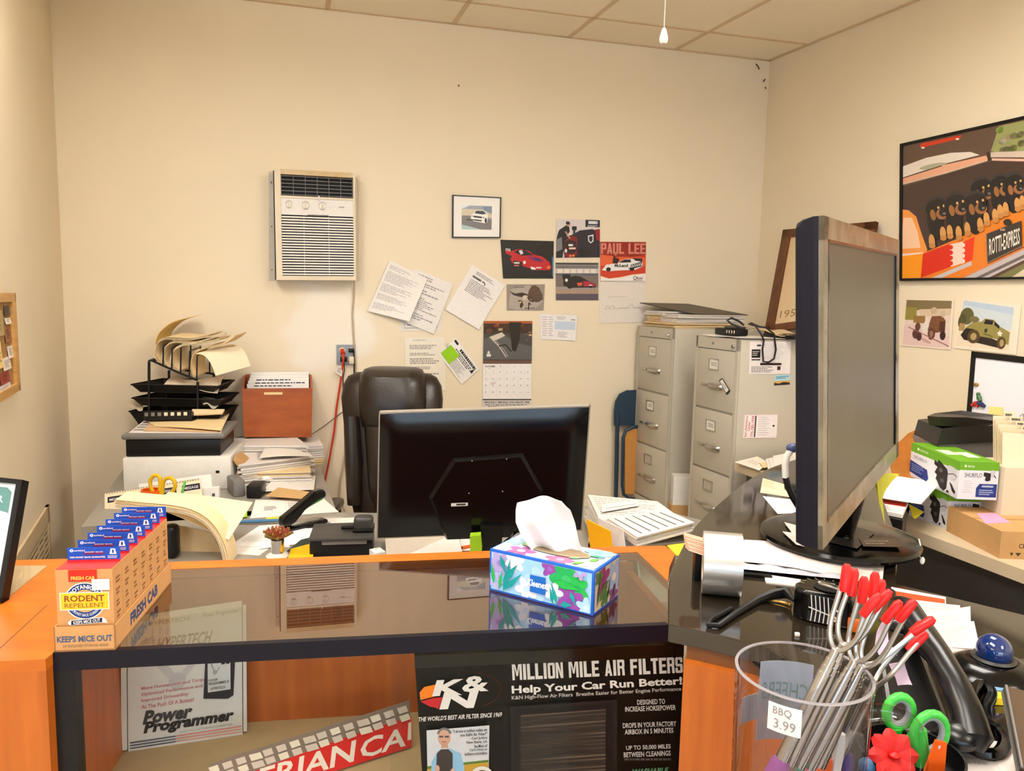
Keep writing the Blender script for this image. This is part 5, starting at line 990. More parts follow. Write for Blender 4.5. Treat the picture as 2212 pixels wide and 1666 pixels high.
# filter panel
a.poly([(1100, -1521), (1330, -1506), (1330, -1700), (1104, -1710)], (24, 22, 22)); a.poly([(1108, -1527), (1322, -1513), (1322, -1700), (1110, -1710)], (10, 9, 10))
a.poly([(1122, -1540), (1306, -1525), (1303, -1700), (1123, -1706)], (46, 40, 36))
for i in range(21): y = 1541 + i * 8.0; a.stroke([(1123, -y), (1305, -(y - 13))], 3.2, (116, 98, 82), False)
mb.build('poster', t); mb = MB(); slab(mb, f, .0, .92, 1.0, 1.0, 0, .004, 'black_gloss'); mb.build('header_strip', t)

# ---- tissue box
b0, b1, b2 = Z(1056, 1275, CZ), Z(1281, 1332, CZ), Z(1345, 1290, CZ); x_ = (b1 - b0); lx = x_.length; yv = V((0, 0, 1)).cross(x_).normalized(); ly = (b2 - b1).length; hz = .088
T = fr(b0, x_, yv); t = thing('tissue_box', 'blue-edged tissue box with flower print on the glass counter', 'tissue box', (b0 + b1) / 2 + yv * ly / 2)
LB, BLU = (150, 200, 236), (24, 96, 200)
mb = MB(T); mb.box((lx / 2, ly / 2, hz / 2), (lx, ly, hz), 'glossprint', bev=.002, col=lin(BLU))
Fr = lambda u, v, d: T @ V((u * lx, -d - .0002, v * hz)); a = Art(mb, Fr, 234, 88, 'print', .00004)
def bloom(a, cx, cy, r, n, rgb, core, rot=0, el=.62):
    for i in range(n): an = rot + 2 * pi * i / n; a.ell(cx + cos(an) * r * .55, cy + sin(an) * r * .55, r * .55, r * .34, rgb, rot=an, n=12)
    a.up(); a.ell(cx, cy, r * .3, r * .26, core)
def leaf(a, x, y, l, w, rot, rgb): a.poly([(x, y), (x + l * .35 * cos(rot) - w * sin(rot), y + l * .35 * sin(rot) + w * cos(rot)), (x + l * cos(rot), y + l * sin(rot)), (x + l * .35 * cos(rot) + w * sin(rot), y + l * .35 * sin(rot) - w * cos(rot))], rgb)
class Clip:   # keeps print inside the panel
    pass
def clipart(a, w, h, m=0):
    P0_ = a.P
    a.P = lambda u, v: P0_(min(max(u, m), w - m), min(max(v, m), h - m)); return a
clipart(a, 234, 88, 5); a.rect(5, 5, 229, 83, (158, 206, 240)); 
for (x, y, r, n, c, k, ro) in ((26, 62, 26, 6, (178, 160, 214), (150, 130, 200), 0), (60, 72, 22, 6, (228, 226, 236), (226, 226, 232), .4), (120, 38, 34, 7, (180, 214, 246), (236, 236, 240), .2), (88, 22, 24, 5, (226, 226, 238), (190, 216, 246), .8), (140, 74, 18, 5, (150, 74, 170), (160, 96, 190), .2), (176, 60, 34, 6, (36, 176, 92), (60, 190, 110), .1), (200, 48, 24, 5, (40, 186, 80), (30, 170, 96), .7), (186, 22, 28, 6, (150, 74, 168), (140, 70, 166), .5), (150, 30, 20, 5, (232, 230, 238), (170, 206, 240), 0), (220, 14, 20, 5, (176, 214, 246), (200, 226, 246), .3), (16, 26, 18, 5, (184, 166, 220), (120, 180, 220), 0), (205, 80, 14, 5, (178, 160, 214), (150, 200, 240), 0)): bloom(a, x, y, r, n, c, k, ro)
for (x, y, l, w, ro, c) in ((36, 6, 74, 6, 1.35, (16, 150, 150)), (38, 10, 60, 6, .8, (20, 156, 156)), (38, 30, 50, 7, .9, (16, 150, 150)), (14, 18, 44, 5, 1.7, (36, 176, 80)), (26, 10, 40, 4, 1.4, (36, 176, 80)), (150, 6, 34, 4, 1.8, (16, 150, 150)), (160, 4, 48, 5, 1.9, (20, 156, 156)), (150, 52, 60, 8, -.1, (40, 186, 80)), (186, 40, 30, 5, -1.1, (24, 160, 160)), (28, 80, 40, 6, -1.2, (16, 150, 150)), (166, 8, 26, 8, .2, (20, 156, 156))): leaf(a, x, y, l, w, ro, c)
a.rect(98, 20, 133, 55, (26, 104, 196)); a.text('Kleenex', 93, 32, 138, 46, (244, 244, 248), .03, .12)
Rt = lambda u, v, d: T @ V((lx + d + .0002, u * ly, v * hz)); a = clipart(Art(mb, Rt, 120, 88, 'print', .00004), 120, 88, 5); a.rect(5, 5, 115, 83, (198, 178, 150))
for (x, y, r, n, c, k, ro) in ((40, 60, 30, 5, (140, 50, 96), (120, 40, 90), .3), (92, 50, 32, 6, (150, 158, 178), (214, 190, 160), 0), (50, 22, 20, 5, (70, 104, 40), (60, 96, 40), .2), (20, 70, 16, 5, (86, 110, 44), (70, 96, 40), 0), (90, 14, 20, 5, (120, 56, 100), (100, 50, 90), 0)): bloom(a, x, y, r, n, c, k, ro)
for (x, y, l, w, ro, c) in ((14, 10, 70, 4, 1.4, (52, 76, 30)), (30, 40, 40, 6, .3, (66, 92, 36)), (60, 10, 50, 3, 1.3, (30, 40, 30)), (24, 20, 30, 7, .8, (70, 104, 40)), (84, 6, 34, 3, 1.2, (30, 40, 30))): leaf(a, x, y, l, w, ro, c)
Tp = lambda u, v, d: T @ V((u * lx, v * ly, hz + d + .0002)); a = clipart(Art(mb, Tp, 234, 120, 'print', .00004), 234, 120, 4); a.rect(4, 4, 230, 116, (190, 206, 226))
for (x, y, r, n, c, k, ro) in ((60, 24, 30, 5, (176, 110, 170), (236, 232, 230), .2), (150, 22, 30, 6, (186, 110, 150), (200, 150, 180), 0), (24, 70, 24, 5, (150, 180, 226), (180, 200, 230), 0), (210, 30, 26, 5, (232, 220, 196), (210, 200, 180), .4), (200, 96, 30, 6, (150, 190, 200), (130, 180, 180), 0), (110, 100, 30, 5, (170, 150, 200), (200, 180, 214), .2), (40, 104, 20, 5, (226, 214, 200), (220, 200, 190), 0)): bloom(a, x, y, r, n, c, k, ro)
for (x, y, l, w, ro, c) in ((180, 10, 30, 7, .8, (110, 180, 80)), (205, 40, 26, 8, 1.2, (110, 180, 80)), (160, 36, 26, 5, .4, (120, 190, 130)), (50, 50, 30, 5, 1.9, (120, 180, 110)), (190, 70, 34, 6, .2, (90, 160, 140))): leaf(a, x, y, l, w, ro, c)
a.ell(122, 62, 74, 26, (176, 160, 130)); a.ell(122, 64, 70, 22, (150, 132, 104)); mb.build('carton', t)
mb = MB(); yc = ((b0 + b1) / 2 + yv * ly * .52).y
Lp = [Yd(1152, 1192, yc), Yd(1128, 1160, yc), Yd(1114, 1130, yc), Yd(1114, 1108, yc), Yd(1117, 1092, yc)]; Rp = [Yd(1264, 1204, yc - .01), Yd(1250, 1172, yc - .01), Yd(1242, 1130, yc), Yd(1232, 1100, yc), Yd(1212, 1075, yc)]
def cat(P, s):
    s *= len(P) - 1; i = min(int(s), len(P) - 2); k = s - i; return P[i].lerp(P[i + 1], k)
def tissue(u, v):
    p = cat(Lp, v).lerp(cat(Rp, v), u); return p + V((0, .016 * sin(u * 9 + v * 2.2) * (1.0 - .35 * v) + .010 * sin(u * 4 - v * 5), .010 * sin(u * 3.4) * v * (1 if v > .8 else .5)))
M('tissue', (246, 242, 242), .9, var=.01); mb.sheet(tissue, 40, 24, 'tissue', .0008); mb.sheet(lambda u, v: tissue(u * .9 + .05, v * .93) + V((0, .012 + .006 * sin(u * 7), 0)), 30, 20, 'tissue', .0008); mb.build('tissue_sheet', t)

# ---- rodent repellent cartons in their tray
b0, b1, b2 = Z(118, 1409, CZ), Z(250, 1404, CZ), Z(353, 1259, CZ); x_ = b1 - b0; lx = x_.length; yv = V((0, 0, 1)).cross(x_).normalized(); dep = (b2 - b1).length
sk = (b2 - b1).dot(x_.normalized()) / dep
T = fr(b0, x_, yv); hz = Yd(118, 1356, b0.y).z - CZ; TT = T @ Matrix(((1, 0, 0, 0), (0, 1, 0, 0), (0, 0, 1, 0), (0, 0, 0, 1)))
yv2 = (b2 - b1).normalized(); TX = fr(b0, x_, yv2); M('carton_kraft', (206, 150, 92), .7, var=.05, scale=40)
t = thing('display_tray', 'long kraft cardboard tray printed in blue holding the repellent cartons', 'tray', b0)
mb = MB(T); th = .002
for c, s_ in (((lx / 2, th / 2, hz / 2), (lx, th, hz)), ((lx / 2, dep - th / 2, hz / 2), (lx, th, hz)), ((th / 2, dep / 2, hz / 2), (th, dep, hz)), ((lx - th / 2, dep / 2, hz / 2), (th, dep, hz)), ((lx / 2, dep / 2, .0015), (lx, dep, .002))): mb.box(c, s_, 'carton_kraft')
a = Art(mb, lambda u, v, d: T @ V((u * lx, -d, v * hz)), 132, 54); a.text('KEEPS MICE OUT', 6, 20, 126, 34, (74, 92, 120), .04); a.text('OF ENCLOSED STORAGE AREAS', 18, 9, 116, 15, (132, 108, 86), .02)
a = Art(mb, lambda u, v, d: T @ V((lx + d, u * dep, v * hz)), 300, 34); a.text('FRESH CAB', 70, 8, 215, 26, (60, 72, 110), .05); mb.build('tray', t)
M('box_red', (206, 44, 36), .5)
bw = lx * .93; bd = (dep - .012) / 7 - .001; y0 = .008; z0 = .003; bh = Yd(200, 1234, (T @ V((0, y0, 0))).y).z - CZ - z0; ch = Yd(213, 1186, (T @ V((0, y0 + bd * .9, 0))).y).z - CZ - z0
labels = ['frontmost repellent carton with the price sticker on its face', 'second repellent carton from the front of the cardboard tray', 'third repellent carton from the front of the cardboard tray', 'middle repellent carton of the seven in the cardboard tray', 'third repellent carton from the back of the cardboard tray', 'second repellent carton from the back of the cardboard tray', 'rearmost repellent carton in the cardboard tray']
B0 = Matrix.Translation(T @ V(((lx - bw) / 2, y0, z0))) @ T.to_3x3().to_4x4()
t = thing('repellent_carton', labels[1], 'carton', B0, 'repellent cartons in the tray')
def repbody(t, front):
    T = B0; mb = MB(T); mb.box((bw / 2, bd / 2, bh / 2), (bw, bd, bh), 'carton_kraft')
    a = Art(mb, lambda u, v, d: T @ V((bw + d, u * bd, v * bh)), 40, 120)
    for i in range(5): a.scrawl(12, 20 + i * 18, 30, 32 + i * 18, 2, (150, 100, 56), seed=i)
    HU = 122 * bh / bw; lp = (hz - z0) / bw * 122
    a = Art(mb, lambda u, v, d: T @ V((u * bw, -d, v * bh)), 122, HU); cx, cy = 60.5, 56 + lp
    a.ell(cx, cy, 44, 44, (240, 232, 220), n=32); a.ell(cx, cy, 41.5, 41.5, (30, 58, 120), n=32); a.ell(cx, cy, 27, 27, (206, 160, 106), n=28)
    a.text('BOTANICAL', cx - 35, cy + 29, cx + 35, cy + 38.5, (240, 236, 230), .03, arcr=(cx, cy, 1)); a.text('100% MONEY BACK GUARANTEE', cx - 40, cy - 37, cx + 40, cy - 30, (220, 224, 236), .01, arcr=(cx, cy, -1))
    a.rect(7, 35 + lp, 113, 77 + lp, (246, 238, 220)); a.rect(9, 37 + lp, 111, 75 + lp, (246, 196, 40)); a.text('RODENT', 17, 55 + lp, 103, 70 + lp, (150, 66, 26), .025); a.text('REPELLENT', 17, 41 + lp, 103, 51.5 + lp, (160, 90, 40), .01)
    a.poly([(22, 6 + lp), (28, 12 + lp), (97, 17 + lp), (104, 12 + lp), (108, 2 + lp), (96, 4 + lp), (28, -1 + lp), (24, 1 + lp)], (240, 232, 220)); a.poly([(29, lp), (96, 5 + lp), (97, 15.5 + lp), (30, 10.5 + lp)], (22, 30, 70)); a.text('KEEPS MICE OUT', 34, 3.5 + lp, 92, 11.5 + lp, (240, 236, 230), .02, 0, .08)
    a.rect(28, 103 + lp, 89, HU, (206, 44, 26)); a.text('FRESH CAB', 33, 106.5 + lp, 84, 115 + lp, (240, 200, 90), .03)
    return mb, a
mb, a = repbody(t, False); mb.build('carton', t)
mb = MB(B0); mb.box((bw / 2, bd * .5, bh + .0006), (bw * .98, bd * .96, .001), 'box_red'); mb.build('lid_flap', t)
mb = MB(B0); cc = lambda u, v, d: B0 @ V((bw * (.05 + u * .95) + .0, bd * .9 - d, bh + v * (ch - bh))); mb.hexa([cc(0, 0, 0), cc(1, 0, 0), cc(1, 1, 0), cc(0, 1, 0)], [cc(0, 0, -.001), cc(1, 0, -.001), cc(1, 1, -.001), cc(0, 1, -.001)], 'print', lin((28, 74, 176))); mb.T = None
mb2 = MB(); mb2.hexa([cc(0, 0, 0), cc(1, 0, 0), cc(1, 1, 0), cc(0, 1, 0)], [cc(0, 0, -.001), cc(1, 0, -.001), cc(1, 1, -.001), cc(0, 1, -.001)], 'print', lin((26, 80, 186))); a = Art(mb2, cc, 120, 42)
a.rect(0, 0, 120, 7, (190, 30, 50)); a.ell(10, 34, 4.4, 4.4, (236, 238, 244)); a.ell(10, 34, 1.8, 1.8, (60, 110, 200)); a.text('earthkind', 15.5, 31.5, 40, 36.5, (226, 232, 244), .02); a.poly([(96, 22), (112, 22), (109, 38), (99, 38)], (238, 238, 242)); a.text('1', 102, 25, 106, 35, (26, 50, 130), .04)
a.rect(38, 22, 84, 29, (110, 40, 100)); a.text('MONEY BACK', 40, 27.5, 82, 31, (226, 220, 236), .02); a.text('100% MONEY BACK GUARANTEE', 6, 12, 86, 17, (232, 234, 242), .03); a.scrawl(92, 10, 114, 19, 2, (210, 216, 236), seed=3, rag=.1); mb2.build('header_card', t)
first = t
for i in range(2, 7):
    duptree(first, Matrix.Translation(T.to_3x3() @ V((sk * 0, i * (bd + .001), 0))) @ B0, labels[i])
t0 = duptree(first, B0, labels[0]); 
first.matrix_world = Matrix.Translation(T.to_3x3() @ V((0, bd + .001, 0))) @ B0; PM[first.name] = first.matrix_world.copy()
mb = MB(B0); HU = 122 * bh / bw; lp = (hz - z0) / bw * 122; a = Art(mb, lambda u, v, d: B0 @ V((u * bw, -.0022 - d, v * bh)), 122, HU); mb.T = None; a.rect(78, 82 + lp, 116, 108 + lp, (238, 234, 234)); a.scrawl(82, 99 + lp, 108, 104 + lp, 1, (206, 200, 204), seed=1); a.text('4.59', 84, 86 + lp, 106, 94 + lp, (206, 204, 210), 0); mb.build('price_sticker', t0)

# ---- black-framed certificate on the left counter
c = [Yd(-190, 1012, 1.50), Yd(50, 1037, 1.50), Yd(4, 1297, 1.40), Yd(-232, 1300, 1.40)]; z_ = c[2].z; c[2].z = CZ + .002; c[3].z = CZ + .002
f = bil(c); t = thing('certificate_frame', 'black-framed certificate with a green heading standing on the left counter', 'framed certificate', (c[2] + c[3]) / 2)
mb = MB()
for r in ((0, 0, .05, 1), (.95, 0, 1, 1), (0, 0, 1, .04), (0, .96, 1, 1)): slab(mb, f, *r, -.02, .003, 'black_plastic')
mb.build('frame', t); mb = MB(); slab(mb, f, .04, .03, .96, .97, -.012, -.002, 'print', lin((232, 232, 232))); a = Art(mb, lambda u, v, d: f(.05 + u * .9, .04 + v * .92, d - .0018), 200, 260, 'glossprint')
a.rect(0, 0, 200, 260, (206, 210, 208)); a.rect(4, 4, 196, 256, (236, 236, 236)); a.poly([(8, 190), (192, 190), (192, 240), (182, 250), (18, 250), (8, 240)], (92, 140, 136)); a.ell(100, 176, 110, 26, (236, 236, 236)); a.text('ER', 150, 214, 178, 230, (236, 240, 240), .0); mb.build('certificate', t)
mb = MB(); p = f(.5, .5, -.02); mb.tube([p, V((p.x + .02, p.y + .1, CZ + .002))], .004, 'black_plastic'); mb.build('easel_leg', t)

# ================================================================== curved black counter at the right
def bez(pts, n=6):   # smooth an open outline
    out = []
    for i in range(len(pts) - 1):
        p0 = V(pts[max(i - 1, 0)]); p1 = V(pts[i]); p2 = V(pts[i + 1]); p3 = V(pts[min(i + 2, len(pts) - 1)])
        for j in range(n):
            k = j / n; out.append(p1 * (1 - 3 * k * k + 2 * k ** 3) + p2 * (3 * k * k - 2 * k ** 3) + (p2 - p0) * .5 * (k - 2 * k * k + k ** 3) + (p3 - p1) * .5 * (k ** 3 - k * k))
    return out + [V(pts[-1])]
arc_ = bez([V(Z(x, y, CZ)[:2]) for x, y in ((1443, 1350), (1445, 1258), (1470, 1190), (1510, 1128), (1600, 1049), (1664, 1011))] + [V((1.13, 2.94))])
front_ = bez([V(Z(x, y, CZ)[:2]) for x, y in ((1443, 1350), (1520, 1366), (1590, 1382), (1664, 1404), (1722, 1442), (1750, 1500), (1752, 1600))] + [V((.27, .86)), V((.17, .72)), V((.2, .58)), V((.5, .5)), V((1.2, .55))])
rim = [V((1.5, 1.0)), V((1.42, 1.36)), V(Z(2212, 1328, CZ)[:2]), V(Z(1935, 1261, CZ)[:2]), V((.99, 1.9)), V((1.22, 2.5)), V((1.24, 2.86))]
outline = front_ + rim + arc_[::-1][:-1]
t = thing('curved_counter', 'black glossy counter with a curved outline at the right of the glass case', 'counter', V((.75, 1.5, 0)))
mb = MB(); mb.prism([(p.x, p.y) for p in outline], .034, 'black_laminate', z0=CZ - .034); o = mb.build('countertop', t); bv = o.modifiers.new('round', 'BEVEL'); bv.width = .003; bv.segments = 2; bv.limit_method = 'ANGLE'; bv.angle_limit = radians(60)
# orange panel under it, set back a little
pa, pb, pc = Z(1478, 1414, .955), Z(1600, 1440, .955), Z(1722, 1478, .955)
pd_ = V((.42, 1.0, 0)); ins = [pa, pb, pc, V((.385, .98, 0)), V((.36, .8, 0))]; back = [V((.5, .75, 0)), V((.5, 1.05, 0)), V((pb.x + .06, pb.y + .15, 0)), V((pa.x + .075, pa.y + .2, 0))]
mb = MB(); mb.prism([(p.x, p.y) for p in ins + back], .92, 'orange_wood', z0=.02); mb.build('base_panel', t)
mb = MB(); mb.prism([(p.x, p.y) for p in [pa + V((.008, .016, 0)), pb + V((0, .016, 0)), pc + V((.02, .01, 0)), V((.405, .98, 0)), V((.45, .9, 0)), V((.49, 1.04, 0)), V((pb.x + .05, pb.y + .13, 0)), V((pa.x + .065, pa.y + .15, 0))]], .026, 'brown_edge', z0=.9401); mb.build('ledge', t)
mb = MB(); mb.box((1.0, .9, .47), (.05, .05, .93), 'dark_grey'); mb.build('support_leg', t); mb = MB(); mb.box((1.1, 2.6, .47), (.05, .05, .93), 'dark_grey'); mb.build('support_leg', t)
mb = MB(); mb.box((1.3, 1.2, .47), (.05, .05, .93), 'dark_grey'); mb.build('support_leg', t)

# ================================================================== beige side table at the right wall
TZ = .85
tp = [V(Z(1587, 998, TZ)[:2]), V(Z(1925, 1127, TZ)[:2]), V(Z(2212, 1232, TZ)[:2]), V((1.62, 1.72)), V((2.28, 1.9)), V((1.74, 3.75))]
t = thing('side_table', 'beige-edged table along the right wall carrying boxes', 'table', V((1.6, 2.6, 0)))
mb = MB(); mb.prism([(p.x, p.y) for p in tp], .04, 'beige_laminate', z0=TZ - .04); mb.build('tabletop', t)
mb = MB(); a, b = V((tp[0].x + .05, tp[0].y - .03, 0)), V((tp[3].x + .05, tp[3].y, 0)); q = V((.02, .006, 0)); mb.hexa([a, b, b + V((0, 0, TZ - .04)), a + V((0, 0, TZ - .04))], [p + q for p in (a, b, b + V((0, 0, TZ - .04)), a + V((0, 0, TZ - .04)))], 'dark_grey'); mb.build('front_panel', t)
for x, y in ((2.2, 1.95), (1.72, 3.6)): mb = MB(); mb.box((x, y, (TZ - .04) / 2), (.05, .05, TZ - .04), 'dark_grey'); mb.build('leg', t)

# ================================================================== filing cabinets against the right wall
FD = V((-.342, .94, 0)).normalized(); SD = V((FD.y, -FD.x, 0))
CPp = RC - SD * .80
def CF(px, py, off=0.0): return onP(px, py, CPp - SD * off, SD)
def cabinet(lpx, rpx, ztop, label, seed):
    L_, R_ = CF(*lpx), CF(*rpx); L_.z = R_.z = 0; w = (L_ - R_).length
    T = fr(R_, -FD * -1, SD, (0, 0, 1)) if False else fr(L_, -FD, SD, (0, 0, 1))     # x along the front to the viewer's right, y into the cabinet
    t = thing('filing_cabinet', label, 'filing cabinet', T, 'filing cabinets'); dep = .66
    mb = MB(T); mb.box((w / 2, dep / 2 + .004, ztop / 2), (w, dep - .008, ztop), 'cabinet_grey', bev=.004); mb.build('body', t)
    mb = MB(T); 
    for c, s_ in (((.009, .0, ztop / 2), (.018, .012, ztop)), ((w - .009, .0, ztop / 2), (.018, .012, ztop)), ((w / 2, 0, ztop - .028), (w, .012, .056)), ((w / 2, 0, .07), (w, .012, .14))): mb.box(c, s_, 'cabinet_grey')
    mb.build('front_frame', t)
    mb = MB(T @ fr((w * .9, -.006, ztop - .035), (1, 0, 0), (0, 0, 1), (0, -1, 0))); mb.lathe([(.011, 0), (.011, .006), (.008, .009), (.001, .009)], 'chrome', 18); mb.build('lock', t)
    mb = MB(T); mb.box((w * .42, -.0065, ztop - .03), (.014, .001, .012), 'mid_grey'); mb.build('badge', t)
    top = ztop - .06; pit = (top - .145) / 4
    for k in range(4):
        z1 = top - k * pit; z0 = z1 - pit + .010; d = MB(T); d.box((w / 2, .004, (z0 + z1) / 2), (w - .038, .018, z1 - z0), 'cabinet_grey', bev=.003); dr = d.build('drawer', t)
        hz_ = z1 - pit * .24; m2 = MB(T); lw, lh = .078, .052
        for c, s_ in (((w * .46, -.0065, hz_ + lh / 2), (lw, .004, .004)), ((w * .46, -.0065, hz_ - lh / 2), (lw, .004, .004)), ((w * .46 - lw / 2, -.0065, hz_), (.004, .004, lh)), ((w * .46 + lw / 2, -.0065, hz_), (.004, .004, lh))): m2.box(c, s_, 'steel')
        m2.build('label_holder', dr); m2 = MB(T); f = lambda u, v, dd, hz_=hz_: T @ V((w * .46 - lw / 2 + u * lw, -.0055 - dd, hz_ - lh / 2 + v * lh)); a = Art(m2, f); a.k = 0
        a.rect(.04, .05, .96, .95, (226, 220, 208) if k < 2 else (182, 174, 158))
        if k < 2: a.scrawl(.2, .3, .8, .7, 2, (150, 146, 140), seed=seed * 7 + k, rag=.1)
        m2.T = None; m2.build('label_card', dr)
        hz_ = z1 - pit * .60; m2 = MB(T); 
        m2.sheet(lambda u, v, hz_=hz_: V((w * (.36 + .34 * u), -.005 - .026 * sin(pi * u) ** .45 * (1 - .5 * (2 * v - 1) ** 2), hz_ - .010 + .026 * v)), 16, 6, 'steel', .002); m2.build('handle', dr)
        m2 = MB(T); m2.box((w * .26, -.009, hz_ + .004), (.05, .012, .010), 'steel', bev=.003); m2.box((w * .64, -.024, hz_ + .004), (.022, .012, .014), 'chrome', bev=.002) if False else None; m2.build('thumb_latch', dr)
    return t, T, w, dep
cL, TLc, wL, dL = cabinet((1380, 704), (1456, 712), 1.442, 'grey four-drawer filing cabinet nearer the back wall, stacked with folders', 1)
cR, TRc, wR, dR = cabinet((1507, 722), (1598, 740), 1.420, 'grey filing cabinet with papers stuck on its side', 2)
SP = TRc @ V((wR, 0, 0))
def CS(px, py, off=0.0): return onP(px, py, SP - FD * (off), FD)
def cs_card(px, rgb, off=.0012): c = [CS(x, y, off) for x, y in px]; mb = MB(); f = sheetcard(mb, c, rgb, .0007); return mb, Art(mb, f), f
mb, a, f = cs_card(((1620, 738), (1709, 738), (1706, 808), (1618, 808)), (226, 218, 216)); a.rect(.05, .5, .26, .76, (26, 22, 24)); a.scrawl(.07, .55, .24, .72, 3, (190, 180, 176), seed=1); a.scrawl(.34, .45, .95, .95, 9, (190, 182, 182), seed=2, fill=.3); a.rect(.26, .27, .78, .34, (50, 22, 24)); a.scrawl(.05, .04, .6, .24, 4, (130, 122, 124), seed=3); a.rect(.68, .12, .76, .24, (60, 40, 40)); a.ell(.22, .88, .06, .03, (60, 60, 70)); a.scrawl(.05, .41, .26, .47, 1, (40, 36, 40), seed=80, rag=.05, fill=.8); solo(mb, 'flyer', 'white flyer with black and dark red blocks on the cabinet side', 'flyer')
mb, a, f = cs_card(((1673, 811), (1707, 809), (1706, 831), (1672, 833)), (170, 206, 216)); a.rect(0, 0, 1, .42, (206, 160, 84)); a.poly([(0, 0), (1, 0), (1, .2), (.6, .3), (.3, .16), (0, .26)], (50, 40, 34)); a.scrawl(.1, .6, .95, .9, 2, (60, 120, 150), seed=1); solo(mb, 'business_card', 'small blue and golden card on the cabinet side below the flyer', 'card')
mb, a, f = cs_card(((1608, 896), (1681, 895), (1678, 947), (1604, 947)), (236, 228, 226)); a.text("Bob's Performance", .05, .08, .1, .92, (196, 80, 80), .02) if False else None
for k, (u0, u1, tx, c) in enumerate(((.04, .11, "Bob's Performance", (190, 84, 84)), (.12, .19, 'Center', (190, 84, 84)), (.22, .30, '775-782-1958', (200, 90, 90)))):
    g, fs, asp = glyphs(tx, .02); a.k += 1; v0, v1 = (.06, .94) if len(tx) > 8 else (.3, .7); mb.add([a.P(u1 - y * (u1 - u0), v0 + x * (v1 - v0)) for x, y in g], fs, 'print', lin(c), raw=True)
a.rect(.32, .05, .36, .95, (60, 56, 70)); a.scrawl(.42, .1, .78, .92, 9, (190, 182, 184), seed=6, fill=.3); a.ell(.88, .52, .035, .04, (40, 36, 40)); a.stroke([(.01, .01), (.99, .01), (.99, .99), (.01, .99), (.01, .01)], .008, (200, 120, 120)); solo(mb, 'calendar_magnet', 'white calendar magnet with red lettering lower on the cabinet side', 'calendar')
# tag hanging on the upper drawer handle
c = [CF(1553, 822, .012), CF(1560, 817, .012), CF(1577, 845, .012), CF(1569, 853, .012)]; mb = MB(); f = sheetcard(mb, c, (30, 28, 30), .0012); a = Art(mb, f); a.rect(.12, .1, .88, .93, (232, 226, 216)); a.scrawl(.3, .3, .7, .7, 3, seed=2); solo(mb, 'key_tag', 'white black-edged tag hanging on the upper drawer of the cabinet', 'tag')
# things on the left cabinet
PZ = 1.444
def on(px, z): return [Z(x, y, z) for x, y in px]
def lstack(name, label, cat, T, x0, y0, x1, y1, z0, h, rgbs, n, jit=.006, seed=1, group=None):
    rn = random.Random(seed); mb = MB(T)
    for i in range(n): dx, dy = rn.uniform(-1, 1) * jit, rn.uniform(-1, 1) * jit; a = rn.uniform(-1, 1) * .03; R = Matrix.Rotation(a, 3, 'Z'); mb.box(((x0 + x1) / 2 + dx, (y0 + y1) / 2 + dy, z0 + h * (i + .5) / n), (x1 - x0, y1 - y0, h / n * .8), 'print', R, col=lin(rgbs[i % len(rgbs)]))
    mb.T = None; return solo(mb, name, label, cat, group)
lstack('folder_stack', 'thin pile of tan folders lowest on the left cabinet', 'folder', TLc, .03, .02, .35, .40, 1.443, .03, FOLD + [(196, 160, 110)], 6, .01, 1, 'papers on the cabinets')
lstack('folder_stack', 'pale manila bundle at the back half of the left cabinet pile', 'folder', TLc, .02, .04, .19, .34, 1.474, .035, FOLD, 4, .006, 2, 'papers on the cabinets')
lstack('paper_stack', 'white paper bundle at the front half of the left cabinet pile', 'paper', TLc, .19, .03, .36, .46, 1.474, .045, PAPERS, 7, .008, 3, 'papers on the cabinets')
lstack('paper_stack', 'white folded papers just under the dark clipboard', 'paper', TLc, .03, .02, .24, .36, 1.510, .022, PAPERS, 3, .006, 4, 'papers on the cabinets')
mb = MB(); c = [TLc @ V(q) for q in ((-.02, .34, 1.575), (.34, .5, 1.522), (.36, .14, 1.523), (.0, -.0, 1.577))]; M('clipboard', (56, 44, 32), .45); f = bil(c); slab(mb, f, 0, 0, 1, 1, -.004, 0, 'clipboard'); solo(mb, 'clipboard', 'dark brown clipboard tilted on top of the left cabinet pile', 'clipboard')
# things on the right cabinet
for k, (x0, y0, x1, y1, z, lb) in enumerate(((.10, .02, .36, .26, 1.4225, 'lower white sheet hanging over the front of the right cabinet'), (.05, .0, .33, .22, 1.4245, 'upper white sheet under the black power adapter'))):
    mb = MB(); g = lambda u, v, x0=x0, y0=y0, x1=x1, y1=y1, z=z: TRc @ V((x0 + u * (x1 - x0), y0 - .01 + v * (y1 - y0), z + .003 * sin(u * 7 + k * 2) * (1 - v) ** 2 + .002)); mb.sheet(g, 10, 6, 'print', .0008, lin((236, 230, 224))); solo(mb, 'paper_sheet', lb, 'paper', 'papers on the cabinets')
mb = MB(TRc); mb.box((.3, .40, 1.432), (.22, .3, .018), 'black_plastic', bev=.004); mb.T = None; solo(mb, 'binder', 'flat black binder at the back of the right cabinet top', 'binder')
mb = MB(); g = lambda u, v: TRc @ V((.1 + u * .26, .24 + v * .3, 1.447 + .012 * sin(u * 5 + v * 4) + .006 * sin(v * 11))); mb.sheet(g, 14, 10, 'print', .001, lin((214, 188, 150))); solo(mb, 'paper_bag', 'crumpled tan paper in front of the leaning wooden frame', 'paper')
P = TRc @ V((.12, .09, 1.428)); t = thing('power_adapter', 'black power adapter with looped cable on the right cabinet', 'adapter', P)
mb = MB(TRc); mb.box((.14, .10, 1.446), (.18, .07, .034), 'black_plastic', bev=.006); mb.build('body', t)
mb = MB(TRc); mb.box((.17, .10, 1.468), (.10, .06, .012), 'dark_grey', bev=.006)
mb.T = None; mb.build('top_cap', t)
for i in range(4): mb = MB(TRc); mb.box((.155 + i * .02, .0645, 1.448), (.006, .003, .014), 'aged_white'); mb.build('indicator', t)
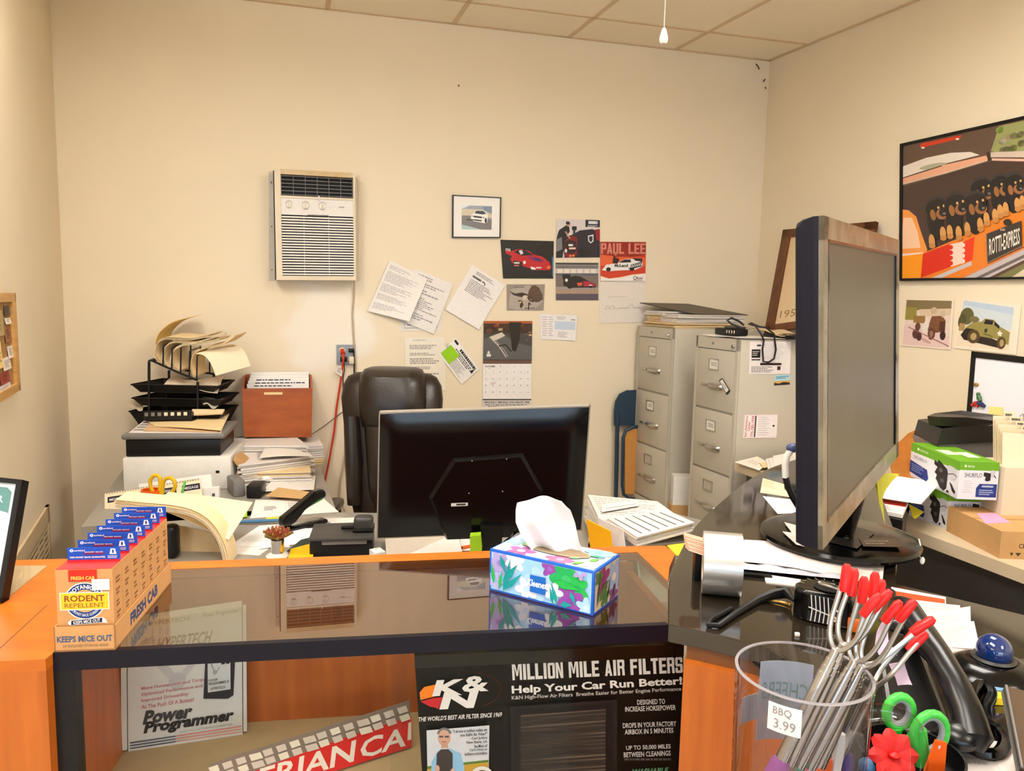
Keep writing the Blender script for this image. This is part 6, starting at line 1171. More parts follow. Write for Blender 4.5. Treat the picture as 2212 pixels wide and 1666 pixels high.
mb = MB(); mb.tube([Yd(1600, 707, 3.72), Yd(1580, 700, 3.74), Yd(1571, 692, 3.76), Yd(1580, 687, 3.76), Yd(1596, 694, 3.74), Yd(1606, 702, 3.7)], .005, 'black_cord'); mb.build('cable_loop', t)
mb = MB(); mb.tube([Yd(1622, 698, 3.7), Yd(1640, 706, 3.66), CS(1655, 708, .01), CS(1672, 722, .012), CS(1676, 755, .012), CS(1672, 775, .012), CS(1660, 783, .012), CS(1649, 781, .012), CS(1647, 755, .012), CS(1650, 735, .012), CS(1644, 722, .014), Yd(1632, 704, 3.64), Yd(1618, 700, 3.7)], .0045, 'black_cord'); mb.build('cable', t)
# wooden frame leaning on the wall
c = [RW(1693, 497, .05), RW(1894, 479, .04), RW(1860, 690, .2), RW(1654, 692, .22)]; zt = 1.4235; c[3].z = zt; planar(c)
f = bil(c); t = thing('wooden_picture_frame', 'brown wooden picture frame leaning on the wall above the cabinet', 'framed picture', (c[2] + c[3]) / 2)
mb = MB()
for r in ((0, 0, .1, 1), (.9, 0, 1, 1), (0, 0, 1, .07), (0, .92, 1, 1)): slab(mb, f, *r, -.012, .006, 'frame_brown')
mb.build('frame', t); mb = MB(); slab(mb, f, .08, .05, .92, .95, -.012, -.004, 'print', lin((222, 196, 156))); a = Art(mb, lambda u, v, d: f(u, v, d - .004), mat='glossprint'); a.text('1953 SILVER', .14, .13, .84, .20, (150, 112, 66), .0, .02); a.poly([(.3, .3), (.42, .55), (.6, .58), (.72, .45), (.8, .3)], (150, 146, 140)); mb.build('print', t)
# carton between the cabinets
A, B = Yd(1450, 1092, 4.06), Yd(1497, 1090, 4.06)
mb = MB(); mb.box(((A.x + B.x) / 2, 4.1, A.z / 2), ((B.x - A.x), .09, A.z), 'kraft'); solo(mb, 'cardboard_carton', 'brown carton standing on the floor between the filing cabinets', 'box')
mb = MB(); zt = Yd(1450, 1029, 4.06).z; mb.box(((A.x + B.x) / 2 + .002, 4.1, (A.z + zt) / 2 + .001), ((B.x - A.x) * .9, .07, zt - A.z), 'white_plastic'); solo(mb, 'white_carton', 'white carton standing on the brown one between the cabinets', 'box')
# folded chair
t = thing('folding_chair', 'folded blue metal chair leaning behind the left filing cabinet', 'chair', V((W(1350, 1000, .05).x, W(1350, 1000, .05).y, 0)))
M('blue_metal', (44, 64, 84), .4, metal=.3, var=.12, scale=40); M('tan_board', (196, 136, 66), .55)
f = bil((W(1327, 842, .06), W(1400, 842, .06), W(1400, 920, .06), W(1327, 920, .06)))
mb = MB(); pts = [(0, .0), (1.0, .02), (1.0, 1.0), (.38, .98), (.16, .88), (.04, .68), (0, .4)]; A_ = [f(u, v, .0) for u, v in pts]; B_ = [f(u, v, -.012) for u, v in pts]; mb.hexa(B_, A_, 'blue_metal'); mb.build('backrest', t)
for xs in ((1333, 1330), (1420, 1418)):
    a_ = W(xs[0], 915, .055); b_ = W(xs[1], 1075, .055); d = (b_ - a_); e_ = a_ + d * (a_.z / -d.z); mb = MB(); mb.tube([a_ + V((0, 0, .06)), e_], .0125, 'blue_metal', 10); mb.build('leg', t)
mb = MB(); q = [W(1347, 1068, .085), W(1344, 1050, .085), W(1346, 945, .085), W(1352, 930, .085), W(1368, 922, .085), W(1420, 920, .085), W(1420, 1075, .085), W(1360, 1078, .085)]; mb.tube(q, .010, 'blue_metal', 8, closed=True); mb.build('seat_frame', t)
f = bil((W(1349, 928, .075), W(1418, 924, .075), W(1418, 1070, .075), W(1349, 1066, .075))); mb = MB(); slab(mb, f, 0, 0, 1, 1, 0, .008, 'tan_board'); tag(mb.build('seat_board', t), 'tan underside of the seat')

# ================================================================== right wall
RP = lambda off: (lambda u, v, d=0: RW(u, -v, off + d))
t = thing('framed_poster', 'large black-framed poster of puppies in an orange car boot', 'framed poster', RW(2150, 606, .005))
c = [RW(1945, 311, .018), RW(2420, 204, .018), RW(2420, 600, .018), RW(1943, 607, .018)]; f = bil(c); mb = MB()
for r in ((0, 0, .016, 1), (.984, 0, 1, 1), (0, 0, 1, .014), (0, .982, 1, 1)): slab(mb, f, *r, -.016, .004, 'black_plastic')
mb.build('frame', t); mb = MB(); slab(mb, f, .012, .01, .988, .985, -.012, -.002, 'glossprint', lin((94, 72, 58)))
def px(x, y): return (1900 + x / 4.163, -(240 + y / 4.163))     # coordinates of the enlarged view
class PxArt(Art): pass
a = Art(mb, RP(.0165), mat='glossprint', step=.00004); P_ = lambda *q: [px(*z) for z in q]
OR, RD_, TANC = (226, 126, 40), (214, 46, 24), (206, 148, 84)
a.poly(P_((205, 500), (208, 330), (1300, 75), (2140, -110), (2140, 200), (1000, 430), (960, 420), (600, 380), (300, 460)), (98, 76, 62)); a.poly(P_((1075, 135), (1300, 85), (2140, -110), (2140, 330), (1300, 420), (1000, 360)), (150, 152, 96))
for i in range(14): a.ell(*px(1080 + (i * 97) % 260, 170 + (i * 61) % 190), 9, 7, [(128, 150, 72), (170, 150, 120), (120, 110, 70), (186, 176, 150)][i % 4], rot=.5, up=False)
a.up(); a.poly(P_((1000, 370), (1300, 360), (2140, 300), (2140, 420), (1000, 415)), (206, 186, 170)); a.poly(P_((1010, 425), (1300, 430), (2140, 380), (2140, 410), (1300, 452), (1010, 445)), (236, 180, 160))
a.poly(P_((203, 500), (420, 420), (640, 375), (820, 368), (900, 395), (600, 470), (203, 600)), (226, 214, 200)); a.ell(*px(480, 495), 30, 5, (170, 166, 140), rot=.2)
a.poly(P_((203, 605), (600, 480), (960, 400), (975, 440), (600, 560), (203, 665)), (226, 166, 134)); a.stroke(P_((203, 660), (600, 555), (970, 445)), 2, (206, 186, 172)); a.stroke(P_((203, 604), (560, 492)), 2, (60, 40, 34)); a.poly(P_((960, 370), (985, 365), (1005, 440), (975, 450)), (60, 50, 44))
a.poly(P_((203, 680), (600, 570), (1000, 450), (1300, 460), (2140, 430), (2140, 830), (1180, 900), (700, 1180), (440, 1260), (200, 900)), (70, 52, 44))
a.poly(P_((360, 310), (380, 290), (740, 215), (720, 250), (375, 330)), (206, 60, 30)); a.ell(*px(390, 330), 4, 2, (240, 226, 214)); a.ell(*px(700, 252), 4, 2, (240, 226, 214))
a.poly(P_((430, 1260), (720, 1140), (1170, 890), (2140, 640), (2140, 1180), (1300, 1220), (800, 1500), (160, 1500), (165, 1300)), OR)
a.poly(P_((190, 880), (260, 890), (330, 950), (370, 1080), (430, 1250), (390, 1290), (165, 1295), (180, 1000)), (236, 150, 70)); a.poly(P_((215, 960), (290, 960), (340, 1080), (370, 1230), (190, 1240)), (240, 196, 160)); a.stroke(P_((190, 875), (270, 885), (345, 950), (400, 1080), (445, 1200)), 4, (70, 50, 60)); a.stroke(P_((165, 1298), (390, 1280)), 5, (240, 210, 196))
a.poly(P_((170, 1310), (400, 1280), (380, 1500), (160, 1505)), (240, 150, 24)); a.poly(P_((390, 1285), (640, 1190), (640, 1400), (370, 1500)), RD_); a.poly(P_((630, 1200), (770, 1170), (745, 1370), (640, 1400)), (236, 206, 190)); a.poly(P_((745, 1180), (855, 1130), (835, 1340), (745, 1370)), (226, 60, 30))
for i in range(4): a.ell(*px(640, 1225 + i * 48), 5, 5, RD_); a.ell(*px(748, 1205 + i * 48), 5, 5, (236, 206, 190))
a.poly(P_((470, 1500), (825, 1350), (830, 1385), (560, 1500)), (196, 186, 186)); a.poly(P_((760, 1500), (1300, 1230), (2140, 960), (2140, 1130), (1300, 1340), (980, 1500)), (186, 176, 176)); a.poly(P_((860, 1500), (1300, 1290), (2140, 1010), (2140, 1040), (1300, 1320), (920, 1500)), (110, 96, 96)); a.poly(P_((760, 1500), (1300, 1245), (1300, 1225), (740, 1500)), (206, 130, 90)); a.poly(P_((1040, 1500), (1300, 1370), (2140, 1140), (2140, 1500)), (120, 116, 76)); a.poly(P_((1180, 1500), (1300, 1420), (1400, 1500)), (206, 190, 160))
def pup(x, y, s_=1.0):   # a puppy with head, muzzle, body and paws
    BK, DG = (32, 28, 30), (54, 50, 52)
    a.ell(*px(x - 20, y + 150), 17 * s_, 38 * s_, BK, rot=.1); a.ell(*px(x, y), 22 * s_, 21 * s_, DG); a.ell(*px(x + 4, y + 14), 20 * s_, 18 * s_, BK); a.ell(*px(x - 75 * s_, y + 20), 7 * s_, 13 * s_, BK, rot=-.3); a.ell(*px(x - 40 * s_, y + 85), 6 * s_, 12 * s_, (150, 100, 56), rot=.2)
    a.ell(*px(x + 42 * s_, y + 76), 13 * s_, 12 * s_, (150, 98, 60)); a.ell(*px(x + 52 * s_, y + 62), 9 * s_, 9 * s_, (40, 34, 34)); a.ell(*px(x + 62 * s_, y + 72), 3.4 * s_, 2.6 * s_, (110, 104, 104))
    for dx, dy in ((8, 18), (58, 2)): a.ell(*px(x + dx * s_, y + dy), 2.6 * s_, 3 * s_, (206, 160, 96))
    for dx, dy in ((30, 38), (66, 24)): a.ell(*px(x + dx * s_, y + dy), 2.2 * s_, 2.2 * s_, (14, 12, 14))
def paw(x, y): a.ell(*px(x, y), 6.6, 15, TANC, rot=.1); a.ell(*px(x + 4, y + 42), 7, 6, (190, 130, 70))
for x, y, s_ in ((925, 670, .98), (1090, 640, .95), (1215, 625, .92), (520, 850, 1.0), (690, 810, 1.02), (870, 800, 1.02), (1420, 640, 1.0), (1600, 700, 1.0)): pup(x, y, s_)
for x, y in ((470, 1170), (570, 1100), (632, 1085), (712, 1095), (790, 1060), (905, 1020), (962, 970), (1040, 940), (1085, 900), (1135, 880), (1240, 840), (1285, 820), (1420, 860), (1500, 840)): paw(x, y)
a.poly(P_((960, 1105), (1275, 985), (1280, 1215), (970, 1365)), (60, 52, 48)); a.stroke(P_((960, 1105), (970, 1365), (1280, 1215)), 2, (130, 110, 96)); a.ell(*px(1150, 1000), 9, 7, (50, 44, 40))
g, fs, asp = glyphs('ROTTI-EXPRESS', .01); a.k += 1; mb.add([a.P(*px(985 + u * 275, (1300 - u * 105) - v * (150 - u * 2))) for u, v in g], fs, 'glossprint', lin((236, 222, 206)), raw=True); a.scrawl(px(1085, 1085)[0], px(0, 1085)[1], px(1150, 1060)[0], px(0, 1050)[1], 1, (170, 150, 134), seed=2)
mb.T = None
K0, K1 = c[0], c[3]      # keep the print inside the frame
mb.build('poster', t)
def rwcard(px_, rgb, off=.003, curl=None, mat='glossprint'): c = [RW(x, y, off) for x, y in px_]; mb = MB(); f = sheetcard(mb, c, rgb, .0007, curl, mat); return mb, f
mb, f = rwcard(((1955, 645), (2061, 647), (2054, 756), (1946, 747)), (236, 220, 200), .004); a = Art(mb, lambda u, v, d: f(.04 + u * .92, .03 + v * .94, d), 100, 100, 'glossprint')
a.rect(0, 0, 100, 100, (226, 204, 190)); a.rect(0, 78, 100, 100, (128, 112, 76)); a.rect(0, 56, 26, 84, (150, 140, 70)); a.poly([(30, 80), (100, 84), (100, 70), (36, 64)], (214, 190, 160)); a.poly([(0, 0), (100, 0), (100, 24), (40, 46), (0, 44)], (226, 196, 190)); a.rect(20, 50, 46, 66, (150, 116, 66)); a.poly([(52, 36), (60, 66), (82, 68), (90, 58), (90, 34), (66, 30)], (120, 78, 50)); a.rect(78, 36, 90, 56, (84, 46, 36)); a.ell(31, 42, 6, 9, (100, 66, 56)); a.ell(62, 28, 8, 13, (96, 62, 54)); a.ell(62, 28, 4, 7, (150, 112, 96)); a.ell(86, 26, 6, 10, (60, 40, 36)); a.ell(28, 26, 8, 11, (96, 60, 58)); a.ell(36, 20, 6, 9, (80, 50, 50)); a.poly([(40, 44), (52, 62), (56, 46), (50, 24), (44, 24)], (226, 216, 206)); a.ell(64, 78, 7, 8, (196, 170, 146)); a.ell(84, 72, 6, 7, (200, 180, 160)); a.stroke([(10, 40), (100, 4)], 2, (150, 100, 96)); a.ell(52, 12, 12, 3, (200, 160, 150), rot=-.4)
solo(mb, 'photo_print', 'square faded print of an old brown tractor truck on the right wall', 'photo')
mb, f = rwcard(((2080, 642), (2206, 660), (2195, 767), (2060, 752)), (240, 226, 206), .004); a = Art(mb, lambda u, v, d: f(.03 + u * .86, .06 + v * .88, d), 100, 84, 'glossprint')
a.rect(0, 0, 100, 84, (236, 216, 190)); a.rect(0, 40, 100, 84, (204, 214, 220)); a.poly([(0, 84), (100, 84), (100, 70), (0, 76)], (186, 202, 220)); a.ell(12, 56, 14, 16, (96, 92, 52)); a.ell(4, 46, 8, 14, (80, 76, 44)); a.ell(28, 52, 10, 6, (120, 110, 66)); a.rect(0, 28, 12, 42, (170, 140, 90)); a.poly([(6, 20), (14, 12), (80, 4), (90, 14), (60, 22), (20, 26)], (44, 34, 26))
a.poly([(12, 24), (14, 36), (26, 46), (44, 50), (48, 56), (66, 56), (76, 46), (98, 36), (98, 12), (84, 14), (76, 20), (40, 22)], (150, 138, 76)); a.poly([(48, 46), (50, 55), (66, 54), (64, 46)], (36, 30, 30)); a.poly([(68, 46), (68, 53), (78, 46), (78, 40)], (40, 34, 30)); a.poly([(6, 20), (14, 34), (30, 34), (30, 18)], (44, 36, 30)); a.ell(32, 20, 12, 13, (84, 66, 38)); a.ell(32, 20, 6, 7, (176, 150, 96)); a.ell(85, 14, 8, 12, (84, 66, 38)); a.ell(86, 14, 4, 7, (176, 150, 96)); a.poly([(78, 34), (80, 38), (82, 34), (86, 33), (83, 30), (84, 26), (80, 28), (77, 26), (78, 30), (75, 32)], (236, 230, 214)); a.stroke([(50, 28), (68, 24)], 2, (100, 92, 50)); a.ell(54, 34, 3, 4, (60, 54, 36))
solo(mb, 'photo_print', 'print of an olive drab army scout car on the right wall', 'photo')
# whiteboard with magnets
c = [RW(2100, 759, .1), RW(2340, 785, .1), RW(2340, 985, .16), RW(2086, 930, .16)]; f = bil(planar(c)); t = thing('whiteboard', 'black-framed whiteboard leaning on the right wall behind the clutter', 'whiteboard', (c[2] + c[3]) / 2); M('board_white', (226, 224, 230), .25, var=.01)
mb = MB()
for r in ((0, -.3, .042, 1), (.96, -.3, 1, 1), (0, -.3, 1, -.24), (0, .925, 1, 1)): slab(mb, f, *r, -.012, .004, 'black_plastic')
mb.build('frame', t); mb = MB(); slab(mb, f, .03, -.27, .97, .94, -.010, -.001, 'board_white'); mb.build('panel', t)
zb = min(p.z for p in [f(0, -.3, 0), f(1, -.3, 0)])
nW = (c[1] - c[0]).cross(c[3] - c[0]).normalized(); nW = nW if nW.dot(RN) > 0 else -nW
def WBp(px_, py_, d=.003): return onP(px_, py_, c[0] + nW * d, nW)
M('magnet_gold', (170, 130, 60), .3, metal=.6); M('magnet_green', (60, 104, 54), .4); M('magnet_red', (180, 34, 22), .4); M('magnet_blue', (30, 44, 90), .4); M('sticky_yellow', (246, 216, 130), .7)
mb = MB(); mb.ball(WBp(2109, 831), (.010, .010, .007), 'magnet_gold'); solo(mb, 'board_magnet', 'small golden magnet high on the whiteboard', 'magnet', 'magnets on the whiteboard')
for q, m_, lb in ((((2113, 852), (2115, 860), (2118, 867)), 'magnet_green', 'green magnet figure above the red one on the whiteboard'), (((2101, 875), (2108, 871), (2113, 867), (2110, 880)), 'magnet_red', 'red magnet figure on the whiteboard'), (((2114, 871), (2120, 874), (2127, 878)), 'magnet_blue', 'dark blue magnet figure right of the red one on the whiteboard')):
    mb = MB(); mb.tube([WBp(x, y, .006) for x, y in q], [.007, .010, .006, .006][:len(q)], m_, 8); mb.ball(WBp(*q[0], .008), .008, m_, n=10, m=8); solo(mb, 'board_magnet', lb, 'magnet', 'magnets on the whiteboard')
cc = [WBp(2136, 878), WBp(2166, 880), WBp(2166, 905), WBp(2134, 903)]; mb = MB(); sheetcard(mb, cc, (248, 220, 140), .001); solo(mb, 'sticky_note', 'yellow sticky note low on the whiteboard', 'sticky note')

# ================================================================== things on the beige table
def para(C, L, R, h): up = V((0, 0, h)); B = L + R - C; return [C, R, B, L], [C + up, R + up, B + up, L + up]
M('box_white', (226, 224, 232), .5, var=.02)
def pumpbox(C, L, R, h, label, front):
    lo, hi = para(C, L, R, h); t = thing('pump_carton', label, 'box', (C + L) / 2, 'pump cartons'); mb = MB(); mb.hexa(lo, hi, 'box_white')
    fl = bil([hi[3], hi[0], lo[0], lo[3]]); fr_ = bil([hi[0], hi[1], lo[1], lo[0]]); ft = bil([hi[3], hi[2], hi[1], hi[0]])
    GR, NV = (108, 168, 36), (38, 56, 130)
    for f, q in ((fl, 0), (fr_, 1)):
        a = Art(mb, f, 100, 85); a.rect(0, 64, 100, 85, GR) if q == 0 else a.rect(0, 66, 100, 85, GR); a.ell(16 if q == 0 else 15, 75, 2.4, 3, (230, 240, 220)); a.text('PENTAIR', 20, 72, 38, 77, (210, 230, 190), .02)
        if q == 0:
            a.text('SHURFLO', 8, 49, 36, 57, (120, 120, 130), .0); a.poly([(0, 12), (38, 6), (42, 14), (38, 34), (0, 42)], NV); a.scrawl(4, 16, 32, 36, 4, (120, 140, 190), seed=4); a.poly([(74, 60), (82, 68), (92, 66), (97, 52), (94, 40), (80, 34)], (206, 204, 210)); a.stroke([(80, 46), (90, 52), (96, 48)], 1.6, (40, 36, 38)); a.poly([(52, 66), (58, 63), (60, 70), (66, 66), (78, 56), (80, 48), (79, 12), (74, 4), (66, 8), (60, 20), (57, 24), (59, 34), (54, 37), (56, 44), (59, 52), (52, 56)], (36, 32, 32)); a.poly([(84, 30), (88, 28), (96, 14), (95, 8), (90, 12)], (30, 28, 30)); a.ell(82, 6, 2.5, 4, (30, 28, 30)); a.ell(66, 48, 4, 5, (90, 86, 84)); a.ell(70, 26, 4, 5, (80, 76, 74)); a.scrawl(60, 1, 96, 6, 1, (190, 190, 196), seed=5)
        else:
            a.text('SHURFLO', 14, 50, 58, 60, (90, 92, 104), .01); a.scrawl(14, 14, 38, 44, 6, (190, 190, 198), seed=6, fill=.25); a.poly([(46, 6), (98, 6), (98, 36), (54, 36), (46, 26)], NV); a.scrawl(60, 28, 90, 33, 1, (190, 200, 226), seed=81, rag=.05, fill=.8); a.scrawl(54, 10, 92, 24, 3, (170, 180, 214), seed=7); a.poly([(76, 62), (84, 68), (92, 66), (90, 54), (82, 50)], (200, 198, 204)); a.poly([(62, 62), (68, 62), (80, 60), (80, 44), (72, 42), (66, 44), (68, 52), (62, 54)], (34, 30, 32)); a.stroke([(88, 56), (94, 50)], 2, (30, 28, 30))
    a = Art(mb, ft, 100, 100); a.rect(0, 0, 100, 100, (112, 172, 40)); a.rect(14, 34, 50, 60, (220, 222, 206)); a.rect(52, 22, 86, 50, (226, 226, 216)); a.stroke([(48, 0), (48, 100)], 1, (70, 110, 30)); mb.T = None
    mb.build('carton', t); return t, hi
C, L = Z(2045, 1144, TZ), Z(1963, 1112, TZ); zu = TZ + .128
Cu, Ru, Lu = Z(2067, 1078, zu), Z(2152, 1081, zu), Z(1964, 1028, zu)
pumpbox(C, L, C + (Ru - Cu), .126, 'lower green and white pump carton under its twin on the beige table', 0)
pumpbox(Cu, Lu, Ru, Yd(2067, 997, Cu.y).z - zu, 'upper green and white pump carton on the beige table', 1)
C, L, R = Z(2158, 1207, TZ), Z(2044, 1147, TZ), Z(2330, 1213, TZ); lo, hi = para(C, L, R, Yd(2158, 1148, C.y).z - TZ); t = thing('cardboard_box', 'flat brown cardboard box with a pink note at the front of the beige table', 'box', (C + L) / 2)
mb = MB(); mb.hexa(lo, hi, 'kraft'); f = bil([hi[0], hi[1], lo[1], lo[0]]); a = Art(mb, f, 172, 60); a.text('CE R', 40, 24, 66, 34, (70, 54, 40), .02); a.poly([(26, 6), (30, 14), (22, 14)], (80, 60, 44)); a.poly([(40, 6), (47, 14), (34, 14)], (70, 54, 40)); a.rect(58, 6, 66, 14, (90, 70, 50)); f2 = bil([hi[3], hi[2], hi[1], hi[0]]); Art(mb, f2).rect(0, .47, 1, .53, (176, 130, 78)); mb.build('carton', t)
mb = MB(); zz = hi[0].z + .001; c = on(((2109, 1109), (2149, 1108), (2184, 1129), (2129, 1131)), zz); sheetcard(mb, c, (226, 160, 196), .0008); solo(mb, 'sticky_note', 'pink sticky note on the flat brown cardboard box', 'sticky note')
# white cartons and folder box at the right edge
C, L, R = Z(2166, 1100, TZ), Z(2158, 1064, TZ), Z(2300, 1108, TZ); lo, hi = para(C, L, R, Yd(2166, 1048, C.y).z - TZ); mb = MB(); mb.hexa(lo, hi, 'white_plastic'); a = Art(mb, bil([hi[0], hi[1], lo[1], lo[0]])); a.scrawl(.2, .1, .6, .8, 6, (190, 186, 190), seed=2); solo(mb, 'white_carton', 'white carton with small print behind the flat brown box', 'box', 'white cartons on the beige table')
z2 = hi[0].z + .001; C2, L2, R2 = Z(2158, 1050, z2), Z(2156, 1016, z2), Z(2280, 1066, z2); lo, hi = para(C2, L2, R2, .075); t = thing('open_carton', 'open white carton with brown inside at the right of the pump cartons', 'box', (C2 + L2) / 2)
mb = MB()
for i in range(4):
    j = (i + 1) % 4; n_ = (V((0, 0, 1)).cross(lo[j] - lo[i])).normalized() * .003; mb.hexa([lo[i], lo[j], hi[j], hi[i]], [lo[i] + n_, lo[j] + n_, hi[j] + n_, hi[i] + n_], 'white_plastic')
mb.build('walls', t); mb = MB(); mb.hexa(lo, [p + V((0, 0, .003)) for p in lo], 'kraft'); mb.build('bottom', t)
y_ = 2.48
t = thing('folder_file', 'open box of cream index folders at the right edge of the picture', 'file box', V((Yd(2190, 1000, y_).x, y_, z2 + .08)))
zb = Yd(2160, 1000, y_).z
for k in range(5):
    yy = y_ + .05 - k * .022; x0 = 2146 + k * 5; mb = MB(); c = [Yd(x0, 934 - (4 - k) * 9, yy), Yd(2330, 946 - (4 - k) * 9, yy), Yd(2330, 1000, yy), Yd(x0, 1000, yy)]; c[2].z = c[3].z = zb; f = sheetcard(mb, c, [(240, 226, 196), (236, 216, 180)][k % 2], .003); a = Art(mb, f); a.rect(.12 + k * .05, .97, .26 + k * .05, 1.12, (240, 226, 196)); a.scrawl(.14 + k * .05, .99, .25 + k * .05, 1.09, 1, (60, 56, 60), seed=k)
    mb.build('index_folder', t)
for k in range(3): mb = MB(); yy = y_ + .04 - k * .03; mb.tube([Yd(2204 + k * 8, 930, yy), Yd(2204 + k * 8, 898 + k * 2, yy), Yd(2210 + k * 8, 894 + k * 2, yy), Yd(2216 + k * 8, 930, yy)], .0016, 'steel', 6); mb.build('wire_tab', t)
C3 = V((Yd(2142, 1000, y_).x, y_ - .06, TZ)); mb = MB(); mb.box((C3.x + .2, y_ + .01, (TZ + zb) / 2), (.4, .16, zb - TZ - .001), 'aged_white'); mb.build('box_body', t)
# black device with open lid behind the pump cartons
y_ = 2.78; t = thing('portable_printer', 'black angular office machine with its flap raised behind the pump cartons', 'office machine', V((Yd(2110, 960, y_).x, y_, TZ)))
M('machine_dark', (34, 30, 28), .4, var=.15)
mb = MB(); A_ = [Yd(2003, 899, y_ - .08), Yd(2018, 893, y_ + .05), Yd(2076, 887, y_ + .1), Yd(2207, 904, y_ + .1), Yd(2200, 916, y_ - .08), Yd(2090, 902, y_ - .12), Yd(2030, 901, y_ - .12)]; mb.hexa([p - V((0, 0, .035)) + V((.02, .02, 0)) for p in A_], A_, 'machine_dark'); mb.build('raised_flap', t)
mb = MB(); q0 = [Yd(2035, 926, y_ - .1), Yd(2160, 912, y_ - .1), Yd(2175, 940, y_ - .1), Yd(2150, 955, y_ - .1), Yd(2024, 962, y_ - .1)]; mb.hexa(q0, [p + V((.02, .2, 0)) for p in q0], 'machine_dark'); mb.build('body', t)
mb = MB(); a, b = Yd(2028, 960, y_ - .09), Yd(2150, 955, y_ - .09); mb.hexa([a, b, b + V((.0, .18, 0)), a + V((.0, .18, 0))], [V((p.x, p.y, TZ)) for p in (a, b, b + V((.0, .18, 0)), a + V((.0, .18, 0)))], 'mid_grey'); mb.build('pedestal', t)
for x in (2025, 2140): mb = MB(); a = Yd(x + 10, 908, y_); mb.tube([a, V((a.x, a.y, Yd(x + 10, 945, y_).z))], .012, 'machine_dark'); mb.build('support', t)
mb = MB(); c = [Yd(2085, 918, y_ - .06), Yd(2150, 908, y_ - .04), Yd(2150, 916, y_ - .1), Yd(2088, 930, y_ - .1)]; sheetcard(mb, c, (236, 214, 178), .002); solo(mb, 'paper_sheet', 'cream paper caught in the black machine', 'paper')
mb = MB(); mb.tube([Yd(2100, 966, 2.85), Yd(2118, 968, 2.82), Yd(2130, 978, 2.8), Yd(2138, 996, 2.78)], .005, 'black_cord'); solo(mb, 'machine_cable', 'black cable hanging in front of the black machine', 'cable')
mb = MB(); C, L, R = Z(2112, 1022, TZ), Z(2060, 1000, TZ), Z(2180, 1022, TZ); lo, hi = para(C, L, R, .11); mb.hexa(lo, hi, 'box_white'); solo(mb, 'white_carton', 'white carton below the black machine', 'box', 'white cartons on the beige table')
# brown curved leather roll
M('brown_leather', (196, 122, 46), .45, var=.15, scale=10, rgb2=(150, 84, 26))
pth = [Yd(2036, 930, 2.88), Yd(2020, 921, 2.9), Yd(1990, 924, 2.9), Yd(1962, 936, 2.88), Yd(1942, 955, 2.85), Yd(1920, 985, 2.8)]
mb = MB(); mb.sheet(lambda u, v: cat(pth, u) + V((-.02 * v, -.14 * v, -.165 * v * (1 - .2 * u))), 20, 4, 'brown_leather', .006); solo(mb, 'leather_wrap', 'tan brown curved leather sheet beside the dark monitor', 'leather')
mb = MB(); P = Yd(1945, 1010, 2.75); mb.box((P.x + .0, P.y + .02, (TZ + .06)), (.16, .12, .12), 'black_plastic', bev=.01); solo(mb, 'black_case', 'black case under the tan leather sheet on the beige table', 'case')
# papers near the monitor foot
mb, a, f = lay(((1900, 1020), (1938, 1019), (2031, 1043), (1873, 1071)), (.99, .99, .985, .985), (240, 234, 228), .002); mb = MB(); c = [Z(1897, 1022, .99), Z(2031, 1043, .985), Z(1990, 1088, .97), Z(1873, 1070, .97)]; f = sheetcard(mb, c, (242, 236, 230), .003); solo(mb, 'envelope', 'large white envelope sticking out right of the monitor', 'envelope')
mb = MB(); c = [Z(1880, 1072, .955), Z(1962, 1086, .95), Z(1950, 1112, .95), Z(1850, 1092, .95)]; f = sheetcard(mb, c, (234, 224, 216), .012); a = Art(mb, f); a.rect(.3, .6, .98, .95, (212, 56, 40)); a.scrawl(.2, .1, .8, .5, 3, (180, 160, 160), seed=2); solo(mb, 'magazine', 'red and white leaflet beneath the white envelope', 'leaflet')
mb = MB(); q = [Z(1880, 1088, .936), Z(1960, 1105, .936), Z(1950, 1125, .936), Z(1860, 1105, .936)]; mb.hexa([V((p.x, p.y, TZ)) for p in q], q, 'black_plastic'); solo(mb, 'black_case', 'low black box carrying the red and white leaflet', 'case')
M('lime_film', (196, 190, 40), .4); mb = MB(); c = [Yd(1962, 1088, 2.55), Yd(1996, 1106, 2.5), Yd(1978, 1121, 2.45), Yd(1972, 1118, 2.45)]; sheetcard(mb, c, (200, 186, 40), .001); solo(mb, 'sticky_flag', 'lime yellow paper point hanging below the white envelope', 'sticky note')
for k, (q, z, c_, lb, s_) in enumerate(((((1587, 998), (1636, 986), (1662, 1000), (1640, 1016)), TZ + .012, (238, 228, 214), 'white envelope at the left end of the beige table', 0), (((1640, 1000), (1650, 1012), (1664, 1008), (1655, 1000)), TZ + .016, (236, 206, 156), 'small tan note on the envelope at the left end of the beige table', 0), (((1670, 985), (1735, 972), (1735, 1005), (1676, 1022)), TZ + .03, (240, 232, 222), 'white sheet highest on the paper heap left of the dark monitor', 1), (((1652, 1030), (1735, 1008), (1735, 1052), (1690, 1050)), TZ + .022, (240, 234, 226), 'large white sheet in the paper heap left of the dark monitor', 1))):
    mb, a, f = lay(q, z, c_, .002); a.scrawl(.3, .3, .8, .8, 4, (206, 196, 188), seed=k); solo(mb, 'paper_sheet', lb, 'paper', 'papers left of the dark monitor')
stack('paper_stack', 'white paper heap on the beige table left of the dark monitor', 'paper', ((1660, 990), (1735, 972), (1735, 1010), (1668, 1020)), TZ, .028, PAPERS, 6, .006, None, None, 21)
mb, a, f = lay(((1648, 1033), (1700, 1048), (1720, 1076), (1642, 1064)), CZ + .001, (230, 208, 172)); a.scrawl(.05, .4, .5, .95, 5, (190, 160, 130), seed=4); solo(mb, 'paper_sheet', 'tan printed slip on the curved counter under the heap', 'paper')
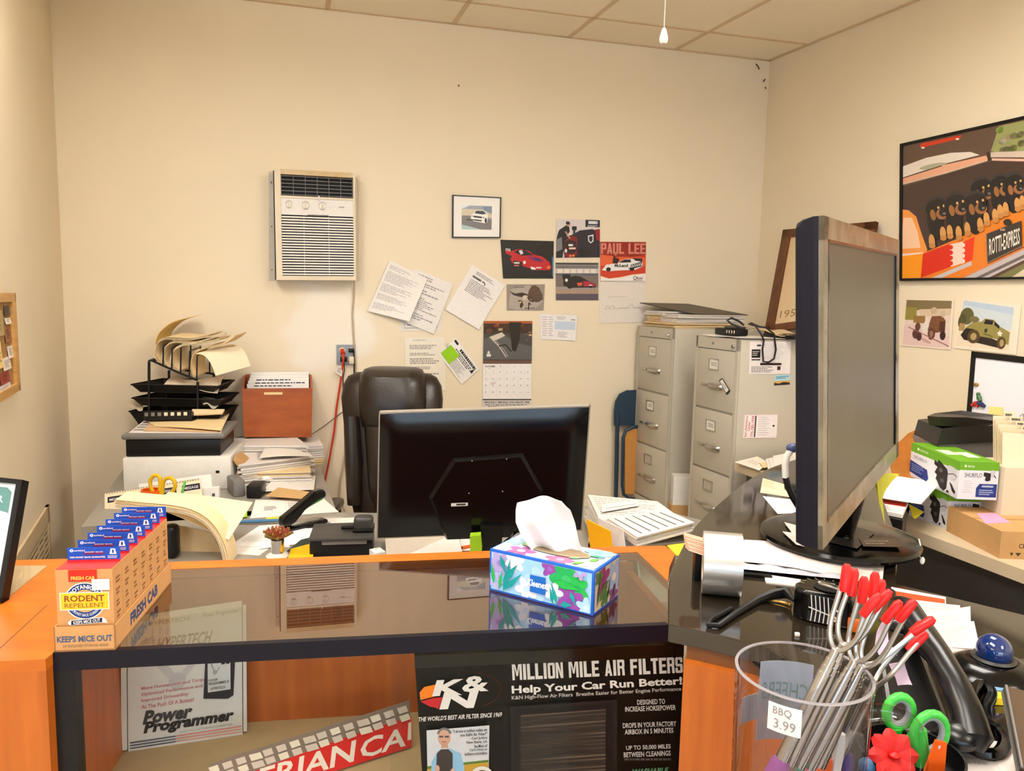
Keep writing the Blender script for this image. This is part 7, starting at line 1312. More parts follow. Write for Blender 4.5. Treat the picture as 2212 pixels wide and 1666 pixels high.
mb = MB(); P = Z(1712, 1062, CZ); mb.box(P + V((.03, .0, .010)), (.10, .06, .02), 'black_plastic', bev=.008); solo(mb, 'hole_punch', 'small black gadget behind the white card on the curved counter', 'gadget')
mb, a, f = lay(((1648, 1072), (1735, 1082), (1735, 1108), (1680, 1110)), CZ + .001, (236, 226, 224)); a.scrawl(.3, .3, .9, .8, 3, (200, 186, 186), seed=4); solo(mb, 'paper_sheet', 'white card on the curved counter behind the monitor foot', 'paper')
# bent white and black tube
P = Z(1738, 1118, CZ); t = thing('flexible_lamp', 'bent white and black tube with a blue tip left of the dark monitor', 'lamp', P)
y_ = 1.95; M('blue_cap', (56, 68, 110), .4)
mb = MB(); mb.tube([Yd(1708, 973, y_), Yd(1700, 985, y_), Yd(1696, 1003, y_), Yd(1697, 1032, y_)], .0085, 'white_plastic', 10); mb.build('upper_arm', t)
mb = MB(); mb.tube([Yd(1697, 1031, y_), Yd(1702, 1050, y_), Yd(1713, 1075, y_), Yd(1728, 1100, y_), P + V((0, 0, .004))], .0085, 'black_plastic', 10); mb.build('lower_arm', t)
mb = MB(); mb.ball(Yd(1713, 968, y_), (.018, .012, .012), 'blue_cap'); mb.build('tip', t); mb = MB(); mb.lathe([(.035, 0), (.034, .006), (.001, .008)], 'black_plastic', 20, Matrix.Translation(V((P.x, P.y, CZ)))); mb.build('foot', t)

# ================================================================== big monitor on the curved counter
yn, yf = 1.25, 1.92
NT, NB, FT, FBm = Yd(1774, 466, yn), Yd(1772, 1188, yn), Yd(1939, 519, yf), Yd(1937, 985, yf)
f = bil([NT, FT, FBm, NB]); nS = (FT - NT).cross(NB - NT).normalized(); sgn = 1 if (f(.5, .5, 1) - f(.5, .5, 0)).dot(V((1, 0, 0))) > 0 else -1
P0 = Z(1809, 1183, CZ); t = thing('display_monitor', 'large dark monitor seen edge-on with filmed-over grey screen on a round foot', 'monitor', P0)
M('screen_film', (84, 74, 62), .38, var=.12, scale=2.2, rgb2=(66, 56, 46), stretch=(1, 1, .3), spec=.5); M('bezel_film', (96, 86, 72), .25, var=.2, scale=14, rgb2=(140, 128, 108)); M('navy_shell', (13, 15, 30), .45, var=.1, spec=.3)
mb = MB()
for r in ((0, 0, .045, 1), (.955, 0, 1, 1), (0, 0, 1, .075), (0, .93, 1, 1)): slab(mb, f, *r, -.004 * sgn, .004 * sgn, 'bezel_film')
mb.build('bezel', t)
mb = MB(); slab(mb, f, .05, .075, .95, .93, -.004 * sgn, .001 * sgn, 'screen_film'); mb.build('screen', t)
mb = MB()
for r in ((.04, .07, .05, .935), (.935, .07, .955, .935), (.04, .925, .955, .935)): slab(mb, f, *r, -.004 * sgn, .0045 * sgn, 'black_gloss')
mb.build('screen_edge', t)
mb = MB(); D1, D2 = -.004 * sgn, -.046 * sgn
prof = [(0.0, 0.0), (0.0, 1.0), (1, 1), (1, 0)]
def ring(d, iu, iv): return [f(iu, iv * .6, d), f(iu, iv * 2, d), f(iu, 1 - iv * 2.2, d), f(iu * 2, 1 - iv, d), f(1 - iu * 2, 1 - iv, d), f(1 - iu, 1 - iv * 2.2, d), f(1 - iu, iv * 2, d), f(1 - iu, iv * .6, d)]
rings = [ring(D1, 0, 0), ring(-.012 * sgn, .000, .000), ring(-.03 * sgn, .004, .006), ring(-.042 * sgn, .012, .014), ring(D2, .03, .03)]; vs = [p for r in rings for p in r]; n8 = 8
fs = [[i * n8 + j, i * n8 + (j + 1) % n8, (i + 1) * n8 + (j + 1) % n8, (i + 1) * n8 + j] for i in range(4) for j in range(n8)] + [[4 * n8 + j for j in range(n8)]]
mb.add(vs, fs, 'navy_shell'); mb.build('back_shell', t)
mb = MB(); NP = f(.56, .06, -.03 * sgn); mb.tube([NP, V((P0.x + .0, P0.y - .01, CZ + .03))], [.035, .028], 'black_gloss', 16); mb.build('neck', t)
mb = MB(); rB = .185; mb.lathe([(.001, .006), (rB * .78, .006), (rB * .8, .012), (rB * .97, .018), (rB, .026), (rB * .985, .034), (rB * .9, .038), (.001, .044)], 'black_gloss', 56, Matrix.Translation(V((P0.x, P0.y, CZ)))); mb.lathe([(rB * .6, 0), (rB * .6, .008), (.001, .008)], 'black_plastic', 24, Matrix.Translation(V((P0.x, P0.y, CZ)))); mb.build('round_foot', t)
# strips of peeled film
mb = MB(); pth = [Yd(1890, 1042, 1.78), Yd(1900, 1024, 1.8), Yd(1914, 1020, 1.82), Yd(1930, 1022, 1.84)]; mb.sheet(lambda u, v: cat(pth, u) + V((.01 * v, -.01, -.06 * v * (1 - u))), 10, 3, 'lime_film', .0006); mb.sheet(lambda u, v: Yd(1888, 1040, 1.78).lerp(Yd(1912, 1135, 1.76), u) + V((.016 * v * (1 - u), 0, 0)), 8, 2, 'lime_film', .0006); mb.build('protective_film', t)
zf = CZ + .0445
for k, (q, c_, lb, h) in enumerate(((((1694, 1128), (1740, 1140), (1742, 1162), (1716, 1158)), (226, 200, 190), 'pinkish receipt on the left of the monitor foot', .001), (((1690, 1148), (1720, 1152), (1738, 1180), (1720, 1176)), (222, 190, 180), 'printed receipt overhanging the left of the monitor foot', .0), (((1840, 1135), (1890, 1150), (1852, 1185), (1790, 1170)), (40, 36, 32), 'black plastic card on the monitor foot', .0), (((1855, 1163), (1935, 1163), (1948, 1182), (1865, 1180)), (60, 44, 38), 'dark brown card on the right of the monitor foot', .002))):
    mb, a, f_ = lay(q, zf + h, c_, .001, mat='print' if k < 2 else 'glossprint'); a.scrawl(.1, .2, .9, .8, 4 if k < 2 else 2, (190, 150, 144) if k < 2 else (170, 166, 156), seed=k, rag=.6 if k < 2 else .8, fill=.2); solo(mb, 'receipt' if k < 2 else 'gift_card', lb, 'receipt' if k < 2 else 'card')
mb = MB(); P = Z(1836, 1134, zf); mb.box(P + V((0, 0, .012)), (.026, .02, .022), 'black_gloss', bev=.005); solo(mb, 'webcam', 'small black glossy gadget on the monitor foot', 'gadget')

# ================================================================== things on the curved counter
# roll of silver tape standing on its edge
A_, B_ = Z(1524, 1294, CZ), Z(1604, 1294, CZ); ax = (B_ - A_); wd = ax.length; r = .0635; ax = V((.978, -.21, 0)) * wd; ctr = (A_ + B_) / 2 + V((0, .03, r)); T = fr(ctr - ax / 2, V((.21, .978, 0)), (0, 0, 1), ax)
M('foil', (226, 224, 220), .36, metal=1.0, var=.06, scale=14, stretch=(1, 1, 6), bump=.12, bscale=40)
t = thing('tape_roll', 'roll of silver foil tape standing on its edge on the counter', 'tape', V((ctr.x, ctr.y, CZ)))
mb = MB(T); mb.lathe([(r * .62, 0), (r, 0), (r, wd), (r * .62, wd), (r * .62, 0)], 'foil', 48); mb.build('tape', t); mb = MB(T); mb.lathe([(r * .58, .0), (r * .62, 0.0), (r * .62, wd), (r * .58, wd), (r * .58, 0)], 'aged_white', 40); mb.build('core', t)
for k in range(8):
    mb = MB(); q = [Yd(1476 + k * .6, 1150 + k * 4.2, 1.62 - k * .004), Yd(1522, 1163 + k * 4.2, 1.60 - k * .004), Yd(1524, 1170 + k * 4.2, 1.56 - k * .004), Yd(1480 + k * 1.2, 1158 + k * 4.2, 1.57 - k * .004)]
    if k == 0: t = thing('card_pad', 'fanned pad of pink-edged cream cards behind the silver tape', 'cards', V((q[1].x, q[1].y, CZ)))
    sheetcard(mb, q, (240, 206, 180) if k % 2 else (236, 176, 150), .0024); mb.build('card', t)
mb = MB(); p = Yd(1508, 1200, 1.585); mb.box((p.x + .012, 1.605, (CZ + Yd(1508, 1196, 1.585).z) / 2), (.03, .02, Yd(1508, 1196, 1.585).z - CZ), 'black_plastic'); mb.build('holder', t)
# papers under the monitor
mb, a, f = lay(((1608, 1166), (1912, 1200), (1906, 1258), (1600, 1212)), CZ + .012, (240, 226, 218), .0015, curl=lambda u, v: .004 * sin(u * 5)); a.rect(.3, .1, .95, .85, (242, 228, 222)); a.scrawl(.33, .2, .6, .8, 5, (230, 214, 208), seed=5); a.rect(.28, .86, .3, .92, (170, 160, 160)); a.scrawl(.93, .3, .98, .8, 2, (200, 190, 190), seed=6); solo(mb, 'paper_sheet', 'long white printed sheet lying before the monitor foot', 'paper')
M('clear_film', (206, 204, 214), .15, var=.06, scale=6); mb = MB(); g = [Z(1605, 1214, CZ + .008), Z(1842, 1240, CZ + .008), Z(1838, 1256, CZ + .008), Z(1600, 1232, CZ + .008)]; f = bil(g); mb.sheet(lambda u, v: f(u, v, .006 * sin(u * 17) * sin(v * 5) + .003), 30, 6, 'clear_film', .0005); solo(mb, 'plastic_sleeve', 'clear grey plastic sleeve under the long white sheet', 'sleeve')
mb, a, f = lay(((1650, 1240), (1730, 1252), (1726, 1266), (1655, 1258)), CZ + .003, (240, 228, 222), .004); solo(mb, 'paper_sheet', 'small white paper block under the plastic sleeve', 'paper')
mb = MB(); q = [Z(1602, 1236, CZ), Z(1660, 1242, CZ), Z(1668, 1252, CZ), Z(1602, 1246, CZ)]; mb.hexa(q, [p + V((0, 0, .007)) for p in q], 'black_plastic'); solo(mb, 'phone_charger', 'flat black object between the silver tape and the paper block', 'gadget')
# tape measure
A_, B_ = Z(1720, 1340, CZ), Z(1836, 1364, CZ); x_ = (B_ - A_); T = fr(A_, x_, V((0, 0, 1)).cross(x_), (0, 0, 1)); L_ = x_.length
t = thing('tape_measure', 'black tape measure lying flat with white tally marks on its side', 'tape measure', A_)
prof = [(.012, 0), (L_, 0), (L_ + .004, .03), (L_ - .004, .07), (L_ * .72, .085), (L_ * .3, .085), (.0, .068), (-.012, .04), (-.008, .014)]; hh = .060
mb = MB(T); mb.prism(prof, hh, 'black_gloss'); o = mb.build('case', t); bv = o.modifiers.new('round', 'BEVEL'); bv.width = .007; bv.segments = 3; bv.limit_method = 'ANGLE'; bv.angle_limit = radians(20)
mb = MB(); a = Art(mb, lambda u, v, d: T @ V((.012 + u * (L_ - .012), -.0006 - d, v * hh)), 100, 50)
for i in range(5): a.stroke([(14 + i * 9, 46), (18 + i * 9, 22), (16 + i * 9, 4)], 2.2, (236, 232, 230))
a.stroke([(10, 26), (60, 18)], 2, (236, 232, 230)); a.text('KT', 60, 14, 84, 30, (240, 236, 232), .03, rot=1.5); tag(mb.build('tally_marks', t), 'white tally marks')
mb = MB(); a = Art(mb, lambda u, v, d: T @ V((u * L_, v * .085, hh + .0006 + d)), 100, 100, step=.0001); 
for i in range(9): an = .4 + i * .35; a.stroke([(50 + 44 * cos(an), 50 + 44 * sin(an)), (50 + 54 * cos(an), 50 + 52 * sin(an))], 2, (150, 140, 80))
a.ell(54, 46, 30, 30, (24, 22, 24)); a.scrawl(30, 62, 62, 78, 1, (226, 222, 220), seed=82, rag=.05, fill=.8); mb.build('top_marks', t)
mb = MB(T); mb.box((L_ * .55, .04, hh + .004), (L_ * .42, .016, .007), 'steel', R=Matrix.Rotation(-.3, 3, 'Z'), bev=.002); mb.build('belt_clip', t)
mb = MB(T); mb.box((L_ + .008, -.002, .014), (.026, .012, .024), 'orange_plastic', bev=.003); tag(mb.build('blade_stop', t), 'orange end of the tape measure')
P = T @ V((-.012, .045, .02)); mb = MB(); q = [P, Z(1700, 1281, CZ + .016), Z(1670, 1284, CZ + .014), Z(1635, 1297, CZ + .007), Z(1590, 1325, CZ + .006), Z(1552, 1352, CZ + .006), Z(1530, 1350, CZ + .006), Z(1536, 1338, CZ + .006), Z(1580, 1315, CZ + .006)]; mb.tube(q, [.003, .011, .011, .008, .006, .005, .005, .005, .005], 'black_cord', 8); mb.build('wrist_strap', t)
mb = MB(); q = [Z(1652, 1295, CZ + .003), Z(1680, 1299, CZ + .003), Z(1706, 1306, CZ + .003)]; mb.tube(q, [.003, .0022, .003], 'magnet_gold', 8); mb.ball(q[0], .0045, 'magnet_gold', n=10, m=8); mb.ball(q[2], .0045, 'magnet_gold', n=10, m=8); solo(mb, 'brass_key', 'small brass bar lying between the strap and the tape measure', 'fastener')
mb = MB(); mb.box(Z(1722, 1374, CZ) + V((0, 0, .003)), (.008, .007, .006), 'paper', bev=.001); solo(mb, 'paper_crumb', 'tiny white crumb at the counter front edge', 'scrap')

# ---- clear mug with roasting forks
MC = Z(1735, 1452, 1.21); MR = .0695; MH = .21; TM = Matrix.Translation(V((MC.x, MC.y, CZ)))
glassmat('clear_plastic', 1.75, (.90, .89, .90)); glassmat('frosted', 1.3, (.90, .92, .95)); M('frosted_ink', (196, 212, 228), .5, var=.04); M('rim_plastic', (226, 222, 226), .15, trans=.6, var=.01)
t = thing('plastic_mug', 'tall clear plastic mug holding roasting forks and pens', 'mug', V((MC.x, MC.y, CZ)))
mb = MB(TM); mb.lathe([(.001, .004), (MR * .93, .004), (MR * .95, .01), (MR, MH), (MR, MH + .002), (MR - .003, MH + .002), (MR * .95 - .003, .014), (.001, .012)], 'clear_plastic', 64); mb.build('body', t); mb = MB(TM); mb.lathe([(MR - .003, MH + .0005), (MR + .0003, MH + .0005), (MR + .0003, MH + .002), (MR - .003, MH + .002), (MR - .003, MH + .0005)], 'rim_plastic', 64); mb.build('rim', t)
hp = [(MR - .002, .17), (MR + .018, .172), (MR + .04, .165), (MR + .052, .14), (MR + .054, .09), (MR + .04, .05), (MR - .002, .04)]; hd = V((1, -.12, 0)).normalized()
mb = MB(); mb.tube([TM @ (hd * p.x + V((0, 0, p.y))) for p in bez([V(q) for q in hp], 5)], .0085, 'clear_plastic', 12); mb.build('handle', t)
def cyl(r, sgn_):   # u to the viewer's right across the mug, v height
    return lambda u, v, d: TM @ V((r * sin(u) + 0, -sgn_ * (r + d) * cos(u), v))
mb = MB(); f = cyl(MR + .0006, -1)
def curved(mb, f, u0, u1, v0, v1, mat, n=10, col=None): mb.sheet(lambda u, v: f(u0 + (u1 - u0) * u, v0 + (v1 - v0) * v, 0), n, 2, mat, .0003, col)
curved(mb, f, -.33, .54, .092, .188, 'frosted_ink'); curved(mb, f, -.72, -.33, .118, .15, 'frosted_ink')
a = Art(mb, lambda u, v, d: f(u, v, d - .0012), step=.0002); a.text('CHEERS', -.27, .142, .48, .163, (150, 180, 176), .0, mirror=True); tag(mb.build('back_decal', t), 'pale blue frosted decal')
mb = MB(); f2 = cyl(MR + .0006, 1); curved(mb, f2, -.83, -.36, .174, .203, 'paper'); a = Art(mb, f2, step=.0003); a.text('BBQ', -.76, .191, -.5, .200, (150, 142, 146)); a.text('3.99', -.74, .178, -.44, .188, (150, 142, 146)); tag(mb.build('price_sticker', t), 'white handwritten price sticker')
M('red_tip', (214, 16, 14), .4); MBZ = CZ + .018
forks = [((1830, 1223), (1898, 1287), (1806, 1404), (1690, 1640), 'purple', (150, 70, 150)), ((1846, 1233), (1921, 1279), (1822, 1392), (1705, 1650), 'brown', (130, 104, 92)), ((1867, 1250), (1943, 1302), (1846, 1428), (1725, 1655), 'teal', (20, 140, 120)), ((1891, 1240), (1974, 1300), (1862, 1440), (1748, 1660), 'pink', (220, 70, 110)), ((1905, 1256), (2015, 1338), (1868, 1432), (1770, 1655), 'orange', (236, 100, 24)), ((1990, 1347), (1999, 1369), (1888, 1482), (1800, 1664), 'violet', (90, 70, 130))]
for k, (t1, t2, ub, hb, cn, crgb) in enumerate(forks):
    yb = MC.y - .035 + k * .012; y1 = yb + .012; y2 = yb - .012
    M('handle_' + cn, crgb, .45)
    t = thing('roasting_fork', 'telescoping two-pronged roasting fork with red tips and %s handle in the clear mug' % cn, 'roasting fork', Yd(*hb, yb), 'roasting forks in the mug')
    E1, E2, U = Yd(*t1, y1), Yd(*t2, y2), Yd(*ub, yb); d0 = (U - Yd(*hb, yb)).normalized(); d1 = (E1 - U).normalized(); d2 = (E2 - U).normalized(); side = ((d1 - d2)); side = side.normalized() * .012
    up_ = -d0 if False else (d1 + d2).normalized(); U1, U2 = U + side * 1.2 + up_ * .024, U - side * 1.2 + up_ * .024; mb = MB(); mb.tube(bez([E1, E1.lerp(U1, .5), U1, U + side * .72 + up_ * .007, U, U - side * .72 + up_ * .007, U2, E2.lerp(U2, .5), E2], 4), .0026, 'steel', 8); mb.build('prongs', t)
    for E, d in ((E1, d1), (E2, d2)): mb = MB(); mb.tube([E - d * .026, E - d * .022, E - d * .002, E + d * .002], [.0044, .005, .0048, .0028], 'red_tip', 10); mb.build('tip', t)
    Hh = Yd(*hb, yb); dz = (Hh - U); lim = (MBZ - Hh.z) / dz.z; H2 = Hh + dz * min(.55, max(.1, lim))
    mb = MB(); seg = [U + (Hh - U) * q for q in (0, .08, .081, .14, .141, .2, .201, 1)]; mb.tube(seg, [.0045, .0045, .0055, .0055, .0062, .0062, .007, .007], 'chrome', 10); mb.build('shaft', t)
    mb = MB(); mb.tube([Hh, Hh + (H2 - Hh) * .06, H2], [.0075, .010, .011], 'handle_' + cn, 12); tag(mb.build('grip', t), cn + ' grip')
for k, (a_, b_, m_, lb) in enumerate(((((1818, 1585)), ((1800, 1690)), 'white_plastic', 'white capped pen in the clear mug'), ((1835, 1630), (1826, 1720), 'handle_violet', 'violet pen in the clear mug'), ((1790, 1640), (1772, 1710), 'handle_orange', 'orange pen in the clear mug'))):
    A1 = Yd(*a_, MC.y + .02); B1 = Yd(*b_, MC.y + .02); d = B1 - A1; B1 = A1 + d * ((MBZ + .004 - A1.z) / d.z); pen('pen', lb, B1, A1, .006, m_)
# ---- scissors, flower pen and tag right of the mug, standing in a low pen holder
y_ = .93; H0 = Yd(1960, 1700, y_); H0.z = CZ; M('lime_handle', (70, 190, 70), .35); M('grey_inner', (150, 152, 156), .5)
t = thing('pen_holder', 'low black pen holder at the bottom edge holding scissors and a red flower pen', 'pen holder', H0)
mb = MB(); mb.lathe([(.001, .002), (.062, .002), (.064, .03), (.061, .03), (.059, .006), (.001, .006)], 'black_plastic', 32, Matrix.Translation(H0)); mb.build('holder', t)
t = thing('scissors', 'bright green-handled scissors standing handles up right of the mug', 'scissors', H0)
def ringpts(cx, cy, rx, ry, rot, n=18): return [(cx + rx * cos(2 * pi * i / n) * cos(rot) - ry * sin(2 * pi * i / n) * sin(rot), cy + rx * cos(2 * pi * i / n) * sin(rot) + ry * sin(2 * pi * i / n) * cos(rot)) for i in range(n)]
for (cx, cy, rx, ry, ro, yy, j) in ((1942, 1538, 27, 33, .3, y_ + .02, (1934, 1640)), (2008, 1585, 33, 43, .35, y_, (1992, 1650))):
    P = [Yd(x, y, yy) for x, y in ringpts(cx, cy, rx, ry, ro)]; mb = MB(); mb.tube(P, .0062, 'lime_handle', 10, closed=True); b_ = Yd(*j, yy); mb.tube([Yd(cx - 8, cy + ry, yy), b_, H0 + V((.01, 0, .06))], [.009, .010, .008], 'lime_handle', 10); mb.build('handle', t)
    P = [Yd(x, y, yy - .001) for x, y in ringpts(cx, cy, rx * .84, ry * .84, ro)]; mb = MB(); mb.tube(P, .0045, 'grey_inner', 8, closed=True); tag(mb.build('finger_pad', t), 'grey inner ring of the handle')
mb = MB(); mb.tube([H0 + V((.01, 0, .06)), H0 + V((.0, 0, .008))], [.006, .004], 'steel', 6); mb.build('blades', t)
P = Yd(1928, 1632, y_ - .05); t = thing('flower_pen', 'pen topped with a red cloth flower right of the mug', 'pen', H0 + V((-.02, -.03, 0))); M('flower_red', (206, 14, 8), .6)
mb = MB(); fn_ = V((-.1, -.8, .5)).normalized(); T = fr(P, (1, 0, 0), fn_.cross(V((1, 0, 0))), fn_)
for i in range(8):
    an = 2 * pi * i / 8; mb.sheet(lambda u, v, an=an: T @ (Matrix.Rotation(an, 3, 'Z') @ V((.004 + .026 * u, (v - .5) * .024 * (sin(pi * min(1, u * .75 + .2)) ** .7), .004 * sin(u * 2.6) + .004 * (1 - abs(2 * v - 1))))), 6, 4, 'flower_red', .001)
mb.build('petals', t); mb = MB(); mb.ball(P + fn_ * .006, (.007, .007, .004), 'red_tip'); mb.build('flower_centre', t)
mb = MB(); mb.tube([P - fn_ * .004, H0 + V((-.02, -.02, .008))], .003, 'green_plastic', 8); mb.build('stem', t)
P = Yd(1873, 1655, y_ - .02); mb = MB(); mb.tube([V((P.x, P.y, CZ + .002)), P - V((0, 0, .012)), P], [.011, .011, .009], 'magnet_blue', 12); mb.ball(P, .0105, 'blue_ruler', n=12, m=8); solo(mb, 'marker', 'blue capped marker standing behind the mug handle', 'pen')
c = [Yd(2022, 1600, y_ - .02), Yd(2046, 1606, y_ - .02), Yd(2038, 1700, y_ - .02), Yd(1990, 1690, y_ - .02)]; c[2].z = c[3].z = CZ + .031 - .028; mb = MB(); f = sheetcard(mb, c, (238, 92, 12), .003); a = Art(mb, f); a.ell(.42, .86, .1, .05, (200, 190, 180)); solo(mb, 'orange_tag', 'orange plastic tag with a hole beside the green scissors', 'tag')
# papers at the bottom edge
mb, a, f = lay(((1985, 1560), (2050, 1556), (2058, 1690), (1960, 1690)), CZ + .001, (226, 224, 210)); solo(mb, 'paper_sheet', 'pale green-white slip under the green scissors', 'paper')
mb, a, f = lay(((2060, 1592), (2160, 1602), (2200, 1720), (2070, 1720)), CZ + .002, (238, 226, 220)); a.scrawl(.1, .5, .9, .85, 4, (200, 190, 186), seed=2); solo(mb, 'paper_sheet', 'white printed sheet at the bottom edge in front of the phone', 'paper')
mb, a, f = lay(((2140, 1612), (2300, 1632), (2320, 1740), (2180, 1720)), CZ + .004, (236, 222, 214)); solo(mb, 'paper_sheet', 'white sheet in the lower right corner', 'paper')
# pink ribbon of paper
for pth, lb in (([(1905, 1345), (1895, 1365), (1890, 1395), (1898, 1415)], 'upper pink paper ribbon behind the roasting forks'), ([(1920, 1435), (1935, 1465), (1942, 1490), (1925, 1502)], 'lower pink paper ribbon hanging beside the phone')):
    P = [Yd(x, y, 1.05) for x, y in pth]; mb = MB(); mb.sheet(lambda u, v: cat(P, u) + V((.022 * v, .012 * v * sin(u * 4), .004 * v)), 14, 3, 'print', .0006, lin((226, 196, 216))); solo(mb, 'paper_ribbon', lb, 'ribbon')
# ---- desk telephone
t = thing('desk_phone', 'black desk telephone with a coiled cord at the right of the mug', 'telephone', V((.62, 1.06, CZ)))
M('phone_black', (13, 12, 13), .30, var=.1)
mb = MB(); lo = [Z(1885, 1500, CZ + .002), Z(1905, 1640, CZ + .002), Z(2120, 1640, CZ + .002), Z(2000, 1395, CZ + .002)]; hi = [Yd(1890, 1400, 1.12), Yd(1915, 1560, .98), Yd(2075, 1600, .97), Yd(1985, 1375, 1.16)]; lo = [V((p.x, p.y, CZ + .002)) for p in hi]; mb.hexa(lo, hi, 'phone_black'); o = mb.build('base', t); bv = o.modifiers.new('round', 'BEVEL'); bv.width = .012; bv.segments = 3
mb = MB(); hp = [(1938, 1305), (1955, 1322), (1990, 1370), (2030, 1420), (2065, 1480), (2090, 1540), (2103, 1595), (2100, 1620)]; hy_ = [1.2, 1.18, 1.13, 1.07, 1.02, .985, .96, .955]
mb.tube([Yd(x, y, yy) for (x, y), yy in zip(hp, hy_)], [.016, .025, .023, .019, .019, .021, .024, .014], 'phone_black', 14); mb.ball(Yd(1948, 1345, 1.165), (.028, .03, .018), 'phone_black'); mb.ball(Yd(2070, 1590, .965), (.026, .026, .018), 'phone_black'); mb.build('handset', t)
cp = [Z(x, y, CZ + .010) for x, y in ((2055, 1605), (2085, 1612), (2120, 1626), (2155, 1628), (2170, 1606), (2160, 1580), (2138, 1562), (2130, 1530), (2142, 1500), (2125, 1478), (2105, 1490), (2100, 1530), (2098, 1570), (2100, 1600))]
sp = bez(cp, 40); mb = MB(); hel = []
L2 = len(sp)
for i in range(L2 * 3 - 3):
    q = i / 3; k = min(int(q), L2 - 2); p = sp[k].lerp(sp[k + 1], q - k); tt = (sp[k + 1] - sp[k]).normalized(); s_ = tt.cross(V((0, 0, 1))).normalized(); an = i * .9; hel.append(p + s_ * (.0068 * cos(an)) + V((0, 0, .0068 * sin(an))))
mb.tube(hel, .0019, 'black_gloss', 5); mb.build('coiled_cord', t)
# ---- trackball
P = Z(2142, 1462, CZ); P.z = CZ; t = thing('trackball_mouse', 'black trackball with a glossy blue ball', 'trackball', P); M('ball_blue', (12, 46, 110), .08, var=.05, spec=.8, coat=.5)
mb = MB(); mb.lathe([(.001, .001), (.062, .001), (.066, .006), (.060, .016), (.045, .026), (.030, .031), (.026, .030)], 'black_gloss', 40, Matrix.Translation(P), sx=1.15); mb.box(P + V((.07, -.01, .012)), (.12, .07, .022), 'black_gloss', bev=.010, seg=4); mb.build('body', t)
mb = MB(); mb.lathe([(.026, .028), (.033, .032), (.030, .036), (.025, .034)], 'dark_grey', 32, Matrix.Translation(P)); mb.build('ring', t); mb = MB(); mb.ball(P + V((0, 0, .045)), .0265, 'ball_blue', n=32, m=20); mb.build('ball', t)
# ---- tilted panel at the right edge
c = [Yd(2170, 1482, .98), Yd(2330, 1520, .98), Yd(2330, 1700, .85), Yd(2205, 1660, .87)]; f = bil(c); M('panel_brown', (84, 66, 50), .35); t = thing('card_terminal', 'brown-grey flat device tilted at the right edge of the counter', 'device', V((c[3].x, c[3].y, CZ)))
mb = MB(); slab(mb, f, 0, 0, 1, 1, -.012, 0, 'panel_brown'); mb.build('body', t); mb = MB(); slab(mb, f, .0, 0, .03, 1, -.014, .003, 'mid_grey'); mb.build('side_trim', t)
mb = MB(); p = f(.1, .0, -.012); q = f(.9, .5, -.012); mb.tube([f(.3, .4, -.012), V((f(.3, .4, 0).x, f(.3, .4, 0).y, CZ + .002))], .01, 'black_plastic'); mb.build('stand', t)
for k, (q, c_, lb) in enumerate((((( 2140, 1474), (2170, 1476), (2176, 1492), (2146, 1492)), (120, 160, 200), 'blue sticky pad beside the card terminal'), (((2146, 1494), (2178, 1496), (2182, 1510), (2150, 1508)), (240, 206, 40), 'yellow sticky pad beside the card terminal'))):
    mb, a, f = lay(q, CZ + .012, c_, .011); solo(mb, 'sticky_pad', lb, 'sticky note')
# ---- fan of receipts behind the forks
for k, (q, lb, c_) in enumerate(((((1925, 1268), (2043, 1290), (2045, 1330), (1935, 1330)), 'rearmost receipt with an orange strip in the fan of receipts', (238, 226, 222)), (((1950, 1296), (2074, 1308), (2076, 1352), (1960, 1360)), 'second receipt from the back in the fan of receipts', (236, 220, 214)), (((1962, 1330), (2096, 1310), (2098, 1370), (1975, 1390)), 'right-hand receipt in the fan of receipts', (238, 222, 216)), (((1975, 1355), (2104, 1342), (2117, 1402), (2000, 1396)), 'foremost printed receipt in the fan of receipts', (236, 218, 212)), (((2010, 1395), (2090, 1404), (2084, 1424), (2020, 1416)), 'lowest slip peeking out under the fan of receipts', (232, 214, 208)))):
    mb, a, f = lay(q, CZ + .0165 - k * .001 if k == 4 else CZ + .004 + k * .003, c_, .002)
    if k == 0: a.rect(.05, .62, .98, .86, (206, 84, 40))
    else: a.scrawl(.3, .2, .9, .8, 6, (206, 188, 182), seed=k, fill=.25)
    solo(mb, 'receipt', lb, 'receipt', 'fan of receipts')
# ---- cables and scraps behind the monitor foot
mb = MB(); mb.tube([Z(1900, 1262, CZ + .004), Z(1930, 1280, CZ + .004), Z(1932, 1310, CZ + .004), Z(1915, 1330, CZ + .004)], .005, 'black_cord'); solo(mb, 'monitor_cable', 'black cable curling behind the receipts', 'cable')
mb = MB(); P = [Z(1985, 1165, CZ + .045), Z(1990, 1185, CZ + .03), Z(1986, 1200, CZ + .01), Z(1992, 1215, CZ + .002)]; mb.tube(P, .0015, 'white_plastic', 6); mb.ball(P[-1] + V((0, 0, .004)), (.006, .003, .009), 'paper'); solo(mb, 'string_tag', 'white string with a little tag at the right of the monitor foot', 'tag')

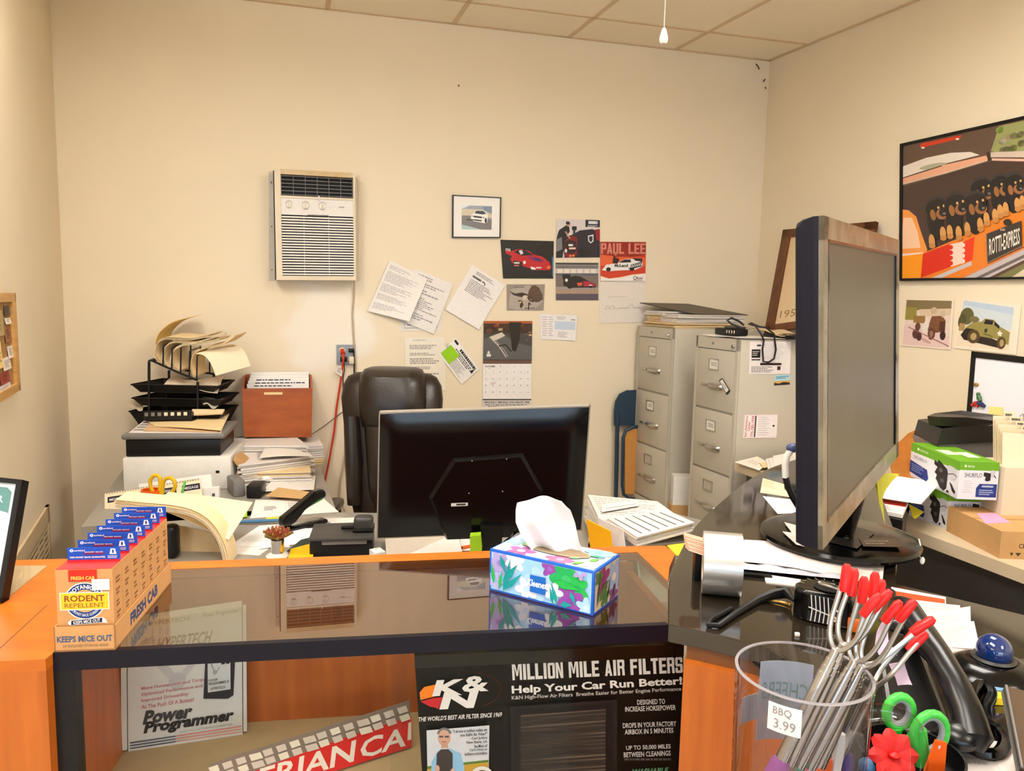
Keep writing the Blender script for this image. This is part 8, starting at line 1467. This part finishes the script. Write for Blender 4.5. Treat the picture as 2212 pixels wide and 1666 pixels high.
# ================================================================== left wall: pin board and air vent
M('cork', (160, 122, 72), .8, var=.2, scale=60); M('oak', (206, 158, 88), .45, stretch=(1, 1, 6), scale=10, rgb2=(184, 134, 66))
c = [LW(-260, 664, .022), LW(31, 633, .022), LW(38, 845, .022), LW(-260, 1040, .022)]
o_ = LW(31, 633, .022); b_ = LW(38, 845, .022); b_ = V((o_.x, o_.y, b_.z)); d_ = LD * -.75; c = [o_ + d_, o_, b_, b_ + d_]; f = bil(c); t = thing('pin_board', 'oak-framed cork board with pinned cards on the left wall', 'notice board', (c[2] + c[3]) / 2)
mb = MB()
for r in ((0, 0, .07, 1), (.93, 0, 1, 1), (0, 0, 1, .085), (0, .915, 1, 1)): slab(mb, f, *r, -.02, .004, 'oak')
mb.build('frame', t); mb = MB(); slab(mb, f, .06, .07, .94, .93, -.016, -.006, 'cork'); mb.build('cork', t)
rn = random.Random(5)
for k, (u0, v0, u1, v1, c_) in enumerate(((.80, .78, .90, .88, (90, 74, 66)), (.81, .70, .91, .76, (232, 220, 206)), (.79, .52, .90, .68, (150, 96, 60)), (.83, .36, .92, .48, (230, 216, 200)), (.72, .26, .86, .38, (226, 212, 196)), (.60, .60, .76, .84, (170, 150, 96)), (.62, .30, .70, .55, (236, 200, 120)), (.66, .14, .82, .25, (150, 60, 44)), (.6, .05, .84, .13, (226, 216, 216)), (.40, .3, .56, .6, (220, 206, 190)), (.36, .64, .55, .86, (150, 110, 90)))):
    mb = MB(); g = bil([f(u0, v1, .0), f(u1, v1, .0), f(u1, v0, .004), f(u0, v0, .004)]); slab(mb, g, 0, 0, 1, 1, -.006, -.004, 'print', lin(c_)); Art(mb, lambda u, v, d: g(u, v, d - .004)).scrawl(.15, .2, .85, .8, 4, tuple(int(x * .7) for x in c_), seed=k); solo(mb, 'pinned_card', ('dark photo card pinned in the top corner of the pin board', 'small white card pinned below the dark photo card', 'brown photo card pinned half way up the pin board', 'white card pinned at the right edge of the pin board', 'white note pinned lower on the pin board', 'olive photo pinned near the top of the pin board', 'yellow slip pinned in the middle of the pin board', 'dark red photo pinned near the bottom of the pin board', 'white strip pinned along the bottom of the pin board', 'pale card pinned in the left part of the pin board', 'brown card pinned upper left on the pin board')[k], 'card', 'cards on the pin board')
a_, b_ = LW(103, 1090, .006), LW(105, 1240, .006); w_ = LD * -.72; f = bil([a_ + w_, a_, V((a_.x, a_.y, b_.z - .1)), V((a_.x, a_.y, b_.z - .1)) + w_]); M('vent_cream', (206, 184, 146), .5)
t = thing('air_vent', 'cream slatted air vent low on the left wall', 'vent', f(.5, 0, 0)); mb = MB()
for r in ((0, 0, .06, 1), (.94, 0, 1, 1), (0, 0, 1, .1), (0, .82, 1, 1)): slab(mb, f, *r, -.004, .006, 'vent_cream')
mb.build('frame', t); mb = MB(); slab(mb, f, .05, .08, .95, .84, -.004, .0, 'ac_dark'); mb.build('duct', t); mb = MB()
for i in range(11): v = .11 + i * .065; slab(mb, f, .06, v, .94, v + .028, .0, .005, 'vent_cream')
for u in (.35, .65, .8): slab(mb, f, u, .1, u + .012, .82, .0, .005, 'vent_cream')
mb.build('slats', t)

# ================================================================== small marks on the back wall
mb = MB(); mb.ball(W(991, 185, .003), .004, 'dark_grey', n=8, m=6); solo(mb, 'wall_nail', 'tiny nail head alone high on the back wall', 'nail')
M('cobweb', (70, 58, 44), .9)
for q, lb in (([(1633, 138), (1638, 144), (1640, 150)], 'small dusty cobweb tuft just under the ceiling in the right corner'), ([(1649, 176), (1653, 171)], 'small dusty cobweb tuft in the middle of the three in the right corner'), ([(1653, 188), (1655, 192)], 'lowest dusty cobweb tuft in the right corner')):
    mb = MB(); mb.tube([W(x, y, .012) for x, y in q], .0035, 'cobweb', 6); solo(mb, 'cobweb', lb, 'cobweb', 'cobwebs in the corner')
